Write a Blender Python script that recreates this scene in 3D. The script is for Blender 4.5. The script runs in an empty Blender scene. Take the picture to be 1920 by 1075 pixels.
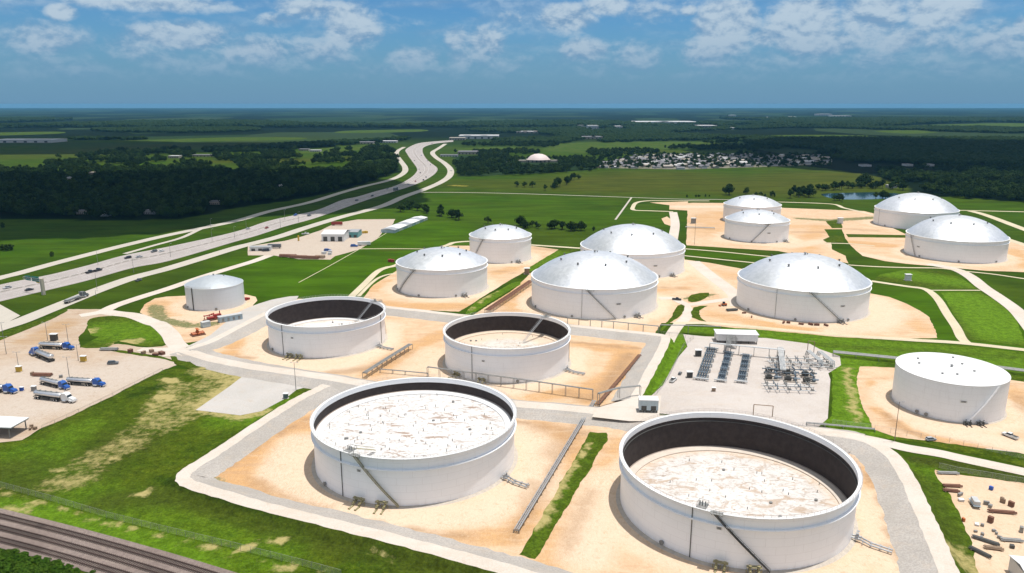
import bpy, bmesh, math, random
import numpy as np
from mathutils import Vector, Matrix, noise
from mathutils.geometry import delaunay_2d_cdt
R = math.radians
rng = random.Random(7)
sc = bpy.context.scene
COL = sc.collection

# ------------------------------------------------------------------ camera
CAM_H = 120.0
FPX = 1416.0
PITCH = R(13.6)
cam_d = bpy.data.cameras.new('camera')
cam_d.sensor_width = 36
cam_d.lens = FPX / 1920 * 36
cam_d.clip_start = 1
cam_d.clip_end = 90000
cam = bpy.data.objects.new('camera', cam_d)
cam.location = (0, 0, CAM_H)
cam.rotation_euler = (R(90) - PITCH, 0, 0)
COL.objects.link(cam)
sc.camera = cam

# ------------------------------------------------------------------ light
SUN_VEC = Vector((0.165, 0.03, 0.985)).normalized()      # towards the sun
sun_d = bpy.data.lights.new('sun', 'SUN')
sun_d.energy = 4.3
sun_d.angle = R(0.5)
sun_d.color = (1.0, 0.965, 0.91)
sun = bpy.data.objects.new('sun', sun_d)
sun.rotation_euler = SUN_VEC.to_track_quat('Z', 'Y').to_euler()
COL.objects.link(sun)
sc.view_settings.view_transform = 'Standard'
sc.view_settings.look = 'None'
sc.view_settings.exposure = 0.1
sc.view_settings.gamma = 1
sc.cycles.max_bounces = 6
sc.cycles.transparent_max_bounces = 12
sc.cycles.volume_bounces = 0
sc.cycles.use_denoising = True

# ------------------------------------------------------------------ node helper
class NT:
    def __init__(s, tree):
        s.t = tree; s.n = tree.nodes; s.l = tree.links
    def node(s, kind, **kw):
        nd = s.n.new(kind)
        for k, v in kw.items():
            if k == 'inp':
                for a, b in v.items():
                    s.set(nd.inputs[a], b)
            else:
                setattr(nd, k, v)
        return nd
    def set(s, sock, v):
        if isinstance(v, bpy.types.NodeSocket):
            s.l.new(v, sock)
        elif isinstance(v, (int, float)):
            try: sock.default_value = v
            except TypeError: sock.default_value = (v, v, v)
        else:
            v = tuple(v)
            if len(sock.default_value) == 4 and len(v) == 3: v = v + (1,)
            sock.default_value = v
    def math(s, op, a, b=0.0, c=0.0, clamp=False):
        nd = s.node('ShaderNodeMath', operation=op, use_clamp=clamp)
        s.set(nd.inputs[0], a); s.set(nd.inputs[1], b); s.set(nd.inputs[2], c)
        return nd.outputs[0]
    def mix(s, f, a, b, blend='MIX'):
        nd = s.node('ShaderNodeMix', data_type='RGBA', blend_type=blend)
        s.set(nd.inputs[0], f); s.set(nd.inputs[6], a); s.set(nd.inputs[7], b)
        return nd.outputs[2]
    def noise(s, vec, scale, detail=4, rough=0.55, dist=0.0):
        nd = s.node('ShaderNodeTexNoise', inp={'Vector': vec, 'Scale': scale, 'Detail': detail, 'Roughness': rough, 'Distortion': dist})
        return nd.outputs['Fac']
    def ramp(s, v, lo, hi, a=0.0, b=1.0):
        nd = s.node('ShaderNodeMapRange', interpolation_type='SMOOTHSTEP')
        s.set(nd.inputs[0], v); s.set(nd.inputs[1], lo); s.set(nd.inputs[2], hi); s.set(nd.inputs[3], a); s.set(nd.inputs[4], b)
        return nd.outputs[0]
    def scale(s, vec, sx, sy, sz, rot=0.0):
        nd = s.node('ShaderNodeMapping')
        s.set(nd.inputs['Vector'], vec); nd.inputs['Scale'].default_value = (sx, sy, sz); nd.inputs['Rotation'].default_value = (0, 0, rot)
        return nd.outputs[0]

def new_mat(name):
    m = bpy.data.materials.new(name)
    m.use_nodes = True
    t = NT(m.node_tree)
    b = m.node_tree.nodes['Principled BSDF']
    return m, t, b

# ------------------------------------------------------------------ sky
world = bpy.data.worlds.new('World')
sc.world = world
world.use_nodes = True
def build_world():
    t = NT(world.node_tree)
    bg = world.node_tree.nodes['Background']
    tc = t.node('ShaderNodeTexCoord')
    sep = t.node('ShaderNodeSeparateXYZ', inp={0: tc.outputs['Generated']})
    x, y, z = sep.outputs
    sky = t.node('ShaderNodeTexSky', sky_type='NISHITA')
    sky.sun_disc = False
    sky.sun_elevation = math.asin(SUN_VEC.z)
    sky.sun_rotation = math.atan2(SUN_VEC.x, SUN_VEC.y)
    sky.altitude = 100; sky.air_density = 1.0; sky.dust_density = 0.4; sky.ozone_density = 4.0
    az = t.math('ARCTAN2', x, y)                 # radians, 0 = ahead
    el = t.math('ARCSINE', z)
    # colour of the clear sky, deeper blue up high and milky near the horizon
    skyc = t.mix(1.0, sky.outputs[0], t.mix(t.ramp(el, R(9), R(25)), (0.39, 0.73, 1.02), (1.0, 1.0, 1.0)), 'MULTIPLY')
    def cl(azs, els, seed, warp, up=0.0):
        v = t.node('ShaderNodeCombineXYZ', inp={0: t.math('MULTIPLY', az, azs), 1: t.math('MULTIPLY', t.math('ADD', el, up), els), 2: seed}).outputs[0]
        nd = t.node('ShaderNodeTexNoise', inp={'Vector': v, 'Scale': 1.0, 'Detail': 7, 'Roughness': 0.56, 'Distortion': warp})
        return nd.outputs['Fac']
    # placed cloud masses: (azimuth deg, elevation deg, half width, half height, weight)
    spots = CLOUDS
    acc = None
    for (a, e, wa, we, k) in spots:
        da = t.math('DIVIDE', t.math('SUBTRACT', az, R(a)), R(wa))
        de = t.math('DIVIDE', t.math('SUBTRACT', el, R(e)), R(we))
        d2 = t.math('ADD', t.math('MULTIPLY', da, da), t.math('MULTIPLY', de, de))
        g = t.math('MULTIPLY', t.math('SUBTRACT', 1.0, d2, clamp=True), k)
        acc = g if acc is None else t.math('MAXIMUM', acc, g)
    n1 = cl(22, 38, 3.1, 0.25)
    n2 = cl(90, 130, 9.7, 0.1)
    n1u = cl(22, 38, 3.1, 0.25, R(0.35))
    dens = t.math('ADD', t.math('ADD', t.math('MULTIPLY', acc, 0.62), t.math('MULTIPLY', n1, 0.9)), t.math('MULTIPLY', n2, 0.35))
    cov = t.ramp(dens, 0.60, 1.18)
    # faint veil of distant cloud everywhere in a low band, and broken cloud overhead, out of view
    veil = t.math('MULTIPLY', t.ramp(cl(9, 30, 1.3, 0.3), 0.42, 0.68), t.ramp(el, R(1.0), R(3.5)))
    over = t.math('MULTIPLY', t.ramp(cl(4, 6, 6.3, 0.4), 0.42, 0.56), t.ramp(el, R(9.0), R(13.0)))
    cov = t.math('MAXIMUM', cov, t.math('MULTIPLY', veil, 0.5))
    low = t.ramp(el, R(0.6), R(3.8), 0.2, 0.95)
    cov = t.math('MULTIPLY', cov, low)
    lit = t.ramp(t.math('ADD', t.math('MULTIPLY', t.math('SUBTRACT', n1, n1u), 2.0), t.math('ADD', t.math('MULTIPLY', n2, 0.5), t.math('MULTIPLY', dens, 0.32))), 0.22, 0.82)
    ccol = t.mix(lit, (2.3, 3.9, 5.9), (5.3, 6.6, 7.8))
    col = t.mix(cov, skyc, ccol)
    col = t.mix(t.math('MULTIPLY', over, 0.85), col, t.mix(t.ramp(n1, .4, .6), (8.0, 8.2, 8.5), (13.0, 12.8, 12.4)))   # unseen overhead cumulus, brightened to lift the light on the tank shells
    # hazy air towards the horizon
    hz = t.ramp(el, R(-0.5), R(6.5), 0.85, 0.0)
    col = t.mix(hz, col, (1.55, 3.25, 5.2))
    col = t.mix(t.ramp(el, R(-0.15), R(0.25), 1.0, 0.0), col, (1.60, 3.20, 4.90))   # air below eye level carries on the horizon tone
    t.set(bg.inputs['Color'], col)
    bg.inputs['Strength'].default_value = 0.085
def px_dir(u, v):
    x = (u - 960) / FPX; yy = -(v - 537.5) / FPX
    d = Vector((x, math.cos(PITCH) + yy * math.sin(PITCH), -math.sin(PITCH) + yy * math.cos(PITCH)))
    return math.degrees(math.atan2(d.x, d.y)), math.degrees(math.asin(d.z / d.length))
CLOUDS = []
for (u, v, wu, wv, k) in [(115, 22, 22, 14, 1.0), (280, 5, 150, 14, 1.0), (75, 75, 70, 26, .75), (345, 68, 78, 24, 1.05),
        (240, 90, 40, 22, .6), (330, 115, 70, 22, .45), (60, 115, 90, 25, .4), (575, 15, 50, 22, .95), (520, 38, 40, 12, .7), (655, 48, 52, 46, 1.0),
        (475, 100, 75, 30, .8), (600, 95, 80, 34, .6), (775, 108, 50, 20, .75), (860, 75, 26, 26, .8), (905, 85, 45, 36, .85),
        (865, 112, 28, 24, .8), (960, 42, 60, 22, .5), (1060, 36, 52, 26, 1.1), (1138, 8, 38, 20, 1.1), (1100, 95, 45, 24, .85),
        (1240, 15, 70, 30, .5), (1190, 110, 70, 30, .45), (1290, 20, 16, 10, .9), (1362, 50, 55, 50, 1.25), (1330, 95, 55, 36, .75), (1430, 72, 36, 18, .85),
        (1505, 45, 60, 52, 1.2), (1540, 80, 60, 30, .8), (1640, 30, 62, 56, .9), (1680, 75, 45, 26, .85), (1765, 15, 60, 38, 1.1), (1780, 75, 90, 40, .6),
        (1660, 115, 100, 25, .5), (1880, 90, 55, 40, .75), (1915, 50, 14, 14, .9), (1450, 115, 150, 26, .5), (130, 138, 130, 20, .5), (420, 128, 120, 22, .5), (760, 138, 150, 16, .45), (920, 120, 90, 22, .5), (1150, 128, 120, 20, .45), (1380, 138, 120, 16, .45), (1620, 135, 170, 20, .5), (1840, 132, 110, 22, .55)]:
    a0, e0 = px_dir(u, v)
    CLOUDS.append((a0, e0, wu * 0.0405 * 1.25, wv * 0.0405 * 1.3, k))
build_world()

# ------------------------------------------------------------------ geometry helpers
CP, SP = math.cos(PITCH), math.sin(PITCH)
def P(u, v, z=0.0):
    """ground point (height z) seen at photo position u, v"""
    a = (u - 960) / FPX; b = (v - 537.5) / FPX
    dx, dy, dz = a, CP - b * SP, -SP - b * CP
    k = (z - CAM_H) / dz
    return (dx * k, dy * k)
def proj(x, y, z=0.0):
    zz = z - CAM_H
    d = y * CP - zz * SP
    return 960 + FPX * x / d, 537.5 + FPX * (-y * SP - zz * CP) / d
def cat_rom(pts, n=5, closed=False):
    out = []; m = len(pts)
    if m < 3: return [tuple(p) for p in pts]
    rngi = range(m if closed else m - 1)
    for i in rngi:
        if closed: p0, p1, p2, p3 = pts[(i-1) % m], pts[i], pts[(i+1) % m], pts[(i+2) % m]
        else: p0, p1, p2, p3 = pts[max(i-1, 0)], pts[i], pts[i+1], pts[min(i+2, m-1)]
        for k in range(n):
            s = k / n
            out.append(tuple(0.5 * ((2*b) + (-a+c)*s + (2*a-5*b+4*c-d)*s*s + (-a+3*b-3*c+d)*s**3) for a, b, c, d in zip(p0, p1, p2, p3)))
    if not closed: out.append(tuple(pts[-1]))
    return out
def resample(pts, step):
    pts = [Vector(p) for p in pts]; out = [pts[0]]
    for a, b in zip(pts, pts[1:]):
        L = (b - a).length; n = max(1, int(L / step))
        for k in range(1, n + 1): out.append(a.lerp(b, k / n))
    return out
def tag(o, label=None, cat=None, group=None, kind=None):
    if label: o['label'] = label
    if cat: o['category'] = cat
    if group: o['group'] = group
    if kind: o['kind'] = kind
    return o
def empty(name, loc=(0, 0, 0), rz=0.0):
    o = bpy.data.objects.new(name, None); o.empty_display_size = 1
    o.location = loc; o.rotation_euler = (0, 0, rz); COL.objects.link(o)
    return o
def link(name, me, mats, parent=None):
    o = bpy.data.objects.new(name, me); COL.objects.link(o)
    for m in (mats if isinstance(mats, (list, tuple)) else [mats]): me.materials.append(m)
    if parent: o.parent = parent
    return o
class MB:
    """collects verts and faces of one mesh"""
    def __init__(s): s.v = []; s.f = []; s.mi = []; s.smooth = False
    def add(s, vs, fs, mi=0):
        k = len(s.v); s.v += [tuple(p) for p in vs]; s.f += [tuple(i + k for i in f) for f in fs]; s.mi += [mi] * len(fs)
    def box(s, c, size, rz=0.0, mi=0, taper=1.0):
        x, y, z = [q / 2 for q in size]; cs, sn = math.cos(rz), math.sin(rz)
        vs = []
        for k, (i, j, l) in enumerate([(-1,-1,-1),(1,-1,-1),(1,1,-1),(-1,1,-1),(-1,-1,1),(1,-1,1),(1,1,1),(-1,1,1)]):
            tt = taper if l > 0 else 1
            px, py = i*x*tt, j*y*tt
            vs.append((c[0] + px*cs - py*sn, c[1] + px*sn + py*cs, c[2] + l*z))
        s.add(vs, [(0,3,2,1),(4,5,6,7),(0,1,5,4),(1,2,6,5),(2,3,7,6),(3,0,4,7)], mi)
    def tube(s, pts, r, n=8, mi=0, cap=True, r2=None):
        pts = [Vector(p) for p in pts]; rings = []
        m = len(pts)
        for i, p in enumerate(pts):
            d = (pts[min(i+1, m-1)] - pts[max(i-1, 0)]).normalized()
            up = Vector((0, 0, 1)) if abs(d.z) < 0.95 else Vector((1, 0, 0))
            a = d.cross(up).normalized(); b = a.cross(d)
            rr = r if r2 is None else r + (r2 - r) * i / (m - 1)
            rings.append([p + (a * math.cos(2*math.pi*k/n) + b * math.sin(2*math.pi*k/n)) * rr for k in range(n)])
        k0 = len(s.v)
        for rg in rings: s.v += [tuple(q) for q in rg]
        for i in range(m - 1):
            for k in range(n):
                s.f.append((k0+i*n+k, k0+i*n+(k+1) % n, k0+(i+1)*n+(k+1) % n, k0+(i+1)*n+k)); s.mi.append(mi)
        if cap:
            s.f.append(tuple(k0 + k for k in reversed(range(n)))); s.mi.append(mi)
            s.f.append(tuple(k0 + (m-1)*n + k for k in range(n))); s.mi.append(mi)
    def lathe(s, prof, n=96, c=(0, 0), mi=0, a0=0.0, a1=2*math.pi, close=False):
        full = abs(a1 - a0 - 2*math.pi) < 1e-6
        na = n if full else n + 1
        k0 = len(s.v)
        for (r, z) in prof:
            for k in range(na):
                a = a0 + (a1 - a0) * k / n
                s.v.append((c[0] + r*math.cos(a), c[1] + r*math.sin(a), z))
        m = len(prof)
        for i in range(m if close else m - 1):
            i2 = (i + 1) % m
            for k in range(n):
                kk = (k + 1) % na
                s.f.append((k0+i*na+k, k0+i*na+kk, k0+i2*na+kk, k0+i2*na+k)); s.mi.append(mi)
    def build(s, name, mats, parent=None, smooth=False, auto=None):
        me = bpy.data.meshes.new(name); me.from_pydata(s.v, [], s.f)
        mats = mats if isinstance(mats, (list, tuple)) else [mats]
        o = link(name, me, mats, parent)
        if any(s.mi): me.polygons.foreach_set('material_index', s.mi)
        if smooth: me.polygons.foreach_set('use_smooth', [True] * len(me.polygons))
        if auto is not None:
            me.polygons.foreach_set('use_smooth', [True] * len(me.polygons))
            me.set_sharp_from_angle(angle=R(auto))
        me.update()
        return o
def copy_tree(o, parent=None):
    c = o.copy(); COL.objects.link(c); c.parent = parent
    for ch in list(o.children): copy_tree(ch, c)
    return c
# ------------------------------------------------------------------ surface materials
def objco(t): return t.node('ShaderNodeTexCoord').outputs['Object']
def paintattr(t):
    a = t.node('ShaderNodeAttribute', attribute_name='paint')
    s = t.node('ShaderNodeSeparateColor', inp={0: a.outputs['Color']})
    return s.outputs[0], s.outputs[1], s.outputs[2], a.outputs['Alpha']
def bump(t, b, h, strength, dist=0.2):
    nd = t.node('ShaderNodeBump', inp={'Strength': strength, 'Distance': dist, 'Height': h})
    t.set(b.inputs['Normal'], nd.outputs[0])
def mat_grass():
    m, t, b = new_mat('grass')
    co = objco(t); pr, pg, pb, pa = paintattr(t)
    n_big = t.noise(co, 0.012, 5, 0.6); n_mid = t.noise(co, 0.07, 5, 0.65); n_fine = t.noise(co, 0.9, 4, 0.7)
    streak = t.noise(t.scale(co, 0.02, 0.25, 1, R(28)), 1.0, 4, 0.6)
    c = t.mix(t.ramp(n_big, 0.35, 0.65), (0.060, 0.106, 0.014), (0.095, 0.128, 0.024))
    c = t.mix(t.ramp(n_mid, 0.40, 0.62), c, (0.125, 0.145, 0.030))
    c = t.mix(t.math('MULTIPLY', t.ramp(t.noise(co, 0.22, 5, 0.7), 0.45, 0.65), 0.55), c, (0.044, 0.076, 0.010))
    c = t.mix(t.math('MULTIPLY', t.ramp(t.noise(co, 0.55, 4, 0.75), 0.50, 0.66), 0.5), c, (0.165, 0.165, 0.050))
    c = t.mix(t.math('MULTIPLY', t.ramp(streak, 0.45, 0.7), 0.5), c, (0.055, 0.085, 0.012))
    c = t.mix(t.math('MULTIPLY', t.ramp(n_fine, 0.35, 0.75), 0.45), c, (0.135, 0.170, 0.038))
    # lush bright
    c = t.mix(t.math('MULTIPLY', pg, 0.85), c, t.mix(n_fine, (0.16, 0.28, 0.035), (0.23, 0.355, 0.07)))
    # olive coarse weeds
    c = t.mix(t.math('MULTIPLY', pb, t.ramp(n_mid, 0.2, 0.6, 0.55, 1.0)), c, t.mix(n_fine, (0.060, 0.075, 0.028), (0.11, 0.115, 0.05)))
    # dark rank grass
    c = t.mix(t.math('MULTIPLY', pa, 0.8), c, (0.028, 0.055, 0.012))
    v1 = t.ramp(t.noise(co, 0.30, 6, 0.75), 0.30, 0.70, 0.70, 1.4); v2 = t.ramp(t.noise(co, 1.1, 3, 0.8), 0.3, 0.7, 0.75, 1.3)
    c = t.mix(1.0, c, t.math('MULTIPLY', v1, v2), 'MULTIPLY')
    c = t.mix(1.0, c, (0.46, 0.55, 0.16), 'MULTIPLY')
    # bare dirt showing through
    d = t.math('ADD', pr, t.math('MULTIPLY', t.math('SUBTRACT', n_mid, 0.5), 1.6))
    d = t.math('ADD', d, t.math('MULTIPLY', t.math('SUBTRACT', t.noise(co, 0.35, 5, 0.7), 0.5), 2.2))
    c = t.mix(t.math('MULTIPLY', t.ramp(d, 0.25, 1.15, 0.0, 0.9), t.ramp(pr, 0.03, 0.25)), c, t.mix(n_fine, (0.24, 0.205, 0.055), (0.50, 0.41, 0.20)))
    t.set(b.inputs['Base Color'], c)
    b.inputs['Roughness'].default_value = 0.9; b.inputs['Specular IOR Level'].default_value = 0.04
    bump(t, b, t.math('ADD', t.noise(co, 1.6, 5, 0.7), t.math('MULTIPLY', n_mid, 2.0)), 0.5, 0.35)
    return m
def mat_land():
    """countryside: pasture, woodland floor and, far off, a patchwork of both"""
    m, t, b = new_mat('countryside')
    co = objco(t); pr, pg, pb, pa = paintattr(t)
    n_big = t.noise(co, 0.0022, 4, 0.55); n_mid = t.noise(co, 0.02, 5, 0.6); n_fine = t.noise(co, 0.5, 4, 0.7)
    c = t.mix(t.ramp(n_mid, 0.35, 0.65), (0.050, 0.108, 0.010), (0.080, 0.128, 0.018))
    c = t.mix(t.math('MULTIPLY', t.ramp(n_big, 0.42, 0.6), 0.5), c, (0.095, 0.12, 0.032))
    c = t.mix(t.math('MULTIPLY', t.ramp(n_fine, 0.35, 0.75), 0.4), c, (0.10, 0.135, 0.035))
    c = t.mix(t.math('MULTIPLY', pg, 0.85), c, t.mix(n_mid, (0.070, 0.160, 0.008), (0.115, 0.20, 0.018)))
    olive = t.mix(t.noise(t.scale(co, 0.004, 0.02, 1), 1.0, 5, 0.6), (0.065, 0.10, 0.018), (0.16, 0.14, 0.055))
    c = t.mix(pb, c, olive)
    # forest floor and distant patchwork
    far = t.math('MULTIPLY', t.ramp(n_big, 0.30, 0.44), 1.0)
    vor = t.node('ShaderNodeTexVoronoi', feature='F1', inp={'Vector': t.scale(co, 1, 0.55, 1, R(14)), 'Scale': 0.0021, 'Randomness': 0.9})
    cell = t.node('ShaderNodeSeparateColor', inp={0: vor.outputs['Color']}).outputs
    patch_f = t.ramp(cell[0], 0.62, 0.68)
    fld = t.mix(cell[1], (0.05, 0.085, 0.06), (0.11, 0.125, 0.11))
    wood = t.mix(t.noise(co, 0.05, 5, 0.75), (0.006, 0.013, 0.008), (0.016, 0.030, 0.018))
    farc = t.mix(t.math('MULTIPLY', patch_f, 0.8), wood, fld)
    c = t.mix(1.0, c, t.ramp(t.noise(t.scale(co, .5, 1.6, 1), 0.03, 5, 0.7), 0.3, 0.7, 0.75, 1.25), 'MULTIPLY')
    c = t.mix(pa, c, t.mix(1.0, farc, (0.62, 0.78, 0.95), 'MULTIPLY'))
    d = t.math('ADD', pr, t.math('MULTIPLY', t.math('SUBTRACT', t.noise(co, 0.2, 5, 0.7), 0.5), 2.0))
    c = t.mix(t.math('MULTIPLY', t.ramp(d, 0.4, 0.9), t.ramp(pr, 0.03, 0.25)), c, t.mix(n_fine, (0.33, 0.25, 0.12), (0.48, 0.38, 0.22)))
    c = t.mix(1.0, c, (0.47, 0.54, 0.18), 'MULTIPLY')
    t.set(b.inputs['Base Color'], c)
    b.inputs['Roughness'].default_value = 0.95; b.inputs['Specular IOR Level'].default_value = 0.03
    return m
def mat_sand(name='sandy_soil', tint=(1, 1, 1)):
    m, t, b = new_mat(name)
    co = objco(t); pr, pg, pb, pa = paintattr(t)
    n_big = t.noise(co, 0.02, 4, 0.6, 0.6); n_mid = t.noise(co, 0.11, 6, 0.65, 0.8); n_fine = t.noise(co, 1.3, 4, 0.7)
    st = t.noise(t.scale(co, 0.03, 0.35, 1, R(8)), 1.0, 5, 0.65, 0.5)
    c = t.mix(t.ramp(n_mid, 0.3, 0.7), (0.54, 0.39, 0.26), (0.61, 0.49, 0.36))
    o = t.math('ADD', t.math('ADD', pr, t.math('MULTIPLY', t.math('SUBTRACT', n_mid, 0.5), 1.3)), t.math('MULTIPLY', t.math('SUBTRACT', st, 0.5), 1.1))
    o = t.math('ADD', o, t.math('MULTIPLY', t.math('SUBTRACT', n_big, 0.52), 1.2))
    o = t.math('SUBTRACT', o, t.math('MULTIPLY', pg, 0.9))
    c = t.mix(t.math('MULTIPLY', t.ramp(o, 0.14, 0.95), 0.95), c, t.mix(st, (0.47, 0.265, 0.095), (0.58, 0.385, 0.19)))
    c = t.mix(t.math('MULTIPLY', t.ramp(t.math('ADD', t.math('SUBTRACT', st, t.math('MULTIPLY', pg, 0.25)), t.math('MULTIPLY', pr, 0.06)), 0.52, 0.70), 0.55), c, (0.40, 0.25, 0.14))
    c = t.mix(t.math('MULTIPLY', pg, 0.85), c, t.mix(n_fine, (0.60, 0.51, 0.41), (0.68, 0.61, 0.52)))
    br = t.math('MULTIPLY', pa, t.ramp(n_mid, 0.2, 0.55, 0.5, 1.0))
    c = t.mix(br, c, t.mix(n_fine, (0.24, 0.15, 0.08), (0.36, 0.24, 0.14)))
    g = t.math('ADD', pb, t.math('MULTIPLY', t.math('SUBTRACT', t.noise(co, 0.4, 5, 0.7), 0.5), 1.8))
    c = t.mix(t.math('MULTIPLY', t.ramp(g, 0.35, 0.8), t.ramp(pb, 0.03, 0.2)), c, t.mix(n_fine, (0.055, 0.10, 0.02), (0.13, 0.16, 0.045)))
    c = t.mix(t.math('MULTIPLY', t.ramp(n_fine, 0.3, 0.8), 0.22), c, (0.72, 0.63, 0.52))
    tr = t.node('ShaderNodeTexWave', wave_type='BANDS', bands_direction='Y', inp={'Vector': co, 'Scale': 0.035, 'Distortion': 22.0, 'Detail': 3.0, 'Detail Scale': 0.35, 'Detail Roughness': 0.6}).outputs['Fac']
    brk = t.ramp(t.noise(co, 0.05, 3, 0.6), 0.5, 0.62)
    c = t.mix(t.math('MULTIPLY', t.math('MULTIPLY', t.ramp(tr, 0.86, 0.99), 0.22), brk), c, (0.70, 0.60, 0.49))
    blot = t.noise(co, 0.5, 5, 0.75, 0.6)
    c = t.mix(t.math('MULTIPLY', t.ramp(blot, 0.52, 0.68), 0.38), c, (0.42, 0.28, 0.17))
    rill = t.noise(t.scale(co, 1.0, .35, 1, R(32)), 0.55, 6, 0.75, 2.0)
    c = t.mix(t.math('MULTIPLY', t.ramp(t.math('ABSOLUTE', t.math('SUBTRACT', rill, 0.5)), 0.0, 0.035, 1.0, 0.0), t.math('ADD', 0.22, t.math('MULTIPLY', pr, 0.3)), clamp=True), c, (0.36, 0.22, 0.12))
    c = t.mix(t.math('MULTIPLY', t.ramp(t.noise(co, 0.9, 4, .8), 0.55, 0.7), 0.35), c, (0.66, 0.57, 0.45))
    c = t.mix(1.0, c, tuple(a * q for a, q in zip(tint, (.98, .895, .81))), 'MULTIPLY')
    t.set(b.inputs['Base Color'], c)
    b.inputs['Roughness'].default_value = 0.92; b.inputs['Specular IOR Level'].default_value = 0.2
    bump(t, b, t.math('ADD', n_fine, t.math('MULTIPLY', n_mid, 2.5)), 0.45, 0.25)
    return m
def mat_gravel(name, c0, c1, c2, fine=2.2, dirt=0.35):
    m, t, b = new_mat(name)
    co = objco(t)
    n1 = t.noise(co, 0.05, 5, 0.6, 0.4); n2 = t.noise(co, fine, 3, 0.75); n3 = t.noise(co, 0.28, 5, 0.7, 0.5)
    tr = t.noise(t.scale(co, 0.015, 0.2, 1, R(-15)), 1.0, 5, 0.6, 0.3)
    c = t.mix(t.ramp(n1, 0.35, 0.65), c0, c1)
    c = t.mix(t.math('MULTIPLY', t.ramp(n2, 0.38, 0.62), 0.6), c, c2)
    c = t.mix(t.math('MULTIPLY', t.ramp(n3, 0.5, 0.78), dirt), c, (0.42, 0.33, 0.24))
    c = t.mix(t.math('MULTIPLY', t.ramp(tr, 0.52, 0.7), dirt * 0.8), c, (0.50, 0.40, 0.31))
    t.set(b.inputs['Base Color'], c)
    b.inputs['Roughness'].default_value = 0.9; b.inputs['Specular IOR Level'].default_value = 0.2
    bump(t, b, n2, 0.5, 0.2)
    return m
M = {}
M['grass'] = mat_grass(); M['land'] = mat_land(); M['sand'] = mat_sand(); M['yard_sand'] = mat_sand('pinkish_yard_soil', (0.76, 0.83, 0.95))
M['pale_road'] = mat_gravel('pale_gravel_road', (0.50, 0.43, 0.36), (0.56, 0.495, 0.43), (0.60, 0.55, 0.49), dirt=0.4)
M['yellow_road'] = mat_gravel('cream_gravel_road', (0.48, 0.41, 0.27), (0.54, 0.475, 0.33), (0.59, 0.53, 0.40), dirt=0.2)
M['riprap'] = mat_gravel('grey_crushed_stone', (0.37, 0.34, 0.305), (0.44, 0.405, 0.37), (0.27, 0.25, 0.23), fine=1.7, dirt=0.3)
M['yard'] = mat_gravel('pinkish_crushed_stone', (0.50, 0.40, 0.32), (0.57, 0.49, 0.42), (0.62, 0.56, 0.51), dirt=0.7)
M['process_gravel'] = mat_gravel('washed_gravel', (0.42, 0.365, 0.325), (0.48, 0.43, 0.39), (0.54, 0.50, 0.47), dirt=0.4)
M['white_gravel'] = mat_gravel('white_gravel', (0.40, 0.375, 0.345), (0.45, 0.42, 0.39), (0.50, 0.475, 0.45), dirt=0.45)
M['ballast'] = mat_gravel('brown_ballast', (0.20, 0.155, 0.135), (0.25, 0.20, 0.175), (0.13, 0.10, 0.09), fine=1.5, dirt=0.12)
def mat_concrete_road(name, a, bcol, rotdeg):
    m, t, b = new_mat(name)
    co = objco(t)
    st = t.noise(t.scale(co, 0.35, 0.006, 1, R(rotdeg)), 1.0, 4, 0.6)
    n = t.noise(co, 0.03, 5, 0.6); n2 = t.noise(co, 1.2, 3, 0.7)
    c = t.mix(st, a, bcol)
    c = t.mix(t.math('MULTIPLY', t.ramp(n, 0.45, 0.7), 0.4), c, tuple(q * 0.82 for q in a))
    c = t.mix(t.math('MULTIPLY', n2, 0.2), c, (0.6, 0.55, 0.5))
    t.set(b.inputs['Base Color'], c); b.inputs['Roughness'].default_value = 0.85; b.inputs['Specular IOR Level'].default_value = 0.25
    return m
M['highway'] = mat_concrete_road('worn_concrete', (0.29, 0.255, 0.24), (0.38, 0.34, 0.325), -3)
M['frontage'] = mat_concrete_road('pale_concrete', (0.40, 0.365, 0.305), (0.47, 0.43, 0.37), -3)
def simple(name, col, rough=0.6, metal=0.0, var=0.15, scale=1.0, bumpy=0.0, spec=0.5):
    m, t, b = new_mat(name)
    co = objco(t); n = t.noise(co, scale, 5, 0.65)
    dk = tuple(q * (1 - var) for q in col)
    t.set(b.inputs['Base Color'], t.mix(t.ramp(n, 0.3, 0.7), dk, col))
    b.inputs['Roughness'].default_value = rough; b.inputs['Metallic'].default_value = metal; b.inputs['Specular IOR Level'].default_value = spec
    if bumpy: bump(t, b, n, bumpy, 0.05)
    return m

# ------------------------------------------------------------------ paint: where soil, weeds and wear lie (world positions)
# channels: r = bare dirt / orange clay, g = bleached sand or lush grass, b = weeds / olive grass, a = brown mud or woodland floor
BR = {'sand': [], 'grass': [], 'land': []}
def brush(kind, ch, pts, w, s=1.0, z=0.0):
    BR[kind].append((('rgba').index(ch), np.array([P(u, v, z) for u, v in pts]), w, s))
def field(kind, X, Y):
    out = np.zeros((len(X), 4), np.float32)
    for ch, pts, w, s in BR[kind]:
        d = np.full(len(X), 1e9)
        if len(pts) == 1: d = np.hypot(X - pts[0][0], Y - pts[0][1])
        for a, b in zip(pts, pts[1:]):
            ab = b - a; L = max(1e-6, ab @ ab)
            tt = np.clip(((X - a[0]) * ab[0] + (Y - a[1]) * ab[1]) / L, 0, 1)
            d = np.minimum(d, np.hypot(X - a[0] - tt * ab[0], Y - a[1] - tt * ab[1]))
        q = np.clip(1.4 - d / w, 0, 1); q = q * q * (3 - 2 * q) * s
        out[:, ch] = np.maximum(out[:, ch], q)
    return out
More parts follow.
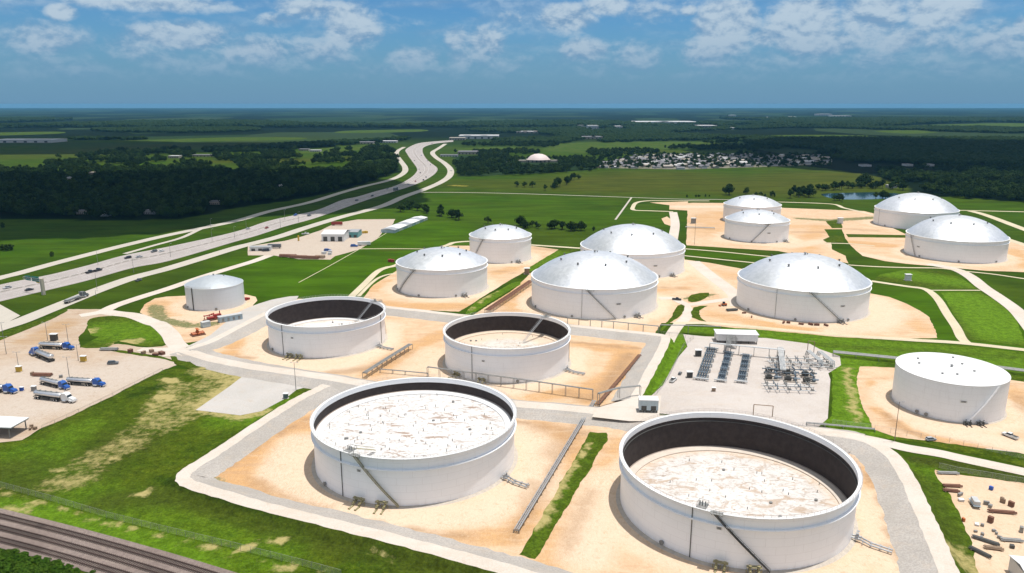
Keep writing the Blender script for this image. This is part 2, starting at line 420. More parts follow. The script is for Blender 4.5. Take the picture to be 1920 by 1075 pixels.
def set_paint(me, kind, extra=None):
    n = len(me.vertices); co = np.zeros(n * 3, np.float32); me.vertices.foreach_get('co', co); co = co.reshape(-1, 3)
    f = field(kind, co[:, 0], co[:, 1])
    if extra is not None: f = extra(co, f)
    at = me.color_attributes.new('paint', 'FLOAT_COLOR', 'POINT')
    at.data.foreach_set('color', f.ravel())

NP = [0]
def patch(name, px, z, mat, kind=None, step=4.0, smooth=3, world=False, zat=None, **tg):
    """flat ground sheet inside the outline; vertices inside carry the paint"""
    NP[0] += 1; z += .0035 * (NP[0] % 13)
    pts = [Vector(p) for p in px] if world else [Vector(P(u, v, z if zat is None else zat)) for u, v in px]
    if smooth > 1: pts = [Vector(p) for p in cat_rom([tuple(p) for p in pts], smooth, True)]
    n0 = len(pts)
    out = [pts[0]]
    for a, b2 in zip(pts, pts[1:] + pts[:1]):
        L = (b2 - a).length; sd = 1.5 if (kind and a.y < 450) else step * 1.5; k = max(1, int(L / sd))
        for i in range(1, k + 1):
            q = a.lerp(b2, i / k)
            if kind: w = noise.noise_vector(Vector((q.x * .35, q.y * .35, 1.7))); w2 = noise.noise_vector(Vector((q.x * .09, q.y * .09, 4.7))); q = q + Vector((w.x, w.y)) * .5 + Vector((w2.x, w2.y)) * .45
            out.append(q)
    out[0] = out[-1]
    pts = out[:-1]
    bound = len(pts); edges = [(i, (i + 1) % bound) for i in range(bound)]
    if kind:
        xs = [p.x for p in pts]; ys = [p.y for p in pts]
        poly = np.array([(p.x, p.y) for p in pts])
        gx = np.arange(min(xs), max(xs), step); gy = np.arange(min(ys), max(ys), step)
        if len(gx) and len(gy):
            GX, GY = np.meshgrid(gx, gy); GX = GX.ravel(); GY = GY.ravel()
            jit = np.random.RandomState(3).uniform(-.25, .25, (2, len(GX))) * step
            GX = GX + jit[0]; GY = GY + jit[1]
            ins = inside(poly, GX, GY)
            for x, y in zip(GX[ins], GY[ins]): pts.append(Vector((x, y)))
    v, e, f, *_ = delaunay_2d_cdt(pts, edges, [], 1, 1e-4)
    vv = [(p.x, p.y, z) for p in v]
    ff = []
    for q in f:
        a, b2, c = [vv[i] for i in q[:3]]
        ff.append(tuple(q) if (b2[0]-a[0])*(c[1]-a[1])-(b2[1]-a[1])*(c[0]-a[0]) > 0 else tuple(reversed(q)))
    me = bpy.data.meshes.new(name); me.from_pydata(vv, [], ff)
    o = link(name, me, mat)
    if kind: set_paint(me, kind)
    tag(o, kind=tg.get('k', 'structure'))
    return o
def inside(poly, X, Y):
    r = np.zeros(len(X), bool); n = len(poly)
    for i in range(n):
        x1, y1 = poly[i]; x2, y2 = poly[(i + 1) % n]
        c = ((y1 > Y) != (y2 > Y))
        if y1 != y2: r ^= c & (X < (x2 - x1) * (Y - y1) / (y2 - y1) + x1)
    return r
def strip_between(name, A, B, z, mat, kindname='structure', n=8):
    """sheet between two outlines given as photo points"""
    a = resample(cat_rom([P(*p, z) for p in A], n), 6); b = resample(cat_rom([P(*p, z) for p in B], n), 6)
    N = max(len(a), len(b)); 
    def rs(q):
        d = [0]
        for i in range(1, len(q)): d.append(d[-1] + (q[i] - q[i-1]).length)
        out = []; j = 0
        for k in range(N):
            s = d[-1] * k / (N - 1)
            while j < len(d) - 2 and d[j+1] < s: j += 1
            out.append(q[j].lerp(q[j+1], min(1, (s - d[j]) / max(1e-6, d[j+1] - d[j]))))
        return out
    a = rs(a); b = rs(b); mb = MB()
    vs = [(p.x, p.y, z) for p in a] + [(p.x, p.y, z) for p in b]
    mb.add(vs, [(i, i+1, N+i+1, N+i) for i in range(N-1)])
    me_o = mb.build(name, mat); tag(me_o, kind=kindname)
    if me_o.data.polygons and me_o.data.polygons[len(me_o.data.polygons)//2].normal.z < 0: me_o.data.flip_normals()
    return me_o
def offset_rows(line, offs):
    """rows of points at signed distances to the right of a polyline"""
    rows = [[] for _ in offs]; m = len(line)
    for i, p in enumerate(line):
        d = (line[min(i+1, m-1)].xy - line[max(i-1, 0)].xy)
        if d.length < 1e-6: d = Vector((1, 0))
        d.normalize(); nrm = Vector((d.y, -d.x))
        for r_, o in zip(rows, offs):
            oo = o[i] if isinstance(o, list) else o
            r_.append(p.xy + nrm * oo)
    return rows
def road(name, px, w, z, mat, smooth=6, step=5.0, edge=0.0, kind='structure', zat=None):
    NP[0] += 1; z += .0035 * (NP[0] % 11)
    line = resample(cat_rom([P(u, v, z if zat is None else zat) for u, v in px], smooth), step)
    rg = random.Random(len(px) * 7 + int(px[0][0]))
    j1 = [-w/2 + rg.uniform(-edge, edge) for _ in line]; j2 = [w/2 + rg.uniform(-edge, edge) for _ in line]
    a, b = offset_rows([Vector((p.x, p.y, 0)) for p in line], [j1, j2])
    N = len(a); mb = MB()
    mb.add([(p.x, p.y, z) for p in a] + [(p.x, p.y, z) for p in b], [(i, N+i, N+i+1, i+1) for i in range(N-1)])
    o = mb.build(name, mat); tag(o, kind=kind)
    return o
NDK = [0]
def dike(px, crest, left, right, heights, left_mat, right_mat, road_mat, H=2.0):
    """embankment following a line of photo points: road on the crest, sloping sides"""
    NDK[0] += 1; H = H + .025 * NDK[0]
    pw = [(*P(u, v, H * h), H * h) for (u, v), h in zip(px, heights)]
    line = resample(cat_rom(pw, 6), 4.0)
    rg = random.Random(int(px[0][0]))
    jl = [-(crest/2 + left) + rg.uniform(-.5, .5) for _ in line]; jr = [crest/2 + right + rg.uniform(-.5, .5) for _ in line]
    c1 = [-crest/2 + rg.uniform(-.25, .25) for _ in line]; c2 = [crest/2 + rg.uniform(-.25, .25) for _ in line]
    L, l, r_, R_ = offset_rows(line, [jl, c1, c2, jr])
    N = len(line); zz = [max(0.20 + .02 * NDK[0], p.z) for p in line]
    mb = MB(); mb.add([(p.x, p.y, z + 0.02) for p, z in zip(l, zz)] + [(p.x, p.y, z + 0.02) for p, z in zip(r_, zz)], [(i, N+i, N+i+1, i+1) for i in range(N-1)])
    tag(mb.build('dike_road', road_mat), kind='structure')
    for A, B, m_, side in ((L, l, left_mat, 0), (r_, R_, right_mat, 1)):
        mb = MB(); K = 4; vs = []
        for k in range(K + 1):
            for i in range(N):
                q = A[i].lerp(B[i], k / K); h = (k / K if side == 0 else 1 - k / K)
                z = 0.03 + (zz[i] - 0.03) * h
                if 0 < k < K: z += rg.uniform(-.1, .1)
                vs.append((q.x, q.y, z))
        fs = [(k*N+i, (k+1)*N+i, (k+1)*N+i+1, k*N+i+1) for k in range(K) for i in range(N-1)]
        mb.add(vs, fs)
        o = mb.build('embankment', m_, smooth=True); tag(o, kind='structure')
        if m_ is M['grass']: set_paint(o.data, 'grass')
    return line

# ---- brushes (traced from the photograph, laid on the ground)
b_ = brush
b_('grass', 'r', [(330, 725), (300, 780), (240, 830), (170, 870), (130, 900)], 9, .62)
b_('grass', 'r', [(430, 695), (400, 720), (350, 760), (300, 800)], 10, .7)
b_('grass', 'r', [(455, 700), (420, 728), (368, 766), (450, 782), (495, 772)], 4.5, 1.0)
b_('grass', 'r', [(470, 690), (420, 688), (380, 695)], 7, 1.0)
b_('grass', 'r', [(310, 712), (325, 716)], 2.5, 1.6)
b_('grass', 'r', [(300, 745), (320, 748)], 2.2, 1.5)
b_('grass', 'r', [(100, 880), (112, 880)], 1.8, 1.5)
b_('grass', 'r', [(375, 770), (430, 780), (470, 772)], 4, .75)
b_('grass', 'r', [(465, 1030), (480, 1022)], 1.5, 1.7); b_('grass', 'r', [(515, 1012), (525, 1012)], 1.1, 1.7)
b_('grass', 'r', [(265, 925), (282, 920)], 1.5, 1.5)
b_('grass', 'b', [(240, 830), (160, 880), (90, 900), (20, 890)], 14, .7)
b_('grass', 'b', [(200, 940), (350, 930), (520, 985), (720, 1040), (900, 1075)], 7, .75)
b_('grass', 'a', [(300, 725), (270, 735), (250, 742)], 3, .9)
b_('grass', 'g', [(60, 850), (150, 940), (300, 985), (500, 1040)], 13, .4)
b_('grass', 'g', [(420, 790), (480, 785), (540, 755)], 9, .55)
b_('grass', 'g', [(0, 940), (180, 990), (400, 1060)], 5, .8)
b_('grass', 'r', [(0, 950), (60, 960)], 1.6, .9)
b_('grass', 'r', [(-40, 912), (0, 923), (110, 953), (200, 980), (283, 1000), (433, 1037), (567, 1070), (700, 1100)], .9, 1.0)
b_('grass', 'g', [(160, 800), (110, 830), (60, 845)], 8, .4); b_('grass', 'r', [(700, 1035), (740, 1050)], 1.2, .8)
b_('grass', 'a', [(300, 900), (330, 915), (420, 945), (520, 975)], 2.0, .8)
b_('grass', 'g', [(1270, 640), (1230, 730)], 14, .9); b_('grass', 'g', [(1600, 700), (1620, 790)], 10, .9)
b_('grass', 'b', [(1640, 550), (1700, 556), (1745, 575), (1780, 630)], 12, .9)
b_('grass', 'r', [(1585, 690), (1598, 740), (1606, 790)], 2.4, .95)
b_('grass', 'g', [(1660, 510), (1800, 530)], 18, .8); b_('grass', 'g', [(1800, 560), (1860, 620)], 26, .95)
b_('grass', 'r', [(1560, 480), (1600, 492)], 5, .8)
b_('grass', 'b', [(1240, 620), (1500, 645), (1900, 670)], 4, .5)
b_('grass', 'g', [(1290, 622), (1500, 640), (1900, 680)], 20, .75); b_('grass', 'g', [(1590, 680), (1600, 800)], 16, .8); b_('grass', 'b', [(1110, 815), (990, 1045)], 6, .45); b_('grass', 'g', [(1110, 815), (990, 1045)], 6, .35); b_('grass', 'g', [(1720, 880), (1760, 960), (1800, 1060)], 8, .5); b_('grass', 'g', [(950, 530), (880, 590), (1050, 475)], 10, .6)
b_('grass', 'b', [(1720, 862), (1800, 875), (1920, 900)], 5, .95)
b_('grass', 'b', [(1720, 900), (1770, 980), (1810, 1070)], 6, .75)
b_('grass', 'r', [(1790, 1035), (1830, 1075)], 4, .9)
b_('grass', 'r', [(1105, 830), (1060, 900), (1010, 990)], 1.5, 1.1)
b_('grass', 'g', [(1080, 860), (1000, 1030)], 3, .6); b_('grass', 'g', [(200, 620), (290, 625)], 20, .7)
b_('grass', 'r', [(230, 645), (255, 640)], 6, 1.2); b_('grass', 'r', [(130, 640), (165, 620)], 6, .9)
b_('grass', 'r', [(930, 545), (880, 582)], 2.2, .8)
b_('grass', 'a', [(1290, 452), (1460, 478)], 5, .5)

b_('land', 'g', [(560, 490), (620, 530), (680, 500), (740, 460), (800, 430)], 60, 1.0)
b_('land', 'g', [(700, 400), (900, 400), (1150, 410)], 80, .5); b_('land', 'g', [(760, 372), (1100, 378)], 40, .4)
b_('land', 'g', [(1060, 330), (1400, 335), (1640, 330)], 30, .2)
b_('land', 'b', [(1150, 345), (1250, 335), (1400, 350), (1600, 335)], 150, 1.0)
b_('land', 'b', [(900, 345), (1050, 350)], 70, .7); b_('land', 'b', [(1260, 366), (1100, 352)], 20, .8)
b_('land', 'r', [(850, 348), (870, 349)], 10, 1.0)
b_('land', 'b', [(720, 470), (800, 466)], 3, .8)
b_('land', 'g', [(300, 470), (100, 470), (0, 480)], 45, .45); b_('land', 'g', [(60, 440), (250, 450)], 60, .3)
b_('land', 'g', [(1660, 515), (1780, 525)], 25, .9); b_('land', 'g', [(1300, 475), (1420, 484)], 14, .7); b_('land', 'g', [(1740, 560), (1830, 600), (1880, 640)], 45, 1.0); b_('land', 'g', [(1700, 660), (1900, 680)], 30, .7)
b_('land', 'b', [(300, 262), (500, 262)], 100, .4); b_('land', 'b', [(60, 292), (300, 275), (420, 270)], 160, .65)
b_('land', 'g', [(190, 310), (200, 313)], 25, .9); b_('land', 'g', [(260, 308), (300, 305)], 30, .8); b_('land', 'b', [(420, 303), (620, 300), (650, 297)], 60, .9)
b_('land', 'b', [(1200, 285), (1100, 275), (1300, 270)], 120, .7); b_('land', 'g', [(1700, 372), (1900, 400)], 60, .35)

# sand: orange clay, bleached traffic areas, mud, weeds
b_('sand', 'r', [(575, 795), (510, 838), (440, 885), (430, 905), (480, 922), (570, 948)], 10, 1.25)
b_('sand', 'r', [(450, 890), (500, 870), (530, 880), (520, 920)], 5, .8)
b_('sand', 'b', [(408, 895), (415, 915), (470, 930), (560, 955)], 2.4, .75)
b_('sand', 'a', [(585, 782), (500, 828), (420, 880), (412, 890)], 1.3, .8)
b_('sand', 'g', [(560, 830), (530, 880), (600, 940), (760, 975), (900, 960), (1000, 900), (1010, 840), (950, 800)], 9, .95)
b_('sand', 'a', [(580, 960), (700, 985), (900, 1010)], 1.3, .75)
b_('sand', 'r', [(1000, 800), (1070, 830), (1030, 880)], 10, .8); b_('sand', 'r', [(860, 995), (960, 1000), (990, 960)], 8, .75)
b_('sand', 'a', [(960, 790), (1100, 812)], 1.6, .8); b_('sand', 'a', [(1000, 905), (985, 960), (960, 1010)], 2.2, .55)
b_('sand', 'r', [(1160, 830), (1120, 900), (1060, 1000), (1030, 1060)], 6, .75)
b_('sand', 'a', [(1090, 960), (1065, 1010)], 2.0, .5)
b_('sand', 'g', [(1180, 1000), (1120, 960), (1140, 900), (1100, 1040)], 8, .9)
b_('sand', 'g', [(1700, 1100), (1660, 1000), (1640, 940)], 7, .8); b_('sand', 'r', [(1620, 880), (1650, 940), (1680, 1020)], 3, .7)
b_('sand', 'a', [(1625, 885), (1655, 950), (1686, 1060)], 1.0, .8)
b_('sand', 'r', [(440, 650), (500, 625), (480, 660), (420, 665)], 6, 1.0); b_('sand', 'a', [(400, 668), (470, 672)], 2.6, .8)
b_('sand', 'g', [(490, 620), (480, 660), (540, 690), (640, 690), (720, 650), (730, 610)], 7, 1.0)
b_('sand', 'a', [(620, 700), (700, 690), (760, 660)], 4, .7); b_('sand', 'r', [(700, 700), (760, 660), (830, 625)], 7, .9)
b_('sand', 'r', [(1090, 650), (1180, 655), (1160, 700), (1110, 730)], 8, 1.0); b_('sand', 'a', [(1180, 665), (1140, 720), (1120, 745)], 3.5, .85); b_('sand', 'a', [(1060, 735), (1100, 750)], 4, .6); b_('sand', 'a', [(1010, 800), (1070, 815), (1040, 850)], 6, .45); b_('sand', 'a', [(1085, 790), (1040, 870), (985, 985)], 2.0, .6); b_('sand', 'a', [(1110, 920), (1060, 1030)], 2.5, .5); b_('sand', 'a', [(470, 900), (520, 930), (620, 960)], 2.2, .55)
b_('sand', 'a', [(1060, 640), (1200, 655)], 1.6, .8); b_('sand', 'r', [(1000, 745), (1080, 735), (1110, 750)], 6, .9)
b_('sand', 'g', [(820, 690), (860, 722), (960, 730), (1060, 700), (1080, 660)], 8, .9); b_('sand', 'g', [(770, 700), (810, 660)], 7, .6)
b_('sand', 'b', [(970, 755), (1110, 767)], 1.1, .7)
b_('sand', 'r', [(700, 570), (780, 575), (880, 575)], 9, 1.0); b_('sand', 'r', [(690, 545), (730, 530)], 10, .7)
b_('sand', 'g', [(738, 545), (780, 562), (860, 562), (920, 540)], 5, .9); b_('sand', 'r', [(930, 512), (960, 505), (1000, 480)], 8, .7)
b_('sand', 'a', [(925, 508), (965, 512)], 2, .6); b_('sand', 'a', [(1005, 466), (1040, 470)], 6, .5)
b_('sand', 'g', [(890, 495), (960, 497), (1000, 478)], 6, .8)
b_('sand', 'r', [(980, 530), (950, 560), (960, 580)], 9, .7); b_('sand', 'g', [(1100, 610), (1200, 600), (1245, 560)], 7, .9)
b_('sand', 'r', [(1236, 545), (1290, 540)], 5, .8); b_('sand', 'a', [(1236, 540), (1290, 541)], 2.4, .7)
b_('sand', 'g', [(1284, 490), (1330, 520), (1380, 560)], 7, 1.0); b_('sand', 'r', [(1330, 510), (1380, 520)], 14, .6)
b_('sand', 'r', [(1340, 590), (1420, 605), (1500, 618), (1600, 622)], 9, .8); b_('sand', 'g', [(1640, 560), (1680, 590), (1640, 615), (1560, 622)], 8, .85)
b_('sand', 'r', [(1700, 600), (1740, 620)], 9, .6); b_('sand', 'b', [(1290, 560), (1330, 553)], 5, .9)
b_('sand', 'r', [(1300, 415), (1350, 400), (1320, 440)], 20, .6); b_('sand', 'g', [(1270, 388), (1350, 388)], 12, .9)
b_('sand', 'b', [(1500, 410), (1560, 414), (1640, 408)], 10, .85); b_('sand', 'a', [(1490, 436), (1555, 436)], 5, .6)
b_('sand', 'g', [(1350, 450), (1480, 462), (1560, 450), (1580, 470)], 9, .8); b_('sand', 'r', [(1480, 425), (1540, 425), (1500, 475)], 14, .6)
b_('sand', 'r', [(1600, 455), (1680, 462)], 12, .8); b_('sand', 'a', [(1590, 430), (1640, 433)], 6, .5); b_('sand', 'g', [(1600, 475), (1690, 490), (1800, 503)], 7, .9)
b_('sand', 'r', [(1905, 470), (1915, 500)], 8, .9)
b_('sand', 'r', [(1650, 770), (1700, 805), (1760, 825), (1830, 835)], 4, 1.0); b_('sand', 'r', [(1640, 720), (1660, 745)], 5, .8)
b_('sand', 'a', [(1655, 775), (1690, 805), (1740, 822)], 1.8, .75); b_('sand', 'g', [(1740, 800), (1830, 820), (1920, 840)], 7, 1.0)
b_('sand', 'r', [(1905, 730), (1915, 790)], 6, .8); b_('sand', 'a', [(1910, 745), (1918, 770)], 3, .6)
b_('sand', 'g', [(1660, 730), (1665, 770), (1720, 800)], 2.4, .8)
b_('sand', 'r', [(60, 790), (120, 775)], 7, .6); b_('sand', 'r', [(120, 605), (60, 640)], 10, .7)
b_('sand', 'g', [(1860, 920), (1900, 980), (1880, 1040)], 14, .6)
b_('sand', 'g', [(40, 700), (150, 720), (60, 760), (250, 690)], 22, .9); b_('sand', 'r', [(150, 682), (200, 690)], 4, .8); b_('sand', 'g', [(560, 470), (640, 450), (700, 425)], 60, .8)
b_('sand', 'r', [(290, 570), (330, 590)], 12, .6); b_('sand', 'b', [(290, 575), (300, 600), (360, 612), (400, 608)], 6, .85)
b_('sand', 'g', [(330, 600), (420, 590)], 8, .7)

for (x_, y_, r_, s_) in [(67.8, 210.2, 34.2, .8), (-33.5, 243.2, 34.3, .9), (-2.4, 342.9, 29.4, .85), (-95.9, 376.6, 29.4, .9), (178.6, 290.5, 20.3, .9), (-46.8, 494.6, 30.2, .9), (-9.3, 595.1, 24.6, .9), (50.6, 453.4, 38.4, .9), (90.2, 557.7, 38.5, .8), (176.4, 446.3, 37.7, .9), (224.6, 686.9, 28.2, .9), (361.5, 606.9, 36.5, .9), (410.9, 764.9, 38.2, .9), (-182.4, 450, 16.8, .7)]:   # worn pale ring where vehicles circle each tank
    BR['sand'].append((1, np.array([(x_ + (r_ + 5) * math.cos(k * .26), y_ + (r_ + 5) * math.sin(k * .26)) for k in range(25)]), 4.2, s_))
# ---- the land: one sheet out to the horizon
FOREST = [  # photo outlines of woodland floor
    [(0, 318), (60, 324), (120, 330), (200, 322), (330, 325), (480, 328), (640, 322), (700, 300), (745, 300), (752, 322), (690, 343), (620, 362), (540, 377), (440, 390), (400, 400), (330, 412), (200, 413), (-200, 408), (-200, 318)],
    [(850, 290), (1090, 300), (1120, 318), (1000, 326), (860, 332)],
    [(1560, 318), (1640, 330), (1700, 350), (1720, 372), (1800, 368), (1880, 378), (2100, 372), (2100, 268), (1400, 268), (1420, 300)]]
def build_land():
    def axis(core0, core1, step, far0, far1):
        a = list(np.arange(core0, core1, step)); s = step
        x = core1
        while x < far1: a.append(x); s *= 1.13; x += s
        a.append(far1); s = step; x = core0
        lo = []
        x -= s
        while x > far0: lo.append(x); s *= 1.13; x -= s
        lo.append(far0)
        return np.array(sorted(set(lo + a)))
    xs = axis(-700, 900, 9, -22000, 22000); ys = axis(60, 1500, 9, -3000, 22500)
    X, Y = np.meshgrid(xs, ys); nx, ny = len(xs), len(ys)
    v = np.stack([X.ravel(), Y.ravel(), np.zeros(X.size)], 1)
    idx = np.arange(nx * ny).reshape(ny, nx)
    f = np.stack([idx[:-1, :-1].ravel(), idx[:-1, 1:].ravel(), idx[1:, 1:].ravel(), idx[1:, :-1].ravel()], 1)
    me = bpy.data.meshes.new('ground'); me.from_pydata(v.tolist(), [], f.tolist())
    o = link('ground', me, M['land'])
    def extra(co, f):
        x, y = co[:, 0], co[:, 1]
        d = np.maximum(1.0, y * CP + CAM_H * SP)
        u = 960 + FPX * x / d; vv = 537.5 + FPX * (-y * SP + CAM_H * CP) / d
        a = np.zeros(len(x), bool)
        for pl in FOREST: a |= inside(np.array(pl), u, vv) & (y > 300)
        f[:, 3] = np.where(a, 1, f[:, 3])
        f[:, 3] = np.maximum(f[:, 3], np.clip((y - 2000) / 900, 0, 1))
        return f
    set_paint(me, 'land', extra)
    tag(o, kind='structure')
build_land()

# ---- near grass on the site (finer than the country sheet)
patch('lawn', [(-60, 828), (45, 826), (82, 803), (190, 753), (253, 721), (303, 694), (365, 693), (470, 697), (600, 700), (640, 730), (400, 870), (560, 960), (900, 1060), (1120, 1130), (900, 1400), (-300, 1400), (-300, 830)], .03, M['grass'], 'grass', 3, 2)

# ---- highway and its frontage roads
hw_top = [(-120, 565), (0, 534), (64, 521), (100, 513.7), (167, 497), (234, 478.6), (320, 461.8), (440, 435), (507, 413.5), (591, 395), (640, 375.7), (670, 369), (704, 359), (740, 349), (767, 335.5), (780, 323.8), (781.5, 315.4), (772.3, 302), (764, 290), (761.4, 280), (782, 269.6), (807, 266), (850, 263)]
hw_bot = [(-120, 597), (0, 565.6), (84, 545.5), (167, 525.4), (251, 502), (320, 488.6), (440, 453.7), (482, 442), (534, 425), (582, 412), (624, 398), (670, 381.5), (704, 370), (740, 359), (774, 348), (799, 337), (816, 325.5), (820, 315.4), (807.5, 305.4), (797.4, 295.3), (792.4, 283.6), (796, 275.8), (816, 269.6), (850, 266)]
strip_between('highway', hw_top, hw_bot, .12, M['highway'])
HWC = [((a[0] + b[0]) / 2, (a[1] + b[1]) / 2) for a, b in zip(hw_top[:1] + hw_top[1:], hw_bot)]
road('frontage_road', [(-150, 562), (-60, 538), (0, 521), (33, 513), (100, 494.5), (167, 477), (234, 460), (320, 440), (440, 415), (507, 396), (579, 380), (640, 361.4), (682, 349.7), (724, 339.7), (747, 331.3), (759, 322), (759, 313), (752, 303), (744, 291), (746, 283), (758, 276)], 11, .14, M['frontage'])
road('frontage_road', [(-160, 665), (-60, 636), (-10, 618), (34, 604), (84, 584), (134, 564), (184, 543.9), (251, 520.4), (320, 502), (440, 465.4), (473, 457), (524, 443.6), (574, 427), (641, 406.8), (716, 386.7), (757, 369), (799, 354), (829, 340.5), (843.4, 328.8), (844, 317), (832.6, 305.4), (817.5, 295.3), (811, 286), (822, 278.6), (835, 270)], 12, .14, M['frontage'])
road('ramp_road', [(234, 476), (290, 460), (340, 446), (375, 430), (400, 421)], 5, .15, M['frontage'])
patch('crossing_road', [(-100, 560), (0, 571), (38, 592), (15, 604), (-60, 636), (-200, 640)], .145, M['frontage'], smooth=1)
# lane markings
def lane_lines():
    mb = MB(); N = 260
    def dens(q): 
        c = resample(cat_rom([P(*p) for p in q], 8), 5); d = [0]
        for i in range(1, len(c)): d.append(d[-1] + (c[i] - c[i-1]).length)
        out = []; j = 0
        for k in range(N):
            s = d[-1] * k / (N - 1)
            while j < len(d) - 2 and d[j+1] < s: j += 1
            out.append(c[j].lerp(c[j+1], min(1, (s - d[j]) / max(1e-6, d[j+1] - d[j]))))
        return out
    a, b = dens(hw_top), dens(hw_bot)
    for fr, dash in ((.08, 0), (.19, 1), (.28, 1), (.40, 0), (.60, 0), (.72, 1), (.81, 1), (.92, 0)):
        pts = [p.lerp(q, fr) for p, q in zip(a, b)]
        for i in range(N - 1):
            if dash and i % 3: continue
            p, q = pts[i], pts[i+1]; d = (q - p); 
            if d.length < .1: continue
            n = Vector((d.y, -d.x)).normalized() * .13
            mb.add([(p.x-n.x, p.y-n.y, .135), (p.x+n.x, p.y+n.y, .135), (q.x+n.x, q.y+n.y, .135), (q.x-n.x, q.y-n.y, .135)], [(0, 1, 2, 3)])
    o = mb.build('lane_marking', simple('road_paint', (0.7, 0.7, 0.66), .7), None); tag(o, kind='structure')
    # concrete median barrier
    mb = MB(); pts = [p.lerp(q, .5) for p, q in zip(a, b)]
    for i in range(N - 1):
        p, q = pts[i], pts[i+1]; d = q - p
        mb.box(((p.x+q.x)/2, (p.y+q.y)/2, .12+.42), (d.length, .5, .84), math.atan2(d.y, d.x), taper=.6)
    o = mb.build('median_barrier', simple('barrier_concrete', (0.5, 0.46, 0.41), .9)); tag(o, 'long pale concrete barrier dividing the two directions of the highway', 'barrier')
    return a, b
HA, HB = lane_lines()

# ---- construction yard beside the highway
patch('dirt_yard', [(512, 479), (465, 479), (465, 462), (534, 452), (566, 443.6), (601, 432), (629, 418.5), (671, 411.8), (741, 411), (735, 422), (721, 431), (708, 447), (671, 468.7), (629, 480.5), (620, 487), (560, 486)], .10, M['yard_sand'], 'sand', 8, 1)
road('yard_road', [(505, 479), (475, 490), (440, 500.6), (380, 519), (320, 539.7), (268, 556), (217, 573), (190, 585), (150, 592)], 8, .13, M['pale_road'])

# ---- truck yard
patch('truck_yard', [(-250, 700), (-60, 655), (0, 630), (80, 603), (127, 580), (190, 580), (225, 588), (170, 604), (148, 633), (149, 652), (221, 645), (269, 652), (304, 650), (326, 640), (345, 655), (316, 663), (330, 685), (303.6, 694.5), (253, 721), (190, 753), (126, 783), (79, 803), (41, 826), (0, 830), (-250, 850)], .06, M['yard_sand'], 'sand', 5, 1)
patch('lawn', [(164, 603), (187, 594), (240, 594), (284.6, 607.5), (318, 632), (306, 646), (269, 650), (221, 640), (202, 651), (149, 651), (185, 633), (170, 628)], .10, M['grass'], 'grass', 4, 3)
patch('grass_verge', [(316, 664), (341, 668), (386, 691), (364, 693), (332, 684)], .10, M['grass'], 'grass', 4, 2)
patch('grass_verge', [(200, 654), (300, 668), (330, 680), (300, 672), (225, 662)], .10, M['grass'], 'grass', 4, 2)
patch('grass_verge', [(-30, 632), (0, 624), (80, 598), (118, 582), (125, 584), (80, 606), (0, 638), (-30, 648)], .10, M['grass'], 'grass', 5, 2)
road('access_road', [(192, 584), (218, 588), (251, 592), (285, 604.6), (299, 609), (319, 627), (329, 644), (347, 658), (374, 671)], 9, .16, M['pale_road'])
road('access_road', [(345, 655), (320, 655), (290, 656), (262, 655)], 6, .15, M['pale_road'])
patch('gravel_pad', [(300, 655), (345, 648), (360, 662), (330, 668), (300, 668)], .13, M['yard'], smooth=1)
patch('gravel_pad', [(465, 698), (430, 725), (367, 769), (450, 779), (491, 771), (536, 747), (556, 731), (594, 721), (610, 706), (560, 702)], .08, M['white_gravel'], smooth=1)
# small tank's pad
patch('sandy_pad', [(262, 585), (290, 560), (346, 555), (460, 552), (482, 564), (470, 578), (505, 573), (470, 600), (400, 632), (371, 640), (330, 640), (300, 606)], .05, M['sand'], 'sand', 4, 2)
patch('gravel_pad', [(395, 628), (440, 590), (470, 575), (500, 565), (520, 560), (560, 555), (540, 575), (500, 590), (450, 612), (410, 632), (375, 650), (350, 650)], .12, M['white_gravel'], smooth=2)

# ---- tank compounds: floors
patch('compound_floor', [(347, 655), (430, 622), (500, 585), (560, 560), (735, 578), (850, 590), (1060, 608), (1240, 630), (1230, 670), (1195, 745), (1150, 777), (965, 762), (850, 745), (640, 716), (474, 692), (385, 675)], .05, M['sand'], 'sand', 3, 1)
patch('compound_floor', [(600, 722), (850, 747), (965, 762), (1150, 777), (1230, 787), (1560, 812), (1655, 840), (1710, 905), (1765, 1040), (1900, 1300), (1500, 1300), (1100, 1130), (900, 1060), (500, 955), (345, 900), (440, 830)], .05, M['sand'], 'sand', 3, 1)
patch('grass_strip', [(1106, 810), (1137, 812), (1139, 824), (1003, 1048), (974, 1040)], .09, M['grass'], 'grass', 2.5, 1)
G = M['grass']; RR = M['riprap']; SD = M['sand']; PR = M['pale_road']
dike([(345, 657), (400, 674), (474, 688), (560, 700), (640, 712), (750, 731), (850, 743), (965, 757), (1060, 765), (1150, 775), (1230, 786), (1400, 797), (1560, 812), (1620, 822)],
     6.5, 6, 7, [.1, .3, .6, .9] + [1] * 10, RR, RR, PR)
dike([(612, 722), (590, 733), (560, 748), (500, 785), (440, 825), (392, 857), (356, 880), (343, 894), (356, 908), (420, 928), (500, 951), (600, 976), (700, 1001), (800, 1027), (900, 1054), (1000, 1082), (1120, 1118), (1300, 1180)],
     4.6, 7, 3.5, [1] * 18, RR, G, PR)
dike([(1560, 812), (1620, 824), (1668, 850), (1700, 893), (1722, 940), (1744, 990), (1765, 1040), (1785, 1090), (1810, 1160)], 5.2, 3, 8.5, [1] * 9, G, RR, PR)
dike([(350, 655), (395, 640), (450, 612), (500, 587), (540, 572), (600, 562), (735, 577), (800, 584), (870, 592), (960, 600), (1065, 610), (1150, 619), (1232, 628), (1248, 634), (1243, 652), (1225, 685), (1208, 717), (1190, 750)],
     4.5, 2.0, 8, [.1, .6] + [1] * 16, G, RR, PR)
patch('gravel_pad', [(1120, 765), (1200, 742), (1240, 742), (1235, 790), (1180, 790), (1110, 782)], 2.2, PR, smooth=1, zat=2.2)

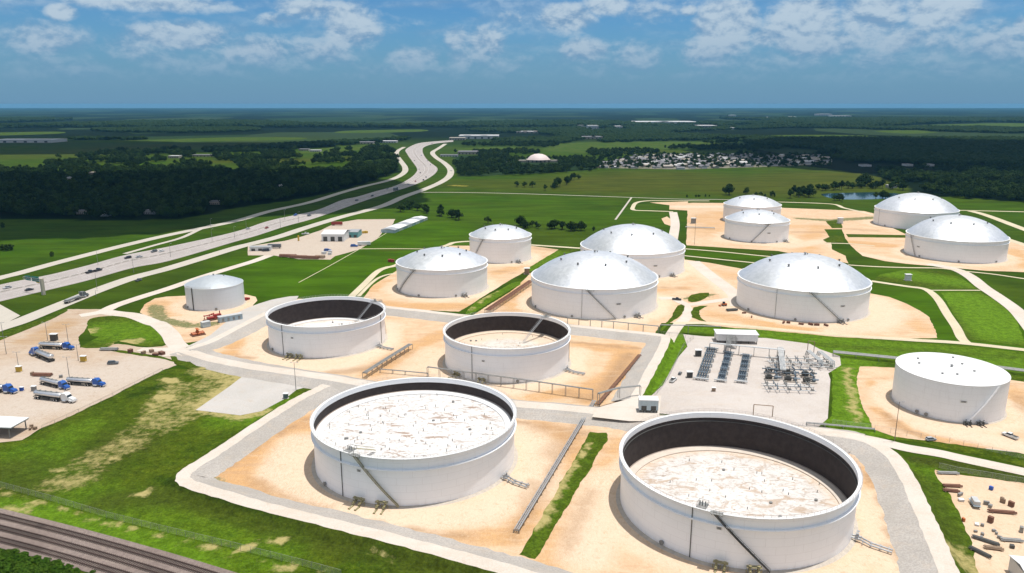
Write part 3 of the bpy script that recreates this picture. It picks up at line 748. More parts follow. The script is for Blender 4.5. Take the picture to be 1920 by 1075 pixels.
# ---- north-side pads
patch('sandy_pad', [(680, 560), (700, 535), (745, 507), (800, 480), (845, 461), (995, 461), (1052, 469), (1020, 490), (990, 506), (965, 520), (900, 560), (880, 573), (860, 585), (724, 578)], .05, M['sand'], 'sand', 5, 1)
patch('sandy_pad', [(885, 592), (960, 545), (1000, 508), (1100, 469), (1200, 462), (1282, 468), (1284, 487), (1330, 493), (1400, 506), (1500, 520), (1634, 551), (1667, 557), (1700, 570), (1727, 584), (1742, 595), (1754, 617), (1757, 634), (1640, 636), (1500, 628), (1400, 618), (1300, 606), (1240, 606), (1228, 625), (1064, 609), (900, 596)], .05, M['sand'], 'sand', 5, 1)
patch('grass_strip', [(872, 590), (878, 579), (891, 567), (960, 531), (976, 527), (975, 534), (960, 542), (908, 574), (880, 591)], .09, G, 'grass', 4, 1)
patch('grass_strip', [(988, 510), (990, 503), (1047, 468.5), (1094, 467.6), (1050, 480), (997, 508.7)], .09, G, 'grass', 4, 1)
road('gravel_track', [(655, 560), (682, 534), (707, 510), (724, 502), (744, 497), (790, 476), (837, 460.5), (855, 454.5), (900, 453), (993, 459.3), (1094, 466)], 5, .12, M['yellow_road'])
road('gravel_track', [(672, 556), (700, 528), (720, 517), (745, 512)], 2.5, .12, M['yellow_road'])
road('gravel_track', [(1300, 490), (1330, 515), (1375, 550), (1385, 575)], 10, .10, M['pale_road'])
road('gravel_track', [(1284, 572), (1290, 590), (1270, 612), (1258, 630), (1240, 665), (1212, 715), (1196, 745)], 6.5, .12, PR)
road('gravel_track', [(1236, 560), (1262, 560), (1290, 571), (1330, 566), (1375, 560)], 6, .11, M['pale_road'])
patch('grass_strip', [(1270, 573.5), (1282.7, 573.5), (1278.5, 588.6), (1255, 607), (1240, 622), (1236, 618), (1253, 603)], .15, G, 'grass', 4, 2)
patch('grass_strip', [(1300, 577), (1327, 573.5), (1312, 582), (1313, 595), (1324, 603), (1298, 596)], .15, G, 'grass', 4, 2)
patch('grass_strip', [(1290, 565), (1296, 553), (1330, 549), (1322, 560), (1305, 566)], .15, G, 'grass', 4, 2)
road('gravel_track', [(1262, 606), (1330, 606), (1400, 612), (1560, 627), (1700, 637), (1800, 643), (1920, 656), (1990, 664)], 5, .16, M['yellow_road'])
# grass belt south of that road and round the metering yard
patch('lawn', [(1262, 612), (1400, 616), (1560, 631), (1700, 641), (1800, 648), (2000, 670), (2000, 900), (1900, 870), (1724, 830), (1560, 812), (1540, 795), (1560, 780), (1560, 700), (1519, 645), (1421, 633), (1330, 628), (1281, 625), (1288, 650), (1270, 672), (1243, 721), (1220, 743), (1197, 746), (1198, 736), (1235, 670)], .07, G, 'grass', 3.5, 1)
patch('metering_yard', [(1281, 627), (1321, 631), (1436, 634), (1519, 645), (1537, 655), (1574.6, 668), (1577, 685), (1553, 700), (1557, 712), (1552, 785), (1535, 800), (1440, 800), (1235, 775), (1215, 748), (1243, 722), (1270, 672), (1289, 650)], .11, M['process_gravel'], smooth=1)
patch('sandy_pad', [(1612, 687), (1680, 690), (1800, 700), (1920, 716), (2100, 740), (2100, 900), (1920, 851), (1878, 843.6), (1839, 840), (1677, 819), (1638, 806), (1617, 761), (1606, 717)], .11, M['sand'], 'sand', 3, 1)
patch('gravel_pad', [(1742, 800), (1810, 815), (1930, 812), (2100, 840), (2100, 890), (1920, 850), (1850, 842), (1800, 826)], .15, M['white_gravel'], smooth=1)
# south-east road and yards
road('gravel_road', [(1560, 812), (1640, 826), (1700, 840), (1760, 850), (1800, 859), (1870, 874), (1930, 887), (2050, 915)], 6.5, .12, PR)
patch('grass_verge', [(1695, 860), (1713, 856), (1793, 865), (1920, 893), (2050, 925), (2050, 935), (1920, 906), (1793, 889), (1753, 880), (1758, 898), (1782, 927), (1798, 962), (1817, 1005), (1834, 1075), (1850, 1150), (1810, 1150), (1784, 1075), (1770, 1029), (1751, 967), (1732, 922), (1708, 882)], .13, G, 'grass', 3, 1)
patch('storage_yard', [(1753, 880), (1793, 888), (1920, 906), (2050, 934), (2150, 1200), (1860, 1200), (1834, 1075), (1817, 1005), (1798, 962), (1782, 927), (1758, 898)], .10, M['sand'], 'sand', 3, 1)
# far pads
patch('sandy_pad', [(1255, 383), (1300, 380.5), (1360, 381), (1470, 390), (1620, 396), (1640, 401), (1645, 430), (1545, 430), (1556, 445), (1560, 468), (1585, 480), (1590, 494), (1560, 488), (1500, 479), (1460, 471), (1287, 460), (1289, 395), (1255, 393)], .05, M['sand'], 'sand', 7, 1)
patch('sandy_pad', [(1575, 420), (1640, 412), (1700, 440), (1890, 450), (1925, 462), (1960, 512), (1850, 508), (1760, 500), (1700, 495), (1660, 490), (1618, 480), (1600, 466), (1585, 447)], .05, M['sand'], 'sand', 7, 1)
patch('grass_strip', [(1586, 439), (1698, 441), (1698, 446), (1590, 445)], .10, G, 'grass', 8, 1)
patch('grass_strip', [(1548, 415), (1575, 412), (1580, 428), (1560, 428)], .10, G, 'grass', 8, 1)
patch('grass_strip', [(1542, 450), (1565, 441), (1583, 444), (1582, 455), (1550, 455)], .10, G, 'grass', 8, 1)
road('gravel_track', [(1262, 398), (1266, 420), (1262, 446), (1258, 470)], 9, .12, M['pale_road'])
road('gravel_track', [(1330, 377), (1250, 376.5), (1215, 376.7), (1194, 380), (1187, 388), (1189, 394), (1220, 395.5), (1262, 397)], 5, .12, M['yellow_road'])
patch('sandy_pad', [(1218, 380), (1290, 378), (1290, 384), (1262, 386)], .09, M['sand'], 'sand', 8, 1)
road('gravel_track', [(1536, 456), (1590, 457), (1640, 461)], 3, .14, M['yellow_road'])
road('gravel_track', [(1590, 497), (1640, 500), (1700, 502), (1760, 503), (1800, 508)], 3, .13, M['yellow_road'])
road('gravel_track', [(1633, 527), (1700, 537), (1730, 541), (1745, 548), (1760, 563), (1776, 589), (1793, 614), (1803, 634), (1815, 645)], 5, .13, M['yellow_road'])
road('gravel_track', [(1745, 544.5), (1838, 544.5)], 2, .12, M['yellow_road'])
road('gravel_track', [(1740, 495), (1790, 505), (1818, 518), (1843, 538), (1870, 556), (1903, 580), (1925, 604), (1960, 650)], 9, .12, M['pale_road'])
road('gravel_track', [(1800, 508), (1860, 514), (1920, 522.7), (1990, 532)], 3, .13, M['yellow_road'])
road('gravel_track', [(1282, 466.5), (1350, 472), (1430, 480), (1500, 486)], 3, .12, M['yellow_road'])
road('gravel_track', [(1282, 479.5), (1340, 485.5), (1415, 493)], 3, .12, M['yellow_road'])
road('gravel_track', [(1462, 379), (1557, 382.6), (1582, 390), (1616, 397.7), (1650, 407)], 5, .12, M['yellow_road'])
road('gravel_track', [(790, 361), (850, 361), (960, 363), (1100, 367.5), (1277, 373.5), (1361, 374.5), (1462, 379)], 3.5, .08, M['frontage'])
road('gravel_track', [(1799, 394.5), (1860, 396), (1990, 399)], 5, .08, M['yellow_road'])
road('gravel_track', [(1820, 396), (1850, 404), (1920, 430), (1990, 455)], 9, .10, M['yellow_road'])
road('gravel_track', [(1880, 446), (1920, 459), (1990, 480)], 8, .10, M['yellow_road'])
road('gravel_track', [(1184, 370.7), (1170, 390), (1154, 412)], 2.2, .07, M['frontage'])
road('gravel_track', [(660, 467), (730, 466.5), (800, 467)], 2.2, .08, M['yellow_road'])
road('gravel_track', [(755, 418), (700, 452), (630, 492), (560, 530)], .7, .07, M['yellow_road'])
patch('dirt_patch', [(1240, 410), (1250, 406), (1262, 414), (1260, 425), (1246, 420)], .09, M['sand'], 'sand', 8, 1)
patch('lawn', [(1650, 515), (1700, 506), (1765, 508), (1800, 520), (1832, 542), (1745, 542), (1700, 534), (1640, 524)], .09, G, 'grass', 5, 1)
patch('lawn', [(1765, 549), (1838, 548), (1870, 566), (1902, 592), (1925, 650), (1850, 641), (1812, 636), (1795, 600)], .09, G, 'grass', 5, 1)
# pond
def mat_water():
    m, t, b = new_mat('pond_water')
    b.inputs['Base Color'].default_value = (0.02, 0.06, 0.08, 1); b.inputs['Roughness'].default_value = 0.08
    bump(t, b, t.noise(objco(t), 0.6, 3, .6), 0.25, 0.1)
    return m
patch('pond', [(1540, 364), (1580, 362), (1640, 361), (1690, 364), (1680, 371), (1630, 374), (1580, 374), (1555, 371)], .10, mat_water(), smooth=3)
# far clearings and pastures
M['pasture'] = mat_gravel('far_pasture', (0.028, 0.066, 0.010), (0.050, 0.085, 0.014), (0.070, 0.092, 0.020), fine=.02, dirt=.06)
M['pasture'].node_tree.nodes['Principled BSDF'].inputs['Specular IOR Level'].default_value = 0.0
CLEAR = [[(-40, 250), (105, 247), (110, 251), (-40, 255)], [(110, 266), (300, 262), (420, 258), (560, 258), (560, 262), (420, 265), (250, 268)], [(640, 246), (700, 244), (790, 243), (790, 247), (640, 250)],
         [(560, 284), (640, 274), (700, 272), (690, 279), (600, 288)], [(1020, 283), (1060, 268), (1300, 266), (1340, 272), (1250, 280), (1120, 286)], [(860, 279), (960, 275), (985, 280), (940, 285), (870, 285)],
         [(1340, 255), (1560, 253), (1640, 256), (1560, 260), (1400, 259)], [(1690, 236), (1900, 231), (1940, 236), (1800, 240)], [(1640, 246), (1720, 244), (1760, 248), (1700, 251)], [(1330, 236), (1500, 234), (1520, 237), (1380, 239)], [(300, 237), (470, 235), (480, 238), (320, 240)], [(940, 226), (1120, 225), (1130, 227), (960, 229)], [(0, 276), (60, 274), (70, 279), (0, 282)]]
for q in CLEAR: patch('pasture', q, .05, M['pasture'], smooth=3)
# fields
patch('village_ground', [(1108, 315), (1150, 304), (1210, 293), (1400, 292), (1558, 296), (1560, 308), (1440, 313), (1280, 318)], .04, mat_gravel('village_lots', (0.09, 0.10, 0.05), (0.17, 0.155, 0.12), (0.21, 0.19, 0.16), fine=.05, dirt=.3), smooth=1)
# ------------------------------------------------------------------ tanks
def mat_shell(name, col, streaks=0.15, bands=True):
    m, t, b = new_mat(name)
    co = objco(t)
    sep = t.node('ShaderNodeSeparateXYZ', inp={0: co})
    z = sep.outputs[2]
    ang = t.math('ARCTAN2', sep.outputs[1], sep.outputs[0])
    vec = t.node('ShaderNodeCombineXYZ', inp={0: t.math('MULTIPLY', ang, 14.0), 1: 0.0, 2: t.math('MULTIPLY', z, 0.12)}).outputs[0]
    st = t.noise(vec, 1.0, 6, 0.72)
    big = t.noise(co, 0.06, 4, 0.6)
    c = t.mix(t.math('MULTIPLY', t.ramp(st, 0.5, 0.75), streaks * 1.4), col, tuple(q * 0.72 for q in col))
    c = t.mix(t.math('MULTIPLY', t.ramp(big, 0.35, 0.7), 0.25), c, tuple(q * 0.85 for q in col))
    if bands:   # weld seams between the plate courses
        fr = t.math('FRACT', t.math('DIVIDE', z, 2.42))
        seam = t.ramp(t.math('ABSOLUTE', t.math('SUBTRACT', fr, 0.5)), 0.475, 0.5)
        row = t.math('FLOOR', t.math('DIVIDE', z, 2.42))
        fa = t.math('FRACT', t.math('ADD', t.math('MULTIPLY', ang, 4.4), t.math('MULTIPLY', row, 0.37)))
        vs = t.ramp(t.math('ABSOLUTE', t.math('SUBTRACT', fa, 0.5)), 0.49, 0.5)
        c = t.mix(t.math('MULTIPLY', t.math('MAXIMUM', seam, vs), 0.30), c, (0.40, 0.38, 0.37))
    foot = t.ramp(z, 0.0, 1.6, 0.35, 0.0)
    c = t.mix(t.math('MULTIPLY', foot, t.ramp(st, 0.35, 0.6)), c, (0.5, 0.40, 0.31))
    t.set(b.inputs['Base Color'], c)
    b.inputs['Roughness'].default_value = 0.42; b.inputs['Specular IOR Level'].default_value = 0.45
    return m
M['shell'] = mat_shell('white_tank_paint', (0.875, 0.89, 0.915))
M['shell_old'] = mat_shell('chalky_tank_paint', (0.83, 0.85, 0.88), 0.3)
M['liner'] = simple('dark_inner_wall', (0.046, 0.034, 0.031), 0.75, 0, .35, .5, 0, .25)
M['trim'] = simple('off_white_steel', (0.74, 0.74, 0.73), 0.5, 0, .12, 1.5)
M['grey_steel'] = simple('weathered_grey_steel', (0.30, 0.30, 0.29), 0.6, .3, .3, 1.0)
M['dark_steel'] = simple('dark_steel', (0.085, 0.085, 0.08), 0.6, .3, .3, 1.0)
M['yellow_steel'] = simple('yellowish_steel', (0.36, 0.32, 0.17), 0.6, .1, .35, .7)
M['galv'] = simple('galvanised_steel', (0.48, 0.49, 0.50), 0.45, .5, .2, 1.5)
M['concrete'] = simple('dusty_concrete', (0.50, 0.44, 0.37), 0.9, 0, .2, .7)
def mat_dome():
    m, t, b = new_mat('aluminium_dome_panels')
    a = t.node('ShaderNodeAttribute', attribute_name='panel').outputs['Fac']
    n = t.noise(objco(t), 0.08, 4, 0.6)
    c = t.mix(a, (0.69, 0.71, 0.74), (0.78, 0.795, 0.825))
    t.set(b.inputs['Base Color'], c)
    b.inputs['Metallic'].default_value = 0.75
    t.set(b.inputs['Roughness'], t.ramp(a, 0, 1, 0.43, 0.46))
    return m
M['dome'] = mat_dome()
def mat_roofdeck(name, base, dirt, amt, orange=0.0):
    m, t, b = new_mat(name)
    co = objco(t)
    sep = t.node('ShaderNodeSeparateXYZ', inp={0: co})
    rad = t.math('SQRT', t.math('ADD', t.math('POWER', sep.outputs[0], 2.0), t.math('POWER', sep.outputs[1], 2.0)))
    vor = t.node('ShaderNodeTexVoronoi', feature='DISTANCE_TO_EDGE', inp={'Vector': t.scale(co, 1, .75, 1, R(35)), 'Scale': 0.42, 'Randomness': 1.0})
    edge = t.ramp(vor.outputs[0], 0.0, 0.22, 0.6, 0.0)
    n = t.noise(t.scale(co, .55, 1.3, 1, R(8)), 0.9, 4, 0.7, 0.6); n2 = t.noise(co, 0.12, 4, 0.6)
    k = t.math('MULTIPLY', edge, t.ramp(t.noise(co, 0.5, 4, 0.7), 0.47, 0.62))
    c = t.mix(t.ramp(n2, 0.35, 0.7), base, tuple(q * 0.9 for q in base))
    c = t.mix(t.math('MULTIPLY', k, amt * (0.9 if orange else 0.5)), c, dirt)
    c = t.mix(t.math('MULTIPLY', t.ramp(n, 0.56, 0.66), amt * .9, clamp=True), c, tuple(q * .8 for q in dirt))
    big = t.noise(t.scale(co, .7, 1.5, 1, R(20)), 0.16, 5, 0.72, 1.0)
    c = t.mix(t.math('MULTIPLY', t.ramp(big, 0.545, 0.62), amt * .85, clamp=True), c, tuple(q * 1.25 for q in dirt))
    rim = t.ramp(t.math('ADD', rad, t.math('MULTIPLY', n2, 5.0)), orange if orange else 900.0, (orange + 7) if orange else 950.0)
    c = t.mix(t.math('MULTIPLY', rim, 0.75), c, (0.66, 0.50, 0.36))
    t.set(b.inputs['Base Color'], c); b.inputs['Roughness'].default_value = 0.6
    bump(t, b, n, 0.3, 0.08)
    return m
M['wire'] = simple('handrail_steel', (0.55, 0.53, 0.52), 0.5, .3, .2, 1.0)
M['pink_wire'] = simple('rusty_handrail', (0.50, 0.42, 0.40), 0.6, .2, .3, 1.0)

def ring_rail(mb, r, z, h, n, a0=0.0, a1=2*math.pi, th=.05, c=(0, 0)):
    full = abs(a1 - a0 - 2*math.pi) < 1e-6
    for k in range(n + (0 if full else 1)):
        a = a0 + (a1 - a0) * k / n
        x, y = c[0] + r*math.cos(a), c[1] + r*math.sin(a)
        mb.box((x, y, z + h/2), (th, th, h), a)
    for hh in (h, h * .5):
        pr = [(r - th*.6, z + hh - th*.6), (r + th*.6, z + hh - th*.6), (r + th*.6, z + hh + th*.6), (r - th*.6, z + hh + th*.6)]
        mb.lathe(pr, max(24, n), c=c, a0=a0, a1=a1, close=True)
def helix_stair(root, Rr, a_bot, a_top, z0, z1, mat, width=1.0, w2=None):
    """stair winding up the outside of the shell"""
    n = int(abs(z1 - z0) / 0.24); mb = MB(); rail = MB()
    ri, ro = Rr + .12, Rr + .12 + width
    pi_, po = [], []
    for k in range(n + 1):
        a = a_bot + (a_top - a_bot) * k / n; z = z0 + (z1 - z0) * k / n
        pi_.append((ri*math.cos(a), ri*math.sin(a), z)); po.append((ro*math.cos(a), ro*math.sin(a), z))
        if k < n:
            am = a + (a_top - a_bot) / n * .5
            rm = (ri + ro) / 2
            mb.box((rm*math.cos(am), rm*math.sin(am), z + .2), (width, Rr*abs(a_top - a_bot)/n*.9, .05), am)
    for pts in (pi_, po):                                          # stringers
        for p, q in zip(pts, pts[1:]):
            mb.add([(p[0], p[1], p[2]-.12), (q[0], q[1], q[2]-.12), (q[0], q[1], q[2]+.22), (p[0], p[1], p[2]+.22)], [(0, 1, 2, 3)])
    for k in range(0, n, 6): 
        p = po[k]; rail.box((p[0], p[1], p[2] + .65), (.06, .06, 1.0), 0)
    rail.tube([(p[0], p[1], p[2] + 1.15) for p in po[::3]], .045, 6)
    rail.tube([(p[0], p[1], p[2] + .7) for p in po[::3]], .03, 6)
    s = mb.build('stair', mat, root); rail.build('handrail', mat, s)
    return s
def platform(root, Rr, a, z, w=2.4, d=1.5, mat=None, name='platform', rail=True):
    mb = MB(); c, s = math.cos(a), math.sin(a)
    mb.box(((Rr + d/2)*c, (Rr + d/2)*s, z), (d, w, .12), a)
    for sgn in (-1, 1):
        x, y = (Rr + d*.3)*c - sgn*w*.42*s, (Rr + d*.3)*s + sgn*w*.42*c
        mb.box((x, y, z - .5), (.12, .12, .9), a)
    if rail:
        for i in range(5):
            u = -w/2 + w*i/4
            x, y = (Rr + d)*c - u*s, (Rr + d)*s + u*c
            mb.box((x, y, z + .6), (.06, .06, 1.1), a)
        for hh in (.6, 1.12):
            mb.box(((Rr + d)*c, (Rr + d)*s, z + hh), (.06, w, .06), a)
    return mb.build(name, mat or M['grey_steel'], root)
def flange_pipe(mb, pts, r, n=10, gap=3.0):
    mb.tube(pts, r, n)
    for i in range(len(pts) - 1):
        p, q = Vector(pts[i]), Vector(pts[i+1]); d = q - p; L = d.length
        k = max(1, int(L / gap))
        for j in range(k + 1):
            c = p + d * (j / k) ; e = d.normalized() * .06
            mb.tube([c - e, c + e], r * 1.55, n)
def valve(mb, x, y, z, r, a=0.0):
    """gate valve: body, bonnet, stem and handwheel"""
    mb.tube([(x - .5*math.cos(a), y - .5*math.sin(a), z), (x + .5*math.cos(a), y + .5*math.sin(a), z)], r*1.5, 10)
    mb.tube([(x, y, z), (x, y, z + r*3.2)], r*.7, 8)
    mb.tube([(x, y, z + r*3.2), (x, y, z + r*3.2 + .7)], .05, 6)
    mb.tube([(x, y, z + r*3.2 + .55), (x, y, z + r*3.2 + .62)], r*1.6, 12)
def nozzle_group(root, Rr, a, mat, name='inlet_valve', big=1.0, out=5.0):
    mb = MB(); c, s = math.cos(a), math.sin(a)
    def L(r, t, z): return (r*c - t*s, r*s + t*c, z)
    for tt in (-1.3*big, 1.3*big):
        flange_pipe(mb, [L(Rr - .1, tt, 1.1), L(Rr + out*.55, tt, 1.1)], .33*big, 10, 1.4)
        q = L(Rr + 1.6, tt, 1.1); valve(mb, q[0], q[1], q[2], .34*big, a)
        flange_pipe(mb, [L(Rr + out*.55, tt, 1.1), L(Rr + out*.55, tt, .35), L(Rr + out, tt, .2)], .3*big, 8, 2)
    q = L(Rr + 1.8, 0, 1.9)
    for tt in (-2.3*big, 0, 2.3*big):
        p = L(Rr + 1.2, tt, .6); mb.box(p, (.2, .2, 1.2), a)
    mb.box(L(Rr + 1.2, 0, 2.4*big), (1.2, 4.6*big, .1), a)
    return mb.build(name, mat, root)
def side_manifold(root, Rr, a, mat):
    """pipe run leaving the shell at ground level on low supports"""
    mb = MB(); c, s = math.cos(a), math.sin(a)
    def L(r, t, z): return (r*c - t*s, r*s + t*c, z)
    for k, tt in enumerate((-.9, .5)):
        flange_pipe(mb, [L(Rr - .1, tt, 1.0), L(Rr + 2.2, tt, 1.0), L(Rr + 5.0, tt - 1.2, .8), L(Rr + 10.5, tt - 1.8, .8)], .26, 10, 2.2)
    q = L(Rr + 1.4, -.9, 1.0); valve(mb, *q, .32, a); q = L(Rr + 1.4, .5, 1.0); valve(mb, *q, .32, a)
    for rr in (3, 5.2, 7.4, 9.6):
        mb.box(L(Rr + rr, -1.1, .45), (.25, 2.4, .7), a)
    return mb.build('outlet_manifold', mat, root)
def sign_plate(root, Rr, a, z, w=1.6, h=.9):
    """small plate with rows of dark marks, too small in the photo to read"""
    mb = MB(); c, s = math.cos(a), math.sin(a)
    mb.box(((Rr + .06)*c, (Rr + .06)*s, z), (.05, w, h), a, 0)
    for j, (ww, dz) in enumerate(((.8, .26), (.6, 0.0), (.7, -.26))):
        mb.box(((Rr + .1)*c, (Rr + .1)*s, z + dz*h), (.03, w*ww, h*.16), a, 1)
    return mb.build('number_plate', [M['trim'], M['dark_steel']], root)
def foundation(root, Rr, w=1.4):
    mb = MB(); mb.lathe([(Rr - .3, .02), (Rr - .3, .36), (Rr + .25, .36), (Rr + .4, .30), (Rr + w, .05)], 128)
    mb.build('ring_foundation', M['concrete'], root)
def manways(root, Rr, lst):
    for a in lst:
        mb = MB(); c, s = math.cos(a), math.sin(a)
        mb.tube([((Rr - .1)*c, (Rr - .1)*s, 1.3), ((Rr + .55)*c, (Rr + .55)*s, 1.3)], .55, 14); mb.tube([((Rr + .5)*c, (Rr + .5)*s, 1.3), ((Rr + .6)*c, (Rr + .6)*s, 1.3)], .72, 14)
        mb.build('manway', M['grey_steel'], root)
def az_px(X, Y, Rr, u, z):
    """azimuth on the near side of a tank whose shell point at height z is seen at photo column u"""
    best = None
    for k in range(-900, -0):
        a = math.pi * k / 900
        x, y = X + Rr*math.cos(a), Y + Rr*math.sin(a)
        d = abs(proj(x, y, z)[0] - u)
        nx = math.cos(a)*x + math.sin(a)*y
        if nx < 0 and (best is None or d < best[0]): best = (d, a)
    return best[1]
def _m(nm, r, h, n, mat):
    mb = MB(); mb.tube([(0, 0, 0), (0, 0, h)], r, n); me = bpy.data.meshes.new(nm); me.from_pydata(mb.v, [], mb.f); me.materials.append(mat); return me
LEG = _m('roof_leg', .12, .95, 6, M['grey_steel']); HATCH = _m('hatch', .5, .6, 12, M['grey_steel'])
TANKG = 'oil storage tanks of the terminal'
def open_tank(label, X, Y, Rr, H, depth, deck, opts):
    root = empty('storage_tank', (X, Y, 0)); tag(root, label, 'storage tank', TANKG)
    foundation(root, Rr)
    th = .18
    mb = MB(); mb.lathe([(Rr, .30), (Rr, H)], 192); mb.build('shell', M['shell'], root, smooth=True)
    zi = H - depth
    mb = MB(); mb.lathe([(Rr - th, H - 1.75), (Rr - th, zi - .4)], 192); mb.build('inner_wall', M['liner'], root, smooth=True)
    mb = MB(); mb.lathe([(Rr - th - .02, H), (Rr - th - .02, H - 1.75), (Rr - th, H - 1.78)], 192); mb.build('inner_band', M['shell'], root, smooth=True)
    # rim walkway
    mb = MB(); mb.lathe([(Rr + .9, H - .02), (Rr - th - .05, H + .02), (Rr - th - .05, H - .12), (Rr + .9, H - .14)], 192, close=True)
    mb.build('rim_walkway', M['trim'], root)
    mb = MB(); ring_rail(mb, Rr + .85, H, 1.05, 110, th=.045); mb.build('rim_handrail', opts.get('rail', M['wire']), root)
    g = H - opts.get('girder', 3.6)
    mb = MB(); mb.lathe([(Rr + .02, g + .05), (Rr + .75, g), (Rr + .75, g - .28), (Rr + .70, g - .28), (Rr + .70, g - .05), (Rr + .02, g - .05)], 192); mb.build('wind_girder', M['shell'], root)
    if opts.get('inner_ring'):
        mb = MB(); mb.lathe([(Rr - th - .03, H - 2.9), (Rr - th - .22, H - 2.95), (Rr - th - .22, H - 3.15), (Rr - th - .03, H - 3.2)], 192); mb.build('inner_stiffener', M['dark_steel'], root)
    # floating roof: deck, pontoon ring and seal
    mb = MB(); mb.lathe([(0.01, zi + .25), (Rr*.5, zi + .1), (Rr - 3.2, zi)], 128); d = mb.build('floating_roof', deck, root, smooth=False)
    mb = MB(); mb.lathe([(Rr - 3.2, zi - .1), (Rr - 3.2, zi + .35), (Rr - .45, zi + .55), (Rr - .45, zi - .2)], 128); mb.build('pontoon', opts.get('pontoon', M['trim']), d)
    mb = MB(); mb.lathe([(Rr - .5, zi + .56), (Rr - th - .03, zi + .75)], 128); mb.build('rim_seal', simple('rusty_seal', (0.30, 0.24, 0.20), .8), d)
    rg = random.Random(int(X * 10))
    for k in range(min(70, opts.get('legs', 60))):     # roof leg sleeves and hatches
        rr = (Rr - 4) * math.sqrt(rg.random()); a = rg.uniform(0, 6.283)
        o = bpy.data.objects.new('roof_leg', LEG); COL.objects.link(o); o.parent = d; o.location = (rr*math.cos(a), rr*math.sin(a), zi)
    for k in range(6):
        rr = (Rr - 5) * math.sqrt(rg.random()); a = rg.uniform(0, 6.283)
        o = bpy.data.objects.new('hatch', HATCH); COL.objects.link(o); o.parent = d; o.location = (rr*math.cos(a), rr*math.sin(a), zi)
    ab, at = opts['stair']
    helix_stair(root, Rr, ab, at, .4, H - .1, opts.get('stair_mat', M['grey_steel']), 1.0)
    platform(root, Rr + .2, at + (.03 if at < ab else -.03), H, 3.2, 1.6, M['grey_steel'])
    # gauger's platform and rolling ladder down to the deck
    ga = opts.get('gauge', at)
    mb = MB(); c, s = math.cos(ga), math.sin(ga)
    mb.box(((Rr - 1.2)*c, (Rr - 1.2)*s, H + .05), (3.2, 2.6, .12), ga)
    for i in range(4):
        for j in (-1.25, 1.25):
            x = (Rr - 2.7 + i)*c - j*s; y = (Rr - 2.7 + i)*s + j*c
            mb.box((x, y, H + .6), (.06, .06, 1.1), ga)
    for j in (-1.25, 1.25): mb.box(((Rr - 1.2)*c - j*s, (Rr - 1.2)*s + j*c, H + 1.15), (3.1, .07, .07), ga)
    mb.box(((Rr - 2.6)*c, (Rr - 2.6)*s, H + 1.15), (.07, 2.5, .07), ga)
    for j in (-.7, 0, .8): mb.tube([((Rr - 1.0)*c - j*s, (Rr - 1.0)*s + j*c, H), ((Rr - 1.0)*c - j*s, (Rr - 1.0)*s + j*c, H + 1.5)], .16, 8)
    mb.build('gauge_platform', M['grey_steel'], root)
    L = opts.get('ladder', 14)
    mb = MB()
    for j in (-.5, .5):
        mb.tube([((Rr - 2.4)*c - j*s, (Rr - 2.4)*s + j*c, H + .1), ((Rr - 2.4 - L)*c - j*s, (Rr - 2.4 - L)*s + j*c, zi + .9)], .09, 6)
        mb.tube([((Rr - 2.4)*c - j*s, (Rr - 2.4)*s + j*c, H + 1.1), ((Rr - 2.4 - L)*c - j*s, (Rr - 2.4 - L)*s + j*c, zi + 1.8)], .04, 6)
    for k in range(24):
        f = k / 23
        mb.box(((Rr - 2.4 - L*f)*c, (Rr - 2.4 - L*f)*s, (H + .1)*(1-f) + (zi + .9)*f), (.3, 1.0, .05), ga)
    mb.build('rolling_ladder', opts.get('ladder_mat', M['galv']), root)
    for a in opts.get('drains', []):
        mb = MB(); mb.tube([((Rr + .16)*math.cos(a), (Rr + .16)*math.sin(a), .4), ((Rr + .16)*math.cos(a), (Rr + .16)*math.sin(a), H - .2)], .12, 8)
        mb.build('downpipe', M['dark_steel'], root)
    for a in opts.get('nozzles', []): nozzle_group(root, Rr, a, opts.get('noz_mat', M['yellow_steel']), big=.85)
    for a in opts.get('manifold', []): side_manifold(root, Rr, a, M['galv'])
    for a, z in opts.get('plates', []): sign_plate(root, Rr, a, z)
    manways(root, Rr, opts.get('manways', []))
    return root
def dome_mesh(Rr, H, rise, seed, cell=2.3):
    """geodesic aluminium roof: flat triangular panels, each with its own slight tilt and tone"""
    rs = (Rr*Rr + rise*rise) / (2*rise); zc = H + rise - rs; th_max = math.asin(Rr / rs)
    pts = []; rg = random.Random(seed)
    h = cell * math.sqrt(3) / 2; n = int(Rr / h) + 2
    for j in range(-n, n + 1):
        for i in range(-n - 2, n + 3):
            x = (i + (j % 2) * .5) * cell; y = j * h
            if math.hypot(x, y) < Rr - cell * .45: pts.append(Vector((x, y)))
    m = int(2 * math.pi * Rr / cell)
    ring = [Vector((Rr*math.cos(2*math.pi*k/m), Rr*math.sin(2*math.pi*k/m))) for k in range(m)]
    k0 = len(pts); pts += ring
    v, e, f, *_ = delaunay_2d_cdt(pts, [(k0 + k, k0 + (k+1) % m) for k in range(m)], [], 1, 1e-4)
    vv = []
    for p in v:
        r = min(p.length, Rr - 1e-6); d = Vector((p.x, p.y)).normalized() if p.length > 1e-6 else Vector((1, 0))
        th = r / Rr * th_max
        vv.append((d.x*rs*math.sin(th), d.y*rs*math.sin(th), zc + rs*math.cos(th)))
    ff = []; 
    for q in f:
        a, b, c = [v[i] for i in q[:3]]
        ff.append(tuple(q) if (b-a).cross(c-a) > 0 else tuple(reversed(q)))
    me = bpy.data.meshes.new('dome_roof'); me.from_pydata(vv, [], ff)
    me.polygons.foreach_set('use_smooth', [True] * len(me.polygons))
    at = me.attributes.new('panel', 'FLOAT', 'FACE')
    at.data.foreach_set('value', [rg.random() for _ in ff])
    def zat(r): th = r / Rr * th_max; return rs*math.sin(th), zc + rs*math.cos(th), th
    return me, zat
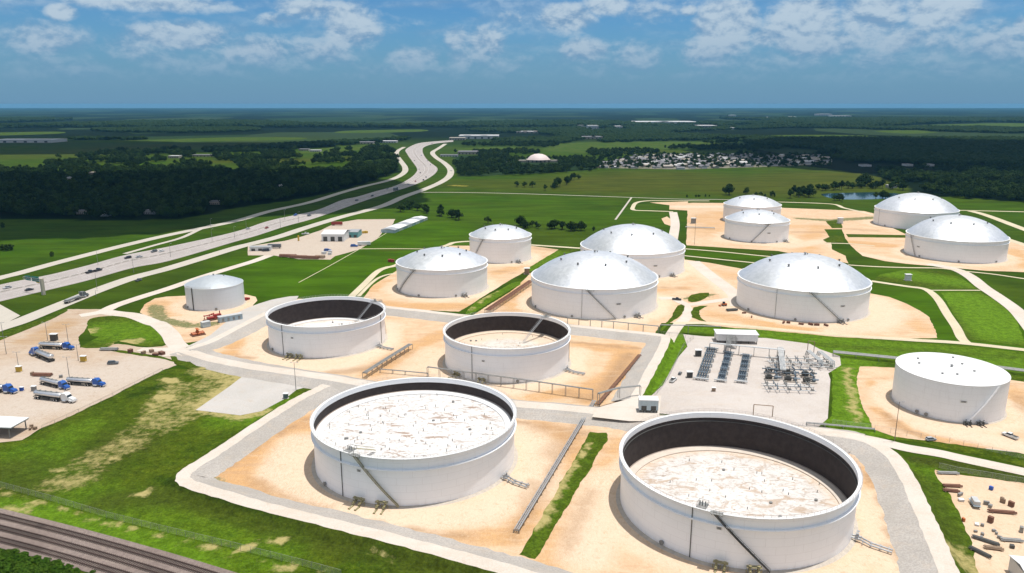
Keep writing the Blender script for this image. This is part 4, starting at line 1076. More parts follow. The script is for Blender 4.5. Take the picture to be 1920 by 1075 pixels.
def vent(mb, x, y, z, s=1.0):
    mb.tube([(x, y, z - .3), (x, y, z + .7*s)], .35*s, 10); mb.tube([(x, y, z + .7*s), (x, y, z + 1.1*s)], .75*s, 12, r2=.5*s)
def dome_tank(label, X, Y, Rr, H, rise, seed, opts, dome_mat=None):
    root = empty('storage_tank', (X, Y, 0)); tag(root, label, 'storage tank', TANKG)
    foundation(root, Rr)
    mb = MB(); mb.lathe([(Rr, .30), (Rr, H)], 160); mb.build('shell', opts.get('shell', M['shell']), root, smooth=True)
    g = H - opts.get('girder', 2.6)
    if opts.get('girder', 1): 
        mb = MB(); mb.lathe([(Rr + .02, g + .05), (Rr + .5, g), (Rr + .5, g - .2), (Rr + .45, g - .2), (Rr + .45, g - .04), (Rr + .02, g - .04)], 160); mb.build('wind_girder', M['shell'], root)
    mb = MB(); mb.lathe([(Rr + .02, H - .05), (Rr + .45, H - .02), (Rr + .45, H + .22), (Rr - .3, H + .30), (Rr - .3, H)], 160); mb.build('top_curb', M['trim'], root)
    me, zat = dome_mesh(Rr - .15, H + .05, rise, seed)
    dm = link('dome_roof', me, dome_mat or M['dome'], root)
    r0, z0, th = zat(0)
    mb = MB(); vent(mb, 0, 0, z0, 1.2); vent(mb, 1.6, .6, z0, .7); mb.build('roof_vent', M['grey_steel'], dm)
    a0 = opts.get('vent_rot', .3); nv = opts.get('vents', 8)
    for k in range(nv):
        a = a0 + 2*math.pi*k/nv; rr, zz, th = zat(Rr * opts.get('vent_r', .52))
        mb = MB(); vent(mb, rr*math.cos(a), rr*math.sin(a), zz, 1.0); mb.build('roof_vent', M['dark_steel'], dm)
    if 'stair' in opts:
        ab, at = opts['stair']
        helix_stair(root, Rr, ab, at, .4, H - .1, M['grey_steel'], .9)
        platform(root, Rr + .2, at + (.05 if at < ab else -.05), H - .1, 5, 1.5, M['grey_steel'])
    for a in opts.get('nozzles', []): nozzle_group(root, Rr, a, M['grey_steel'], big=.9)
    for a in opts.get('drains', []):
        mb = MB(); mb.tube([((Rr + .16)*math.cos(a), (Rr + .16)*math.sin(a), .4), ((Rr + .16)*math.cos(a), (Rr + .16)*math.sin(a), H - .2)], .10, 8)
        mb.build('downpipe', M['grey_steel'], root)
    for a, z in opts.get('plates', []): sign_plate(root, Rr, a, z, 3.4, 1.1)
    manways(root, Rr, opts.get('manways', [-1.2, -2.0, -2.8]))
    return root

TK = {'F': (67.8, 210.2, 34.2, 15.9), 'E': (-33.5, 243.2, 34.3, 16.3), 'D': (-2.4, 342.9, 29.4, 16.3), 'C': (-95.9, 376.6, 29.4, 16.1),
      'Q': (178.6, 290.5, 20.3, 15.5), 'A': (-182.4, 450.0, 16.8, 13.4), 'B1': (-46.8, 494.6, 30.2, 17.9), 'B2': (-9.3, 595.1, 24.6, 18.8),
      'M1': (50.6, 453.4, 38.4, 17.6), 'M2': (90.2, 557.7, 38.5, 17.2), 'R': (176.4, 446.3, 37.7, 17.6), 'N1': (253, 793, 29.0, 17.6),
      'N2': (224.6, 686.9, 28.2, 17.6), 'P1': (410.9, 764.9, 38.2, 16.7), 'P2': (361.5, 606.9, 36.5, 16.7)}
def az(k, u, z): X, Y, Rr, H = TK[k]; return az_px(X, Y, Rr, u, z)
deckE = mat_roofdeck('mottled_white_deck', (0.66, 0.64, 0.62), (0.23, 0.155, 0.11), 1.0)
deckF = mat_roofdeck('dusty_white_deck', (0.64, 0.61, 0.58), (0.32, 0.23, 0.16), .9, 28.5)
deckD = mat_roofdeck('sandy_white_deck', (0.63, 0.58, 0.52), (0.36, 0.26, 0.18), .85, 15.0)
deckC = mat_roofdeck('clean_white_deck', (0.76, 0.72, 0.70), (0.5, 0.40, 0.34), .5, 24.0)
gF = az('F', 1315, 15.9)
open_tank('huge open-topped white tank nearest the camera, with a dark deep inner wall', *TK['F'], 13.0, deckF,
    dict(stair=(az('F', 1441, .4), az('F', 1338, 15.9)), gauge=gF, inner_ring=True, rail=M['pink_wire'], ladder=5, girder=3.6, stair_mat=M['dark_steel'],
         drains=[az('F', 1296, 8)], nozzles=[az('F', 1352, 1), az('F', 1412, 1)], manifold=[R(-33)], plates=[(az('F', 1348, 11), 11.2)], manways=[az('F', 1242, 1)], legs=30,
         pontoon=simple('sandy_pontoon', (0.62, 0.54, 0.46), .8, 0, .12, .5)))
gE = az('E', 652, 16.3)
open_tank('large open-topped white tank with a mottled roof close under its rim', *TK['E'], 5.6, deckE,
    dict(stair=(az('E', 748, .4), az('E', 664, 16.3)), gauge=gE, ladder=10, girder=3.9, stair_mat=M['yellow_steel'], ladder_mat=M['yellow_steel'],
         drains=[az('E', 641, 8)], nozzles=[az('E', 677, 1), az('E', 718, 1)], manifold=[R(-28)], plates=[(az('E', 673, 10), 10.8)], manways=[az('E', 611, 1)], legs=110))
open_tank('open-topped white tank with a sandy sunken roof, just behind the mottled-roof tank', *TK['D'], 10.0, deckD,
    dict(stair=(R(28), R(50)), gauge=R(48), ladder=15, girder=3.4, nozzles=[az('D', 905, 1), az('D', 860, 1)], manifold=[R(-25)],
         drains=[az('D', 885, 8), R(-2)], plates=[(az('D', 906, 9), 10.0)], manways=[az('D', 970, 1)], legs=26, pontoon=simple('tan_pontoon', (0.68, 0.55, 0.42), .8)))
open_tank('open-topped white tank with a near-black inside, just right of the small pale tank', *TK['C'], 12.6, deckC,
    dict(stair=(R(20), R(38)), gauge=R(40), ladder=13, girder=3.4, nozzles=[az('C', 546, 1), az('C', 563, 1)], manifold=[R(-22)],
         drains=[az('C', 530, 8), R(-12)], plates=[(az('C', 548, 9), 10.0)], manways=[az('C', 512, 1)], legs=18))
dome_tank('widest silver-domed tank in the middle, with a stair sloping down its front to the right', *TK['M1'], 14.3, 1,
    dict(stair=(az('M1', 1154, .4), az('M1', 1100, 17.6)), vents=8, vent_rot=.2, nozzles=[az('M1', 1192, 1)], drains=[az('M1', 1091, 8)], plates=[(az('M1', 1160, 10), 9.0)]))
dome_tank('silver-domed tank partly hidden behind the widest silver dome in the middle', *TK['M2'], 15.2, 2, dict(vent_rot=.6, nozzles=[az('M2', 1258, 1)], plates=[(az('M2', 1229, 10), 9.0)]))
dome_tank('silver-domed tank behind the metering yard, stair sloping down its right front', *TK['R'], 14.3, 3,
    dict(stair=(az('R', 1577, .4), az('R', 1519, 17.6)), vent_rot=.0, drains=[az('R', 1455, 8)], plates=[(az('R', 1580, 10), 9.5)], nozzles=[az('R', 1574, 1)]))
dome_tank('silver-domed tank left of centre with a stair rising to the right up its left side', *TK['B1'], 8.7, 4,
    dict(stair=(az('B1', 750, .4), az('B1', 779, 17.9)), vents=8, nozzles=[az('B1', 869, 1)], vent_rot=.9))
dome_tank('smaller, taller silver-domed tank standing farthest back left of centre', *TK['B2'], 7.5, 5,
    dict(stair=(az('B2', 888, 6), az('B2', 907, 18.8)), nozzles=[az('B2', 970, 1)], vent_rot=.5))
dome_tank('farthest of the two overlapping silver-domed tanks right of centre', *TK['N1'], 9.0, 6, dict(vents=6))
dome_tank('nearer of the two overlapping narrow silver-domed tanks, with a stair rising to the right', *TK['N2'], 8.1, 7,
    dict(stair=(az('N2', 1408, .4), az('N2', 1443, 17.6)), vents=6, nozzles=[az('N2', 1470, 1)], plates=[(az('N2', 1442, 10), 9)]))
dome_tank('farther of the two wide silver-domed tanks at the right edge', *TK['P1'], 15.5, 8, dict(vent_rot=.2, drains=[az('P1', 1648, 8)]))
dome_tank('nearer of the two wide silver-domed tanks at the right edge, stair on its left side', *TK['P2'], 15.6, 9,
    dict(stair=(az('P2', 1717, .4), az('P2', 1703, 16.7)), vent_rot=.8, plates=[(az('P2', 1722, 9), 8.5)]))
# small pale tank with a low cone roof
def cone_tank(label, X, Y, Rr, H, rise, opts, roofmat, shell):
    root = empty('storage_tank', (X, Y, 0)); tag(root, label, 'storage tank', TANKG)
    foundation(root, Rr, 1.0)
    mb = MB(); mb.lathe([(Rr, .30), (Rr, H)], 160); mb.build('shell', shell, root, smooth=True)
    mb = MB(); mb.lathe([(Rr + .02, H - .25), (Rr + .12, H - .2), (Rr + .12, H + .06), (Rr - .1, H + .1)], 160); mb.build('top_curb', M['trim'], root)
    mb = MB(); n = 20
    prof = [(Rr * k / 8 + .01, H + .1 + rise * (1 - (k / 8) ** (1.6 if rise > 2 else 1))) for k in range(9)]
    mb.lathe(prof, 64); ro = mb.build('cone_roof', roofmat, root, smooth=rise > 2)
    mb = MB(); vent(mb, 0, 0, H + rise, .9)
    mb.build('roof_vent', M['grey_steel'], ro)
    for k in range(opts.get('hatches', 4)):
        a = .5 + k * 1.7; rr = Rr * (.35 + .45 * ((k * 37) % 10) / 10)
        mb = MB(); z = H + .1 + rise * (1 - (rr / Rr) ** (1.6 if rise > 2 else 1)); mb.tube([(rr*math.cos(a), rr*math.sin(a), z), (rr*math.cos(a), rr*math.sin(a), z + .5)], .45, 12)
        mb.build('roof_hatch', M['grey_steel'], ro)
    if 'rail' in opts:
        mb = MB(); ring_rail(mb, Rr - .1, H + .1, 1.0, 40, opts['rail'][0], opts['rail'][1]); mb.build('handrail', M['wire'], root)
    if 'stair' in opts: helix_stair(root, Rr, *opts['stair'], .4, H - .1, opts.get('stair_mat', M['grey_steel']), .9)
    for a in opts.get('drains', []):
        mb = MB(); mb.tube([((Rr + .3)*math.cos(a), (Rr + .3)*math.sin(a), .4), ((Rr + .3)*math.cos(a), (Rr + .3)*math.sin(a), H + .5)], .28, 8); mb.build('ladder', M['dark_steel'], root)
    for a in opts.get('nozzles', []): nozzle_group(root, Rr, a, M['dark_steel'], big=.6, out=3.5)
    for a, z in opts.get('plates', []): sign_plate(root, Rr, a, z, 2.6, .9)
    manways(root, Rr, opts.get('manways', [-1.2, -2.4]))
    return root
M['galv_roof'] = simple('zinc_roof_sheet', (0.56, 0.60, 0.64), .45, .5, .1, .4)
M['white_roof'] = simple('chalk_white_roof', (0.70, 0.70, 0.70), .65, 0, .1, .7)
M['shell_blue'] = mat_shell('pale_blue_grey_paint', (0.68, 0.72, 0.76), .2)
cone_tank('small pale blue-grey tank with a low metal roof and a dark ladder, near the highway', *TK['A'], 4.8,
    dict(drains=[az('A', 362, 6)], nozzles=[], hatches=2, rail=(az('A', 350, 13), az('A', 395, 13))), M['galv_roof'], M['shell_blue'])
cone_tank('white tank with a flat white streaky roof beside the pipe rack at the right edge', *TK['Q'], .7,
    dict(stair=(az('Q', 1810, .4), az('Q', 1872, 15.5)), stair_mat=M['shell_old'], nozzles=[az('Q', 1812, 1), az('Q', 1835, 1)], hatches=7, plates=[(az('Q', 1806, 8), 9.0)],
         manways=[az('Q', 1720, 1), az('Q', 1737, 1)]), M['white_roof'], M['shell_old'])
# ------------------------------------------------------------------ vegetation
def mat_leaf(name, a, b2, c2):
    m, t, b = new_mat(name)
    oi = t.node('ShaderNodeObjectInfo').outputs['Random']
    n = t.noise(objco(t), 0.45, 3, 0.6); n2 = t.noise(objco(t), 2.5, 2, 0.6)
    c = t.mix(t.ramp(n, 0.35, 0.65), a, b2)
    c = t.mix(t.math('MULTIPLY', oi, 0.55), c, c2)
    c = t.mix(t.math('MULTIPLY', t.ramp(n2, 0.4, 0.7), 0.35), c, tuple(q * 1.6 for q in b2))
    t.set(b.inputs['Base Color'], c); b.inputs['Roughness'].default_value = 0.75; b.inputs['Specular IOR Level'].default_value = 0.03
    return m
M['leaf'] = mat_leaf('broadleaf_foliage', (0.012, 0.030, 0.005), (0.024, 0.050, 0.008), (0.044, 0.062, 0.014))
M['leaf_pine'] = mat_leaf('dark_foliage', (0.006, 0.016, 0.004), (0.013, 0.029, 0.006), (0.025, 0.042, 0.010))
M['bark'] = simple('bark', (0.10, 0.075, 0.055), .95, 0, .3, 2)
def tree_meshes(seed, w, h, nleaf, leaf=1.0, trunk_h=.25, lobes=9):
    """crown of leaf clumps round several limbs, and a tapered trunk with limbs"""
    rg = random.Random(seed)
    cl = []
    for k in range(lobes):
        a = rg.uniform(0, 6.283); rr = w * .5 * math.sqrt(rg.random()) * .72
        z = h * (trunk_h + .18 + (1 - trunk_h - .28) * rg.random() * (1 - .55 * rr / (w * .5)))
        cl.append((rr*math.cos(a), rr*math.sin(a), z, rg.uniform(.16, .30) * w))
    cl.append((0, 0, h * .84, w * .22))
    mb = MB()
    for k in range(nleaf):
        cx, cy, cz, cr = rg.choice(cl)
        d = Vector((rg.gauss(0, 1), rg.gauss(0, 1), rg.gauss(0, .8))).normalized() * cr * rg.uniform(.55, 1.08) ** .6
        p = Vector((cx, cy, cz)) + Vector((d.x, d.y, d.z * .8))
        if p.z < h * trunk_h: continue
        n = (d.normalized() + Vector((rg.uniform(-.6, .6), rg.uniform(-.6, .6), rg.uniform(-.1, .8)))).normalized()
        u = n.orthogonal().normalized(); q = Matrix.Rotation(rg.uniform(0, 6.28), 3, n); u = q @ u; v = n.cross(u)
        s = leaf * rg.uniform(.55, 1.2)
        mb.add([p + u*s, p + v*s*.7, p - u*s, p - v*s*.7], [(0, 1, 2, 3)])
    me = bpy.data.meshes.new('crown'); me.from_pydata(mb.v, [], mb.f)
    tb = MB(); top = h * .62
    tb.tube([(0, 0, -.2), (rg.uniform(-.2, .2), rg.uniform(-.2, .2), top * .5), (rg.uniform(-.5, .5), rg.uniform(-.5, .5), top)], w * .045, 7, r2=w * .012)
    for c in cl[:5]: tb.tube([(0, 0, h * trunk_h * .8), (c[0]*.6, c[1]*.6, c[2]*.8), (c[0], c[1], c[2])], w * .02, 5, r2=w*.006)
    mt = bpy.data.meshes.new('trunk'); mt.from_pydata(tb.v, [], tb.f)
    return me, mt
TREES = []
for sd, w, h, nl, lf, th, lo, mk in [(1, 13, 10.5, 620, .85, .18, 10, 'leaf'), (2, 10, 11, 560, .8, .2, 9, 'leaf'), (3, 15, 11, 700, .9, .16, 12, 'leaf_pine'), (4, 8, 12, 480, .75, .2, 8, 'leaf_pine'), (5, 6, 6.5, 360, .6, .1, 7, 'leaf')]:
    a, b2 = tree_meshes(sd, w, h, nl, lf, th, lo); a.materials.append(M[mk]); b2.materials.append(M['bark']); TREES.append((a, b2, w, h))
def tree(x, y, s, var, label, group):
    me, mt, w, h = TREES[var]
    r_ = empty('tree', (x, y, 0), rng.uniform(0, 6.28)); r_.scale = (s, s, s * rng.uniform(.88, 1.15))
    tag(r_, label, 'tree', group)
    o = bpy.data.objects.new('crown', me); COL.objects.link(o); o.parent = r_
    o = bpy.data.objects.new('trunk', mt); COL.objects.link(o); o.parent = r_
def row(px, n, s, label, group, jit=6, vars_=(0, 1, 2, 3)):
    line = [Vector(P(*p)) for p in px]; L = [0]
    for a, b in zip(line, line[1:]): L.append(L[-1] + (b - a).length)
    for k in range(n):
        d = L[-1] * (k + .5) / n; j = 0
        while j < len(line) - 2 and L[j+1] < d: j += 1
        p = line[j].lerp(line[j+1], (d - L[j]) / (L[j+1] - L[j]))
        tree(p.x + rng.uniform(-jit, jit), p.y + rng.uniform(-jit, jit), s * rng.uniform(.75, 1.2), rng.choice(vars_), label, group)
row([(750, 398), (775, 392), (800, 400)], 6, .95, 'dark leafy tree at the highway end of the hedgerow above the metal-roofed sheds', 'trees at the left end of the meadow hedgerow')
row([(805, 402), (835, 406), (868, 414)], 9, .85, 'leafy tree in the right-hand half of the meadow hedgerow beside the highway', 'trees at the right end of the meadow hedgerow', 5)
tree(*P(915, 420), .75, 1, 'single small tree standing alone just left of the row behind the tall silver tank', None)
row([(972, 424), (988, 428), (1000, 426), (1012, 430)], 6, .7, 'small tree in the left clump behind the tallest silver-domed tank', 'left clump of meadow trees', 5)
row([(1038, 427), (1041, 430)], 2, .8, 'tree at the left end of the row in the middle of the meadow', 'first pair of the meadow row', 3)
row([(1052, 430), (1070, 433), (1092, 432)], 8, .72, 'tree in the close row in the middle of the meadow', 'close row of meadow trees', 4)
tree(*P(1113, 433), .6, 4, 'small lone tree at the right end of the row in the middle of the meadow', None)
row([(1020, 358), (1035, 354), (1060, 346), (1082, 335)], 12, .95, 'dark tree in the slanting hedgerow between the two far meadows', 'trees of the slanting hedgerow', 6)
row([(966, 350), (982, 352)], 3, .8, 'small upright tree left of the slanting hedgerow', 'small trees left of the slanting hedgerow', 4, (1, 3)); tree(*P(998, 352), .9, 1, 'rounded tree standing nearest the left side of the slanting hedgerow', None)
tree(*P(1367, 366), 1.25, 2, 'big round tree behind the farthest narrow silver dome', None)
row([(1396, 362), (1404, 366)], 2, 1.0, 'tree in the pair right of the big round one behind the farthest dome', 'pair of trees behind the farthest dome', 4)
row([(1285, 370), (1310, 369), (1340, 370)], 6, .5, 'low bush on the road edge behind the far silver domes', 'low roadside bushes', 5, (4,))
row([(1415, 368), (1460, 369)], 6, .6, 'low bush between the farthest dome and the pond', 'low bushes left of the pond', 5, (4, 1))
row([(1475, 372), (1500, 366), (1515, 372)], 7, 1.1, 'large tree on the left bank of the pond', 'trees on the left bank of the pond', 7)
row([(1525, 358), (1580, 355), (1640, 353), (1690, 357)], 22, 1.0, 'dark tree on the far bank of the pond', 'trees on the far bank of the pond', 10)
row([(1610, 350), (1618, 346)], 3, 1.35, 'tall tree rising above the others behind the pond', 'tallest trees behind the pond', 5, (0, 2))
row([(1563, 375), (1580, 379)], 3, .7, 'small dark tree on the near bank of the pond', 'near bank pond trees', 5)
row([(1640, 374), (1660, 372)], 3, .8, 'dark tree at the right end of the pond', 'right end pond trees', 6)
for i, (u, v, s) in enumerate([(6, 470, .9), (13, 471, .95), (20, 470, .9)]): tree(*P(u, v), s, 4, 'dark bush in the clump at the left edge of the green meadow', 'bush clump at the left edge')
tree(*P(97, 481), .7, 4, 'single small round bush alone on the green meadow left of the highway', None)
tree(*P(5, 428), .8, 4, 'dark low bush at the left edge below the dark wood', None)
for (u, v) in [(716, 322), (722, 330), (735, 318)]: tree(*P(u, v), 1.0, 2, 'tree tucked inside the bend of the left frontage road', 'trees inside the frontage road bend')

# woods: one object of many trees each, scattered by geometry nodes
VARC = bpy.data.collections.new('tree_kinds')
def variant(me, name):
    o = bpy.data.objects.new(name, me); VARC.objects.link(o); return o
for i, (a, b2, w, h) in enumerate(TREES[:4]): variant(a, 'tree_kind_' + 'abcd'[i])
def canopy(seed, n=26):
    """clump of far woodland crowns, 46 m across"""
    rg = random.Random(seed); mb = MB()
    for k in range(n):
        x, y = rg.uniform(-24, 24), rg.uniform(-24, 24); r = rg.uniform(4.5, 7.5); z = rg.uniform(7, 11.5)
        nn = 8
        ring = lambda q, zz: [(x + q*r*math.cos(6.283*j/nn + k)*rg.uniform(.8, 1.15), y + q*r*math.sin(6.283*j/nn + k)*rg.uniform(.8, 1.15), zz + rg.uniform(-.7, .7)) for j in range(nn)]
        r1, r2, r3 = ring(1.0, z - 5.5), ring(.9, z - 1.5), ring(.45, z + .8)
        mb.add(r1 + r2 + r3 + [(x, y, z + 1.3)], [(j, (j+1) % nn, nn + (j+1) % nn, nn + j) for j in range(nn)] + [(nn + j, nn + (j+1) % nn, 2*nn + (j+1) % nn, 2*nn + j) for j in range(nn)] + [(2*nn + j, 2*nn + (j+1) % nn, 3*nn) for j in range(nn)])
    me = bpy.data.meshes.new('canopy'); me.from_pydata(mb.v, [], mb.f); me.materials.append(M['leaf_pine']); return me
CANC = bpy.data.collections.new('canopy_kinds')
for i in range(3):
    o = bpy.data.objects.new('canopy_kind_' + 'abc'[i], canopy(20 + i)); CANC.objects.link(o)
def scatter(name, pts, coll, label=None):
    me = bpy.data.meshes.new(name); me.from_pydata([(p[0], p[1], 0) for p in pts], [], [])
    a = me.attributes.new('sz', 'FLOAT', 'POINT'); a.data.foreach_set('value', [p[2] for p in pts])
    a = me.attributes.new('rz', 'FLOAT', 'POINT'); a.data.foreach_set('value', [rng.uniform(0, 6.28) for p in pts])
    a = me.attributes.new('kd', 'INT', 'POINT'); a.data.foreach_set('value', [rng.randrange(len(coll.objects)) for p in pts])
    o = link(name, me, []); tag(o, label, None, None, 'stuff')
    ng = bpy.data.node_groups.new(name, 'GeometryNodeTree')
    ng.interface.new_socket('Geometry', in_out='INPUT', socket_type='NodeSocketGeometry'); ng.interface.new_socket('Geometry', in_out='OUTPUT', socket_type='NodeSocketGeometry')
    N, L = ng.nodes, ng.links
    gi, go = N.new('NodeGroupInput'), N.new('NodeGroupOutput'); ip = N.new('GeometryNodeInstanceOnPoints'); ci = N.new('GeometryNodeCollectionInfo')
    ci.inputs['Collection'].default_value = coll; ci.inputs['Separate Children'].default_value = True; ci.inputs['Reset Children'].default_value = True
    def att(nm, dt):
        q = N.new('GeometryNodeInputNamedAttribute'); q.data_type = dt; q.inputs['Name'].default_value = nm; return q.outputs['Attribute']
    cx = N.new('ShaderNodeCombineXYZ'); L.new(att('rz', 'FLOAT'), cx.inputs['Z']); e2r = N.new('FunctionNodeEulerToRotation'); L.new(cx.outputs[0], e2r.inputs[0])
    L.new(gi.outputs[0], ip.inputs['Points']); L.new(ci.outputs[0], ip.inputs['Instance']); ip.inputs['Pick Instance'].default_value = True
    L.new(att('kd', 'INT'), ip.inputs['Instance Index']); L.new(e2r.outputs[0], ip.inputs['Rotation']); L.new(att('sz', 'FLOAT'), ip.inputs['Scale']); L.new(ip.outputs[0], go.inputs[0])
    md = o.modifiers.new('scatter', 'NODES'); md.node_group = ng
    return o
AVOID = [[(0, 530), (300, 440), (640, 355), (735, 330), (750, 300), (740, 272), (800, 262), (860, 266), (830, 290), (860, 320), (830, 350), (640, 410), (300, 520), (0, 640)]] + CLEAR
FAR_BUILDINGS = [
    (-20, 96, 268, 5, 90, 'very long low white warehouse at the far left edge', 'far_white', 'far_white'), (842, 872, 263, 4, 50, 'tan commercial block left of the far white-roofed complex', 'far_tan', 'far_tan'),
    (860, 935, 261, 6, 90, 'wide white commercial complex beyond the end of the highway', 'far_white', 'far_white'), (713, 743, 268, 3, 40, 'low white building just left of where the highway vanishes', 'far_white', 'far_white'), (662, 700, 270, 3, 40, 'low grey building in the trees left of the highway end', 'far_tan', 'far_roof'),
    (858, 897, 290, 5, 40, 'grey-roofed hall on the right of the frontage road bend', 'far_tan', 'far_roof'), (825, 858, 294, 3, 20, 'low pale building left of the grey-roofed hall', 'far_white', 'far_roof'), (968, 1018, 250, 3, 60, 'pale low sheds in the woods above the white-domed hall', 'far_tan', 'far_white'),
    (1085, 1100, 238, 3, 90, 'small pale building left of the white towers on the skyline', 'far_white', 'far_white'), (1102, 1122, 243, 7, 70, 'white tower-like block far beyond the neighbourhood', 'far_white', 'far_white'), (1126, 1138, 240, 4, 70, 'small white block right of the far white tower', 'far_white', 'far_white'), (1148, 1176, 240, 3, 80, 'low white works right of the far towers', 'far_white', 'far_white'), (1085, 1130, 261, 4, 60, 'brownish housing block in the woods beyond the village', 'far_tan', 'far_roof'),
    (1190, 1310, 232, 3, 260, 'very long pale warehouse roof near the horizon', 'far_white', 'far_white'), (1311, 1345, 239, 3, 120, 'pale shed just right of the long horizon warehouse', 'far_tan', 'far_white'), (1363, 1380, 243, 3, 60, 'small bright shed below the horizon sheds', 'far_white', 'far_white'), (1371, 1380, 218, 2, 100, 'tiny white block high on the horizon', 'far_white', 'far_white'), (1438, 1448, 222, 2, 100, 'tiny pale shed on the horizon left of the bright works', 'far_white', 'far_white'), (1484, 1493, 221, 2, 90, 'small white speck of a building left of the bright works', 'far_white', 'far_white'), (1535, 1560, 217, 3, 120, 'bright white works on the horizon at right', 'far_white', 'far_white'), (1562, 1596, 219, 2, 120, 'low white works just right of the bright ones on the horizon', 'far_white', 'far_white'),
    (1667, 1682, 353, 4, 12, 'white house behind the pond at the right', 'far_white', 'far_white'), (1668, 1678, 302, 2, 20, 'lone white house in the shaded forest', 'far_white', 'far_white'), (1618, 1634, 313, 3, 20, 'pale house at the right edge of the olive field', 'far_white', 'far_roof'), (1700, 1712, 312, 3, 20, 'pale house in the shade, right of the olive field', 'far_white', 'far_roof'), (1740, 1752, 312, 3, 20, 'farthest right pale house in the shade', 'far_white', 'far_roof'),
    (392, 414, 384, 5, 14, 'pale house at the right end of the dark wood', 'far_tan', 'far_roof'), (523, 533, 352, 4, 10, 'small white house above the frontage road', 'far_white', 'far_white'), (270, 290, 402, 6, 12, 'white house in the dark wood left of the frontage road', 'far_white', 'far_roof'), (188, 204, 406, 5, 12, 'pale house in the dark wood near its lower edge', 'far_white', 'far_roof'), (143, 164, 402, 5, 12, 'grey house half hidden in the dark wood', 'far_tan', 'far_roof'), (126, 134, 338, 5, 10, 'small white house at the top edge of the dark wood', 'far_white', 'far_white'), (315, 335, 297, 4, 20, 'cream house among the pale pastures', 'far_tan', 'far_white'), (360, 400, 294, 3, 20, 'group of low reddish buildings among the pastures', 'far_tan', 'far_roof'), (166, 178, 328, 4, 12, 'tan building at the upper edge of the dark wood', 'far_tan', 'far_tan'), (580, 600, 285, 3, 20, 'white farm building on the far pasture left of the highway', 'far_white', 'far_white'), (560, 578, 283, 3, 20, 'grey farm building beside the white one on the far pasture', 'far_tan', 'far_roof')]
FARB = [(q[0], q[1], q[2]) for q in FAR_BUILDINGS] + [(975, 1045, 303)]
def clear_ok(x, y):
    if y < 700: return True
    u, v = proj(x, y); d = y * CP + CAM_H * SP
    for u0, u1, vb in FARB:
        if u0 - 3 < u < u1 + 3 and vb - 2 < v < vb + 12 * FPX / d + 1: return False
    return True
def scatter_px(poly, spacing, smin, smax, keep=1.0, noise_sc=0, thr=0.5, avoid=(), seed=1):
    rg = random.Random(seed); q = np.array([P(u, max(v, 215)) for u, v in poly]); out = []
    x0, y0 = q.min(0); x1, y1 = q.max(0)
    xs = np.arange(x0, x1, spacing); ys = np.arange(y0, y1, spacing)
    X, Y = np.meshgrid(xs, ys); rs = np.random.RandomState(seed)
    X = X.ravel() + rs.uniform(-.45, .45, X.size) * spacing; Y = Y.ravel() + rs.uniform(-.45, .45, Y.size) * spacing
    k = inside(q, X, Y)
    for av in avoid: k &= ~inside(np.array([P(u, v) for u, v in av]), X, Y)
    for x, y in zip(X[k], Y[k]):
        if rg.random() > keep: continue
        if not clear_ok(x, y): continue
        if noise_sc and noise.noise(Vector((x * noise_sc, y * noise_sc, seed))) < thr: continue
        out.append((x, y, rg.uniform(smin, smax)))
    return out
def pine_wood():
    scatter('dark_wood', scatter_px([(0, 320), (60, 326), (120, 332), (200, 324), (330, 327), (480, 330), (640, 324), (740, 308), (745, 320), (690, 343), (620, 360), (540, 375), (440, 388), (395, 400), (330, 411), (200, 411), (0, 406), (-150, 406), (-150, 320)], 8.5, .7, 1.4, .95, .016, -.30, avoid=AVOID), VARC, 'dense dark wood in cloud shade left of the highway')
    pts = scatter_px([(0, 330), (60, 318), (110, 298), (200, 287), (300, 282), (420, 285), (600, 278), (735, 272), (748, 300), (740, 312), (640, 318), (480, 328), (200, 328)], 13, .7, 1.4, 1, .012, .06, AVOID, 3)
    scatter('open_woodland', pts, VARC, 'loose groves of trees among pale pastures beyond the dark wood')
    scatter('wooded_strip', scatter_px([(850, 292), (900, 286), (990, 300), (1090, 298), (1130, 312), (1110, 322), (1000, 328), (870, 332), (850, 325)], 11, .6, 1.1, 1, .02, -.22, AVOID, 4), VARC, 'wooded strip in front of the white-domed building')
    scatter('mixed_grove', scatter_px([(1640, 322), (1700, 318), (2050, 318), (2050, 388), (1880, 378), (1800, 372), (1760, 366), (1700, 352), (1660, 340)], 10.5, .7, 1.25, 1, .014, -.2, (), 5), VARC, 'broad mixed grove at the right edge beyond the silver tanks')
    pts = scatter_px([(850, 292), (870, 272), (1100, 270), (1400, 268), (1560, 268), (1560, 292), (1380, 294), (1180, 290), (1100, 302), (990, 300)], 16, .8, 1.3, 1, .006, .08, AVOID, 6)
    pts += scatter_px([(1090, 300), (1180, 290), (1560, 293), (1560, 314), (1300, 316), (1110, 318)], 18, .5, .95, .9, 0, 0, (), 7)
    scatter('village_trees', pts, VARC, 'trees scattered round and behind the far neighbourhood')
    # far woodland canopy out to several kilometres
    far = []
    for poly, sp, ns, th, sd in [
        ([(-200, 292), (430, 286), (740, 268), (760, 262), (-200, 262)], 46, .0011, .10, 11),
        ([(-200, 262), (760, 262), (2100, 262), (2100, 240), (-200, 240)], 46, .0008, .02, 12),
        ([(860, 270), (1400, 270), (1400, 262), (860, 262)], 46, .001, .02, 13),
        ([(1400, 300), (2100, 318), (2100, 262), (1400, 262)], 44, .0012, -.2, 14),
        ([(-200, 240), (2100, 240), (2100, 224), (-200, 224)], 74, .0006, .0, 15)]:
        p = scatter_px(poly, sp, .95, 1.25, 1, ns, th, AVOID, sd)
        if sd == 15: p = [(x, y, s * 1.6) for x, y, s in p]
        far += p
    print('canopy clumps', len(far))
    scatter('far_woodland', far, CANC, 'woodland canopy stretching to the horizon')
pine_wood()
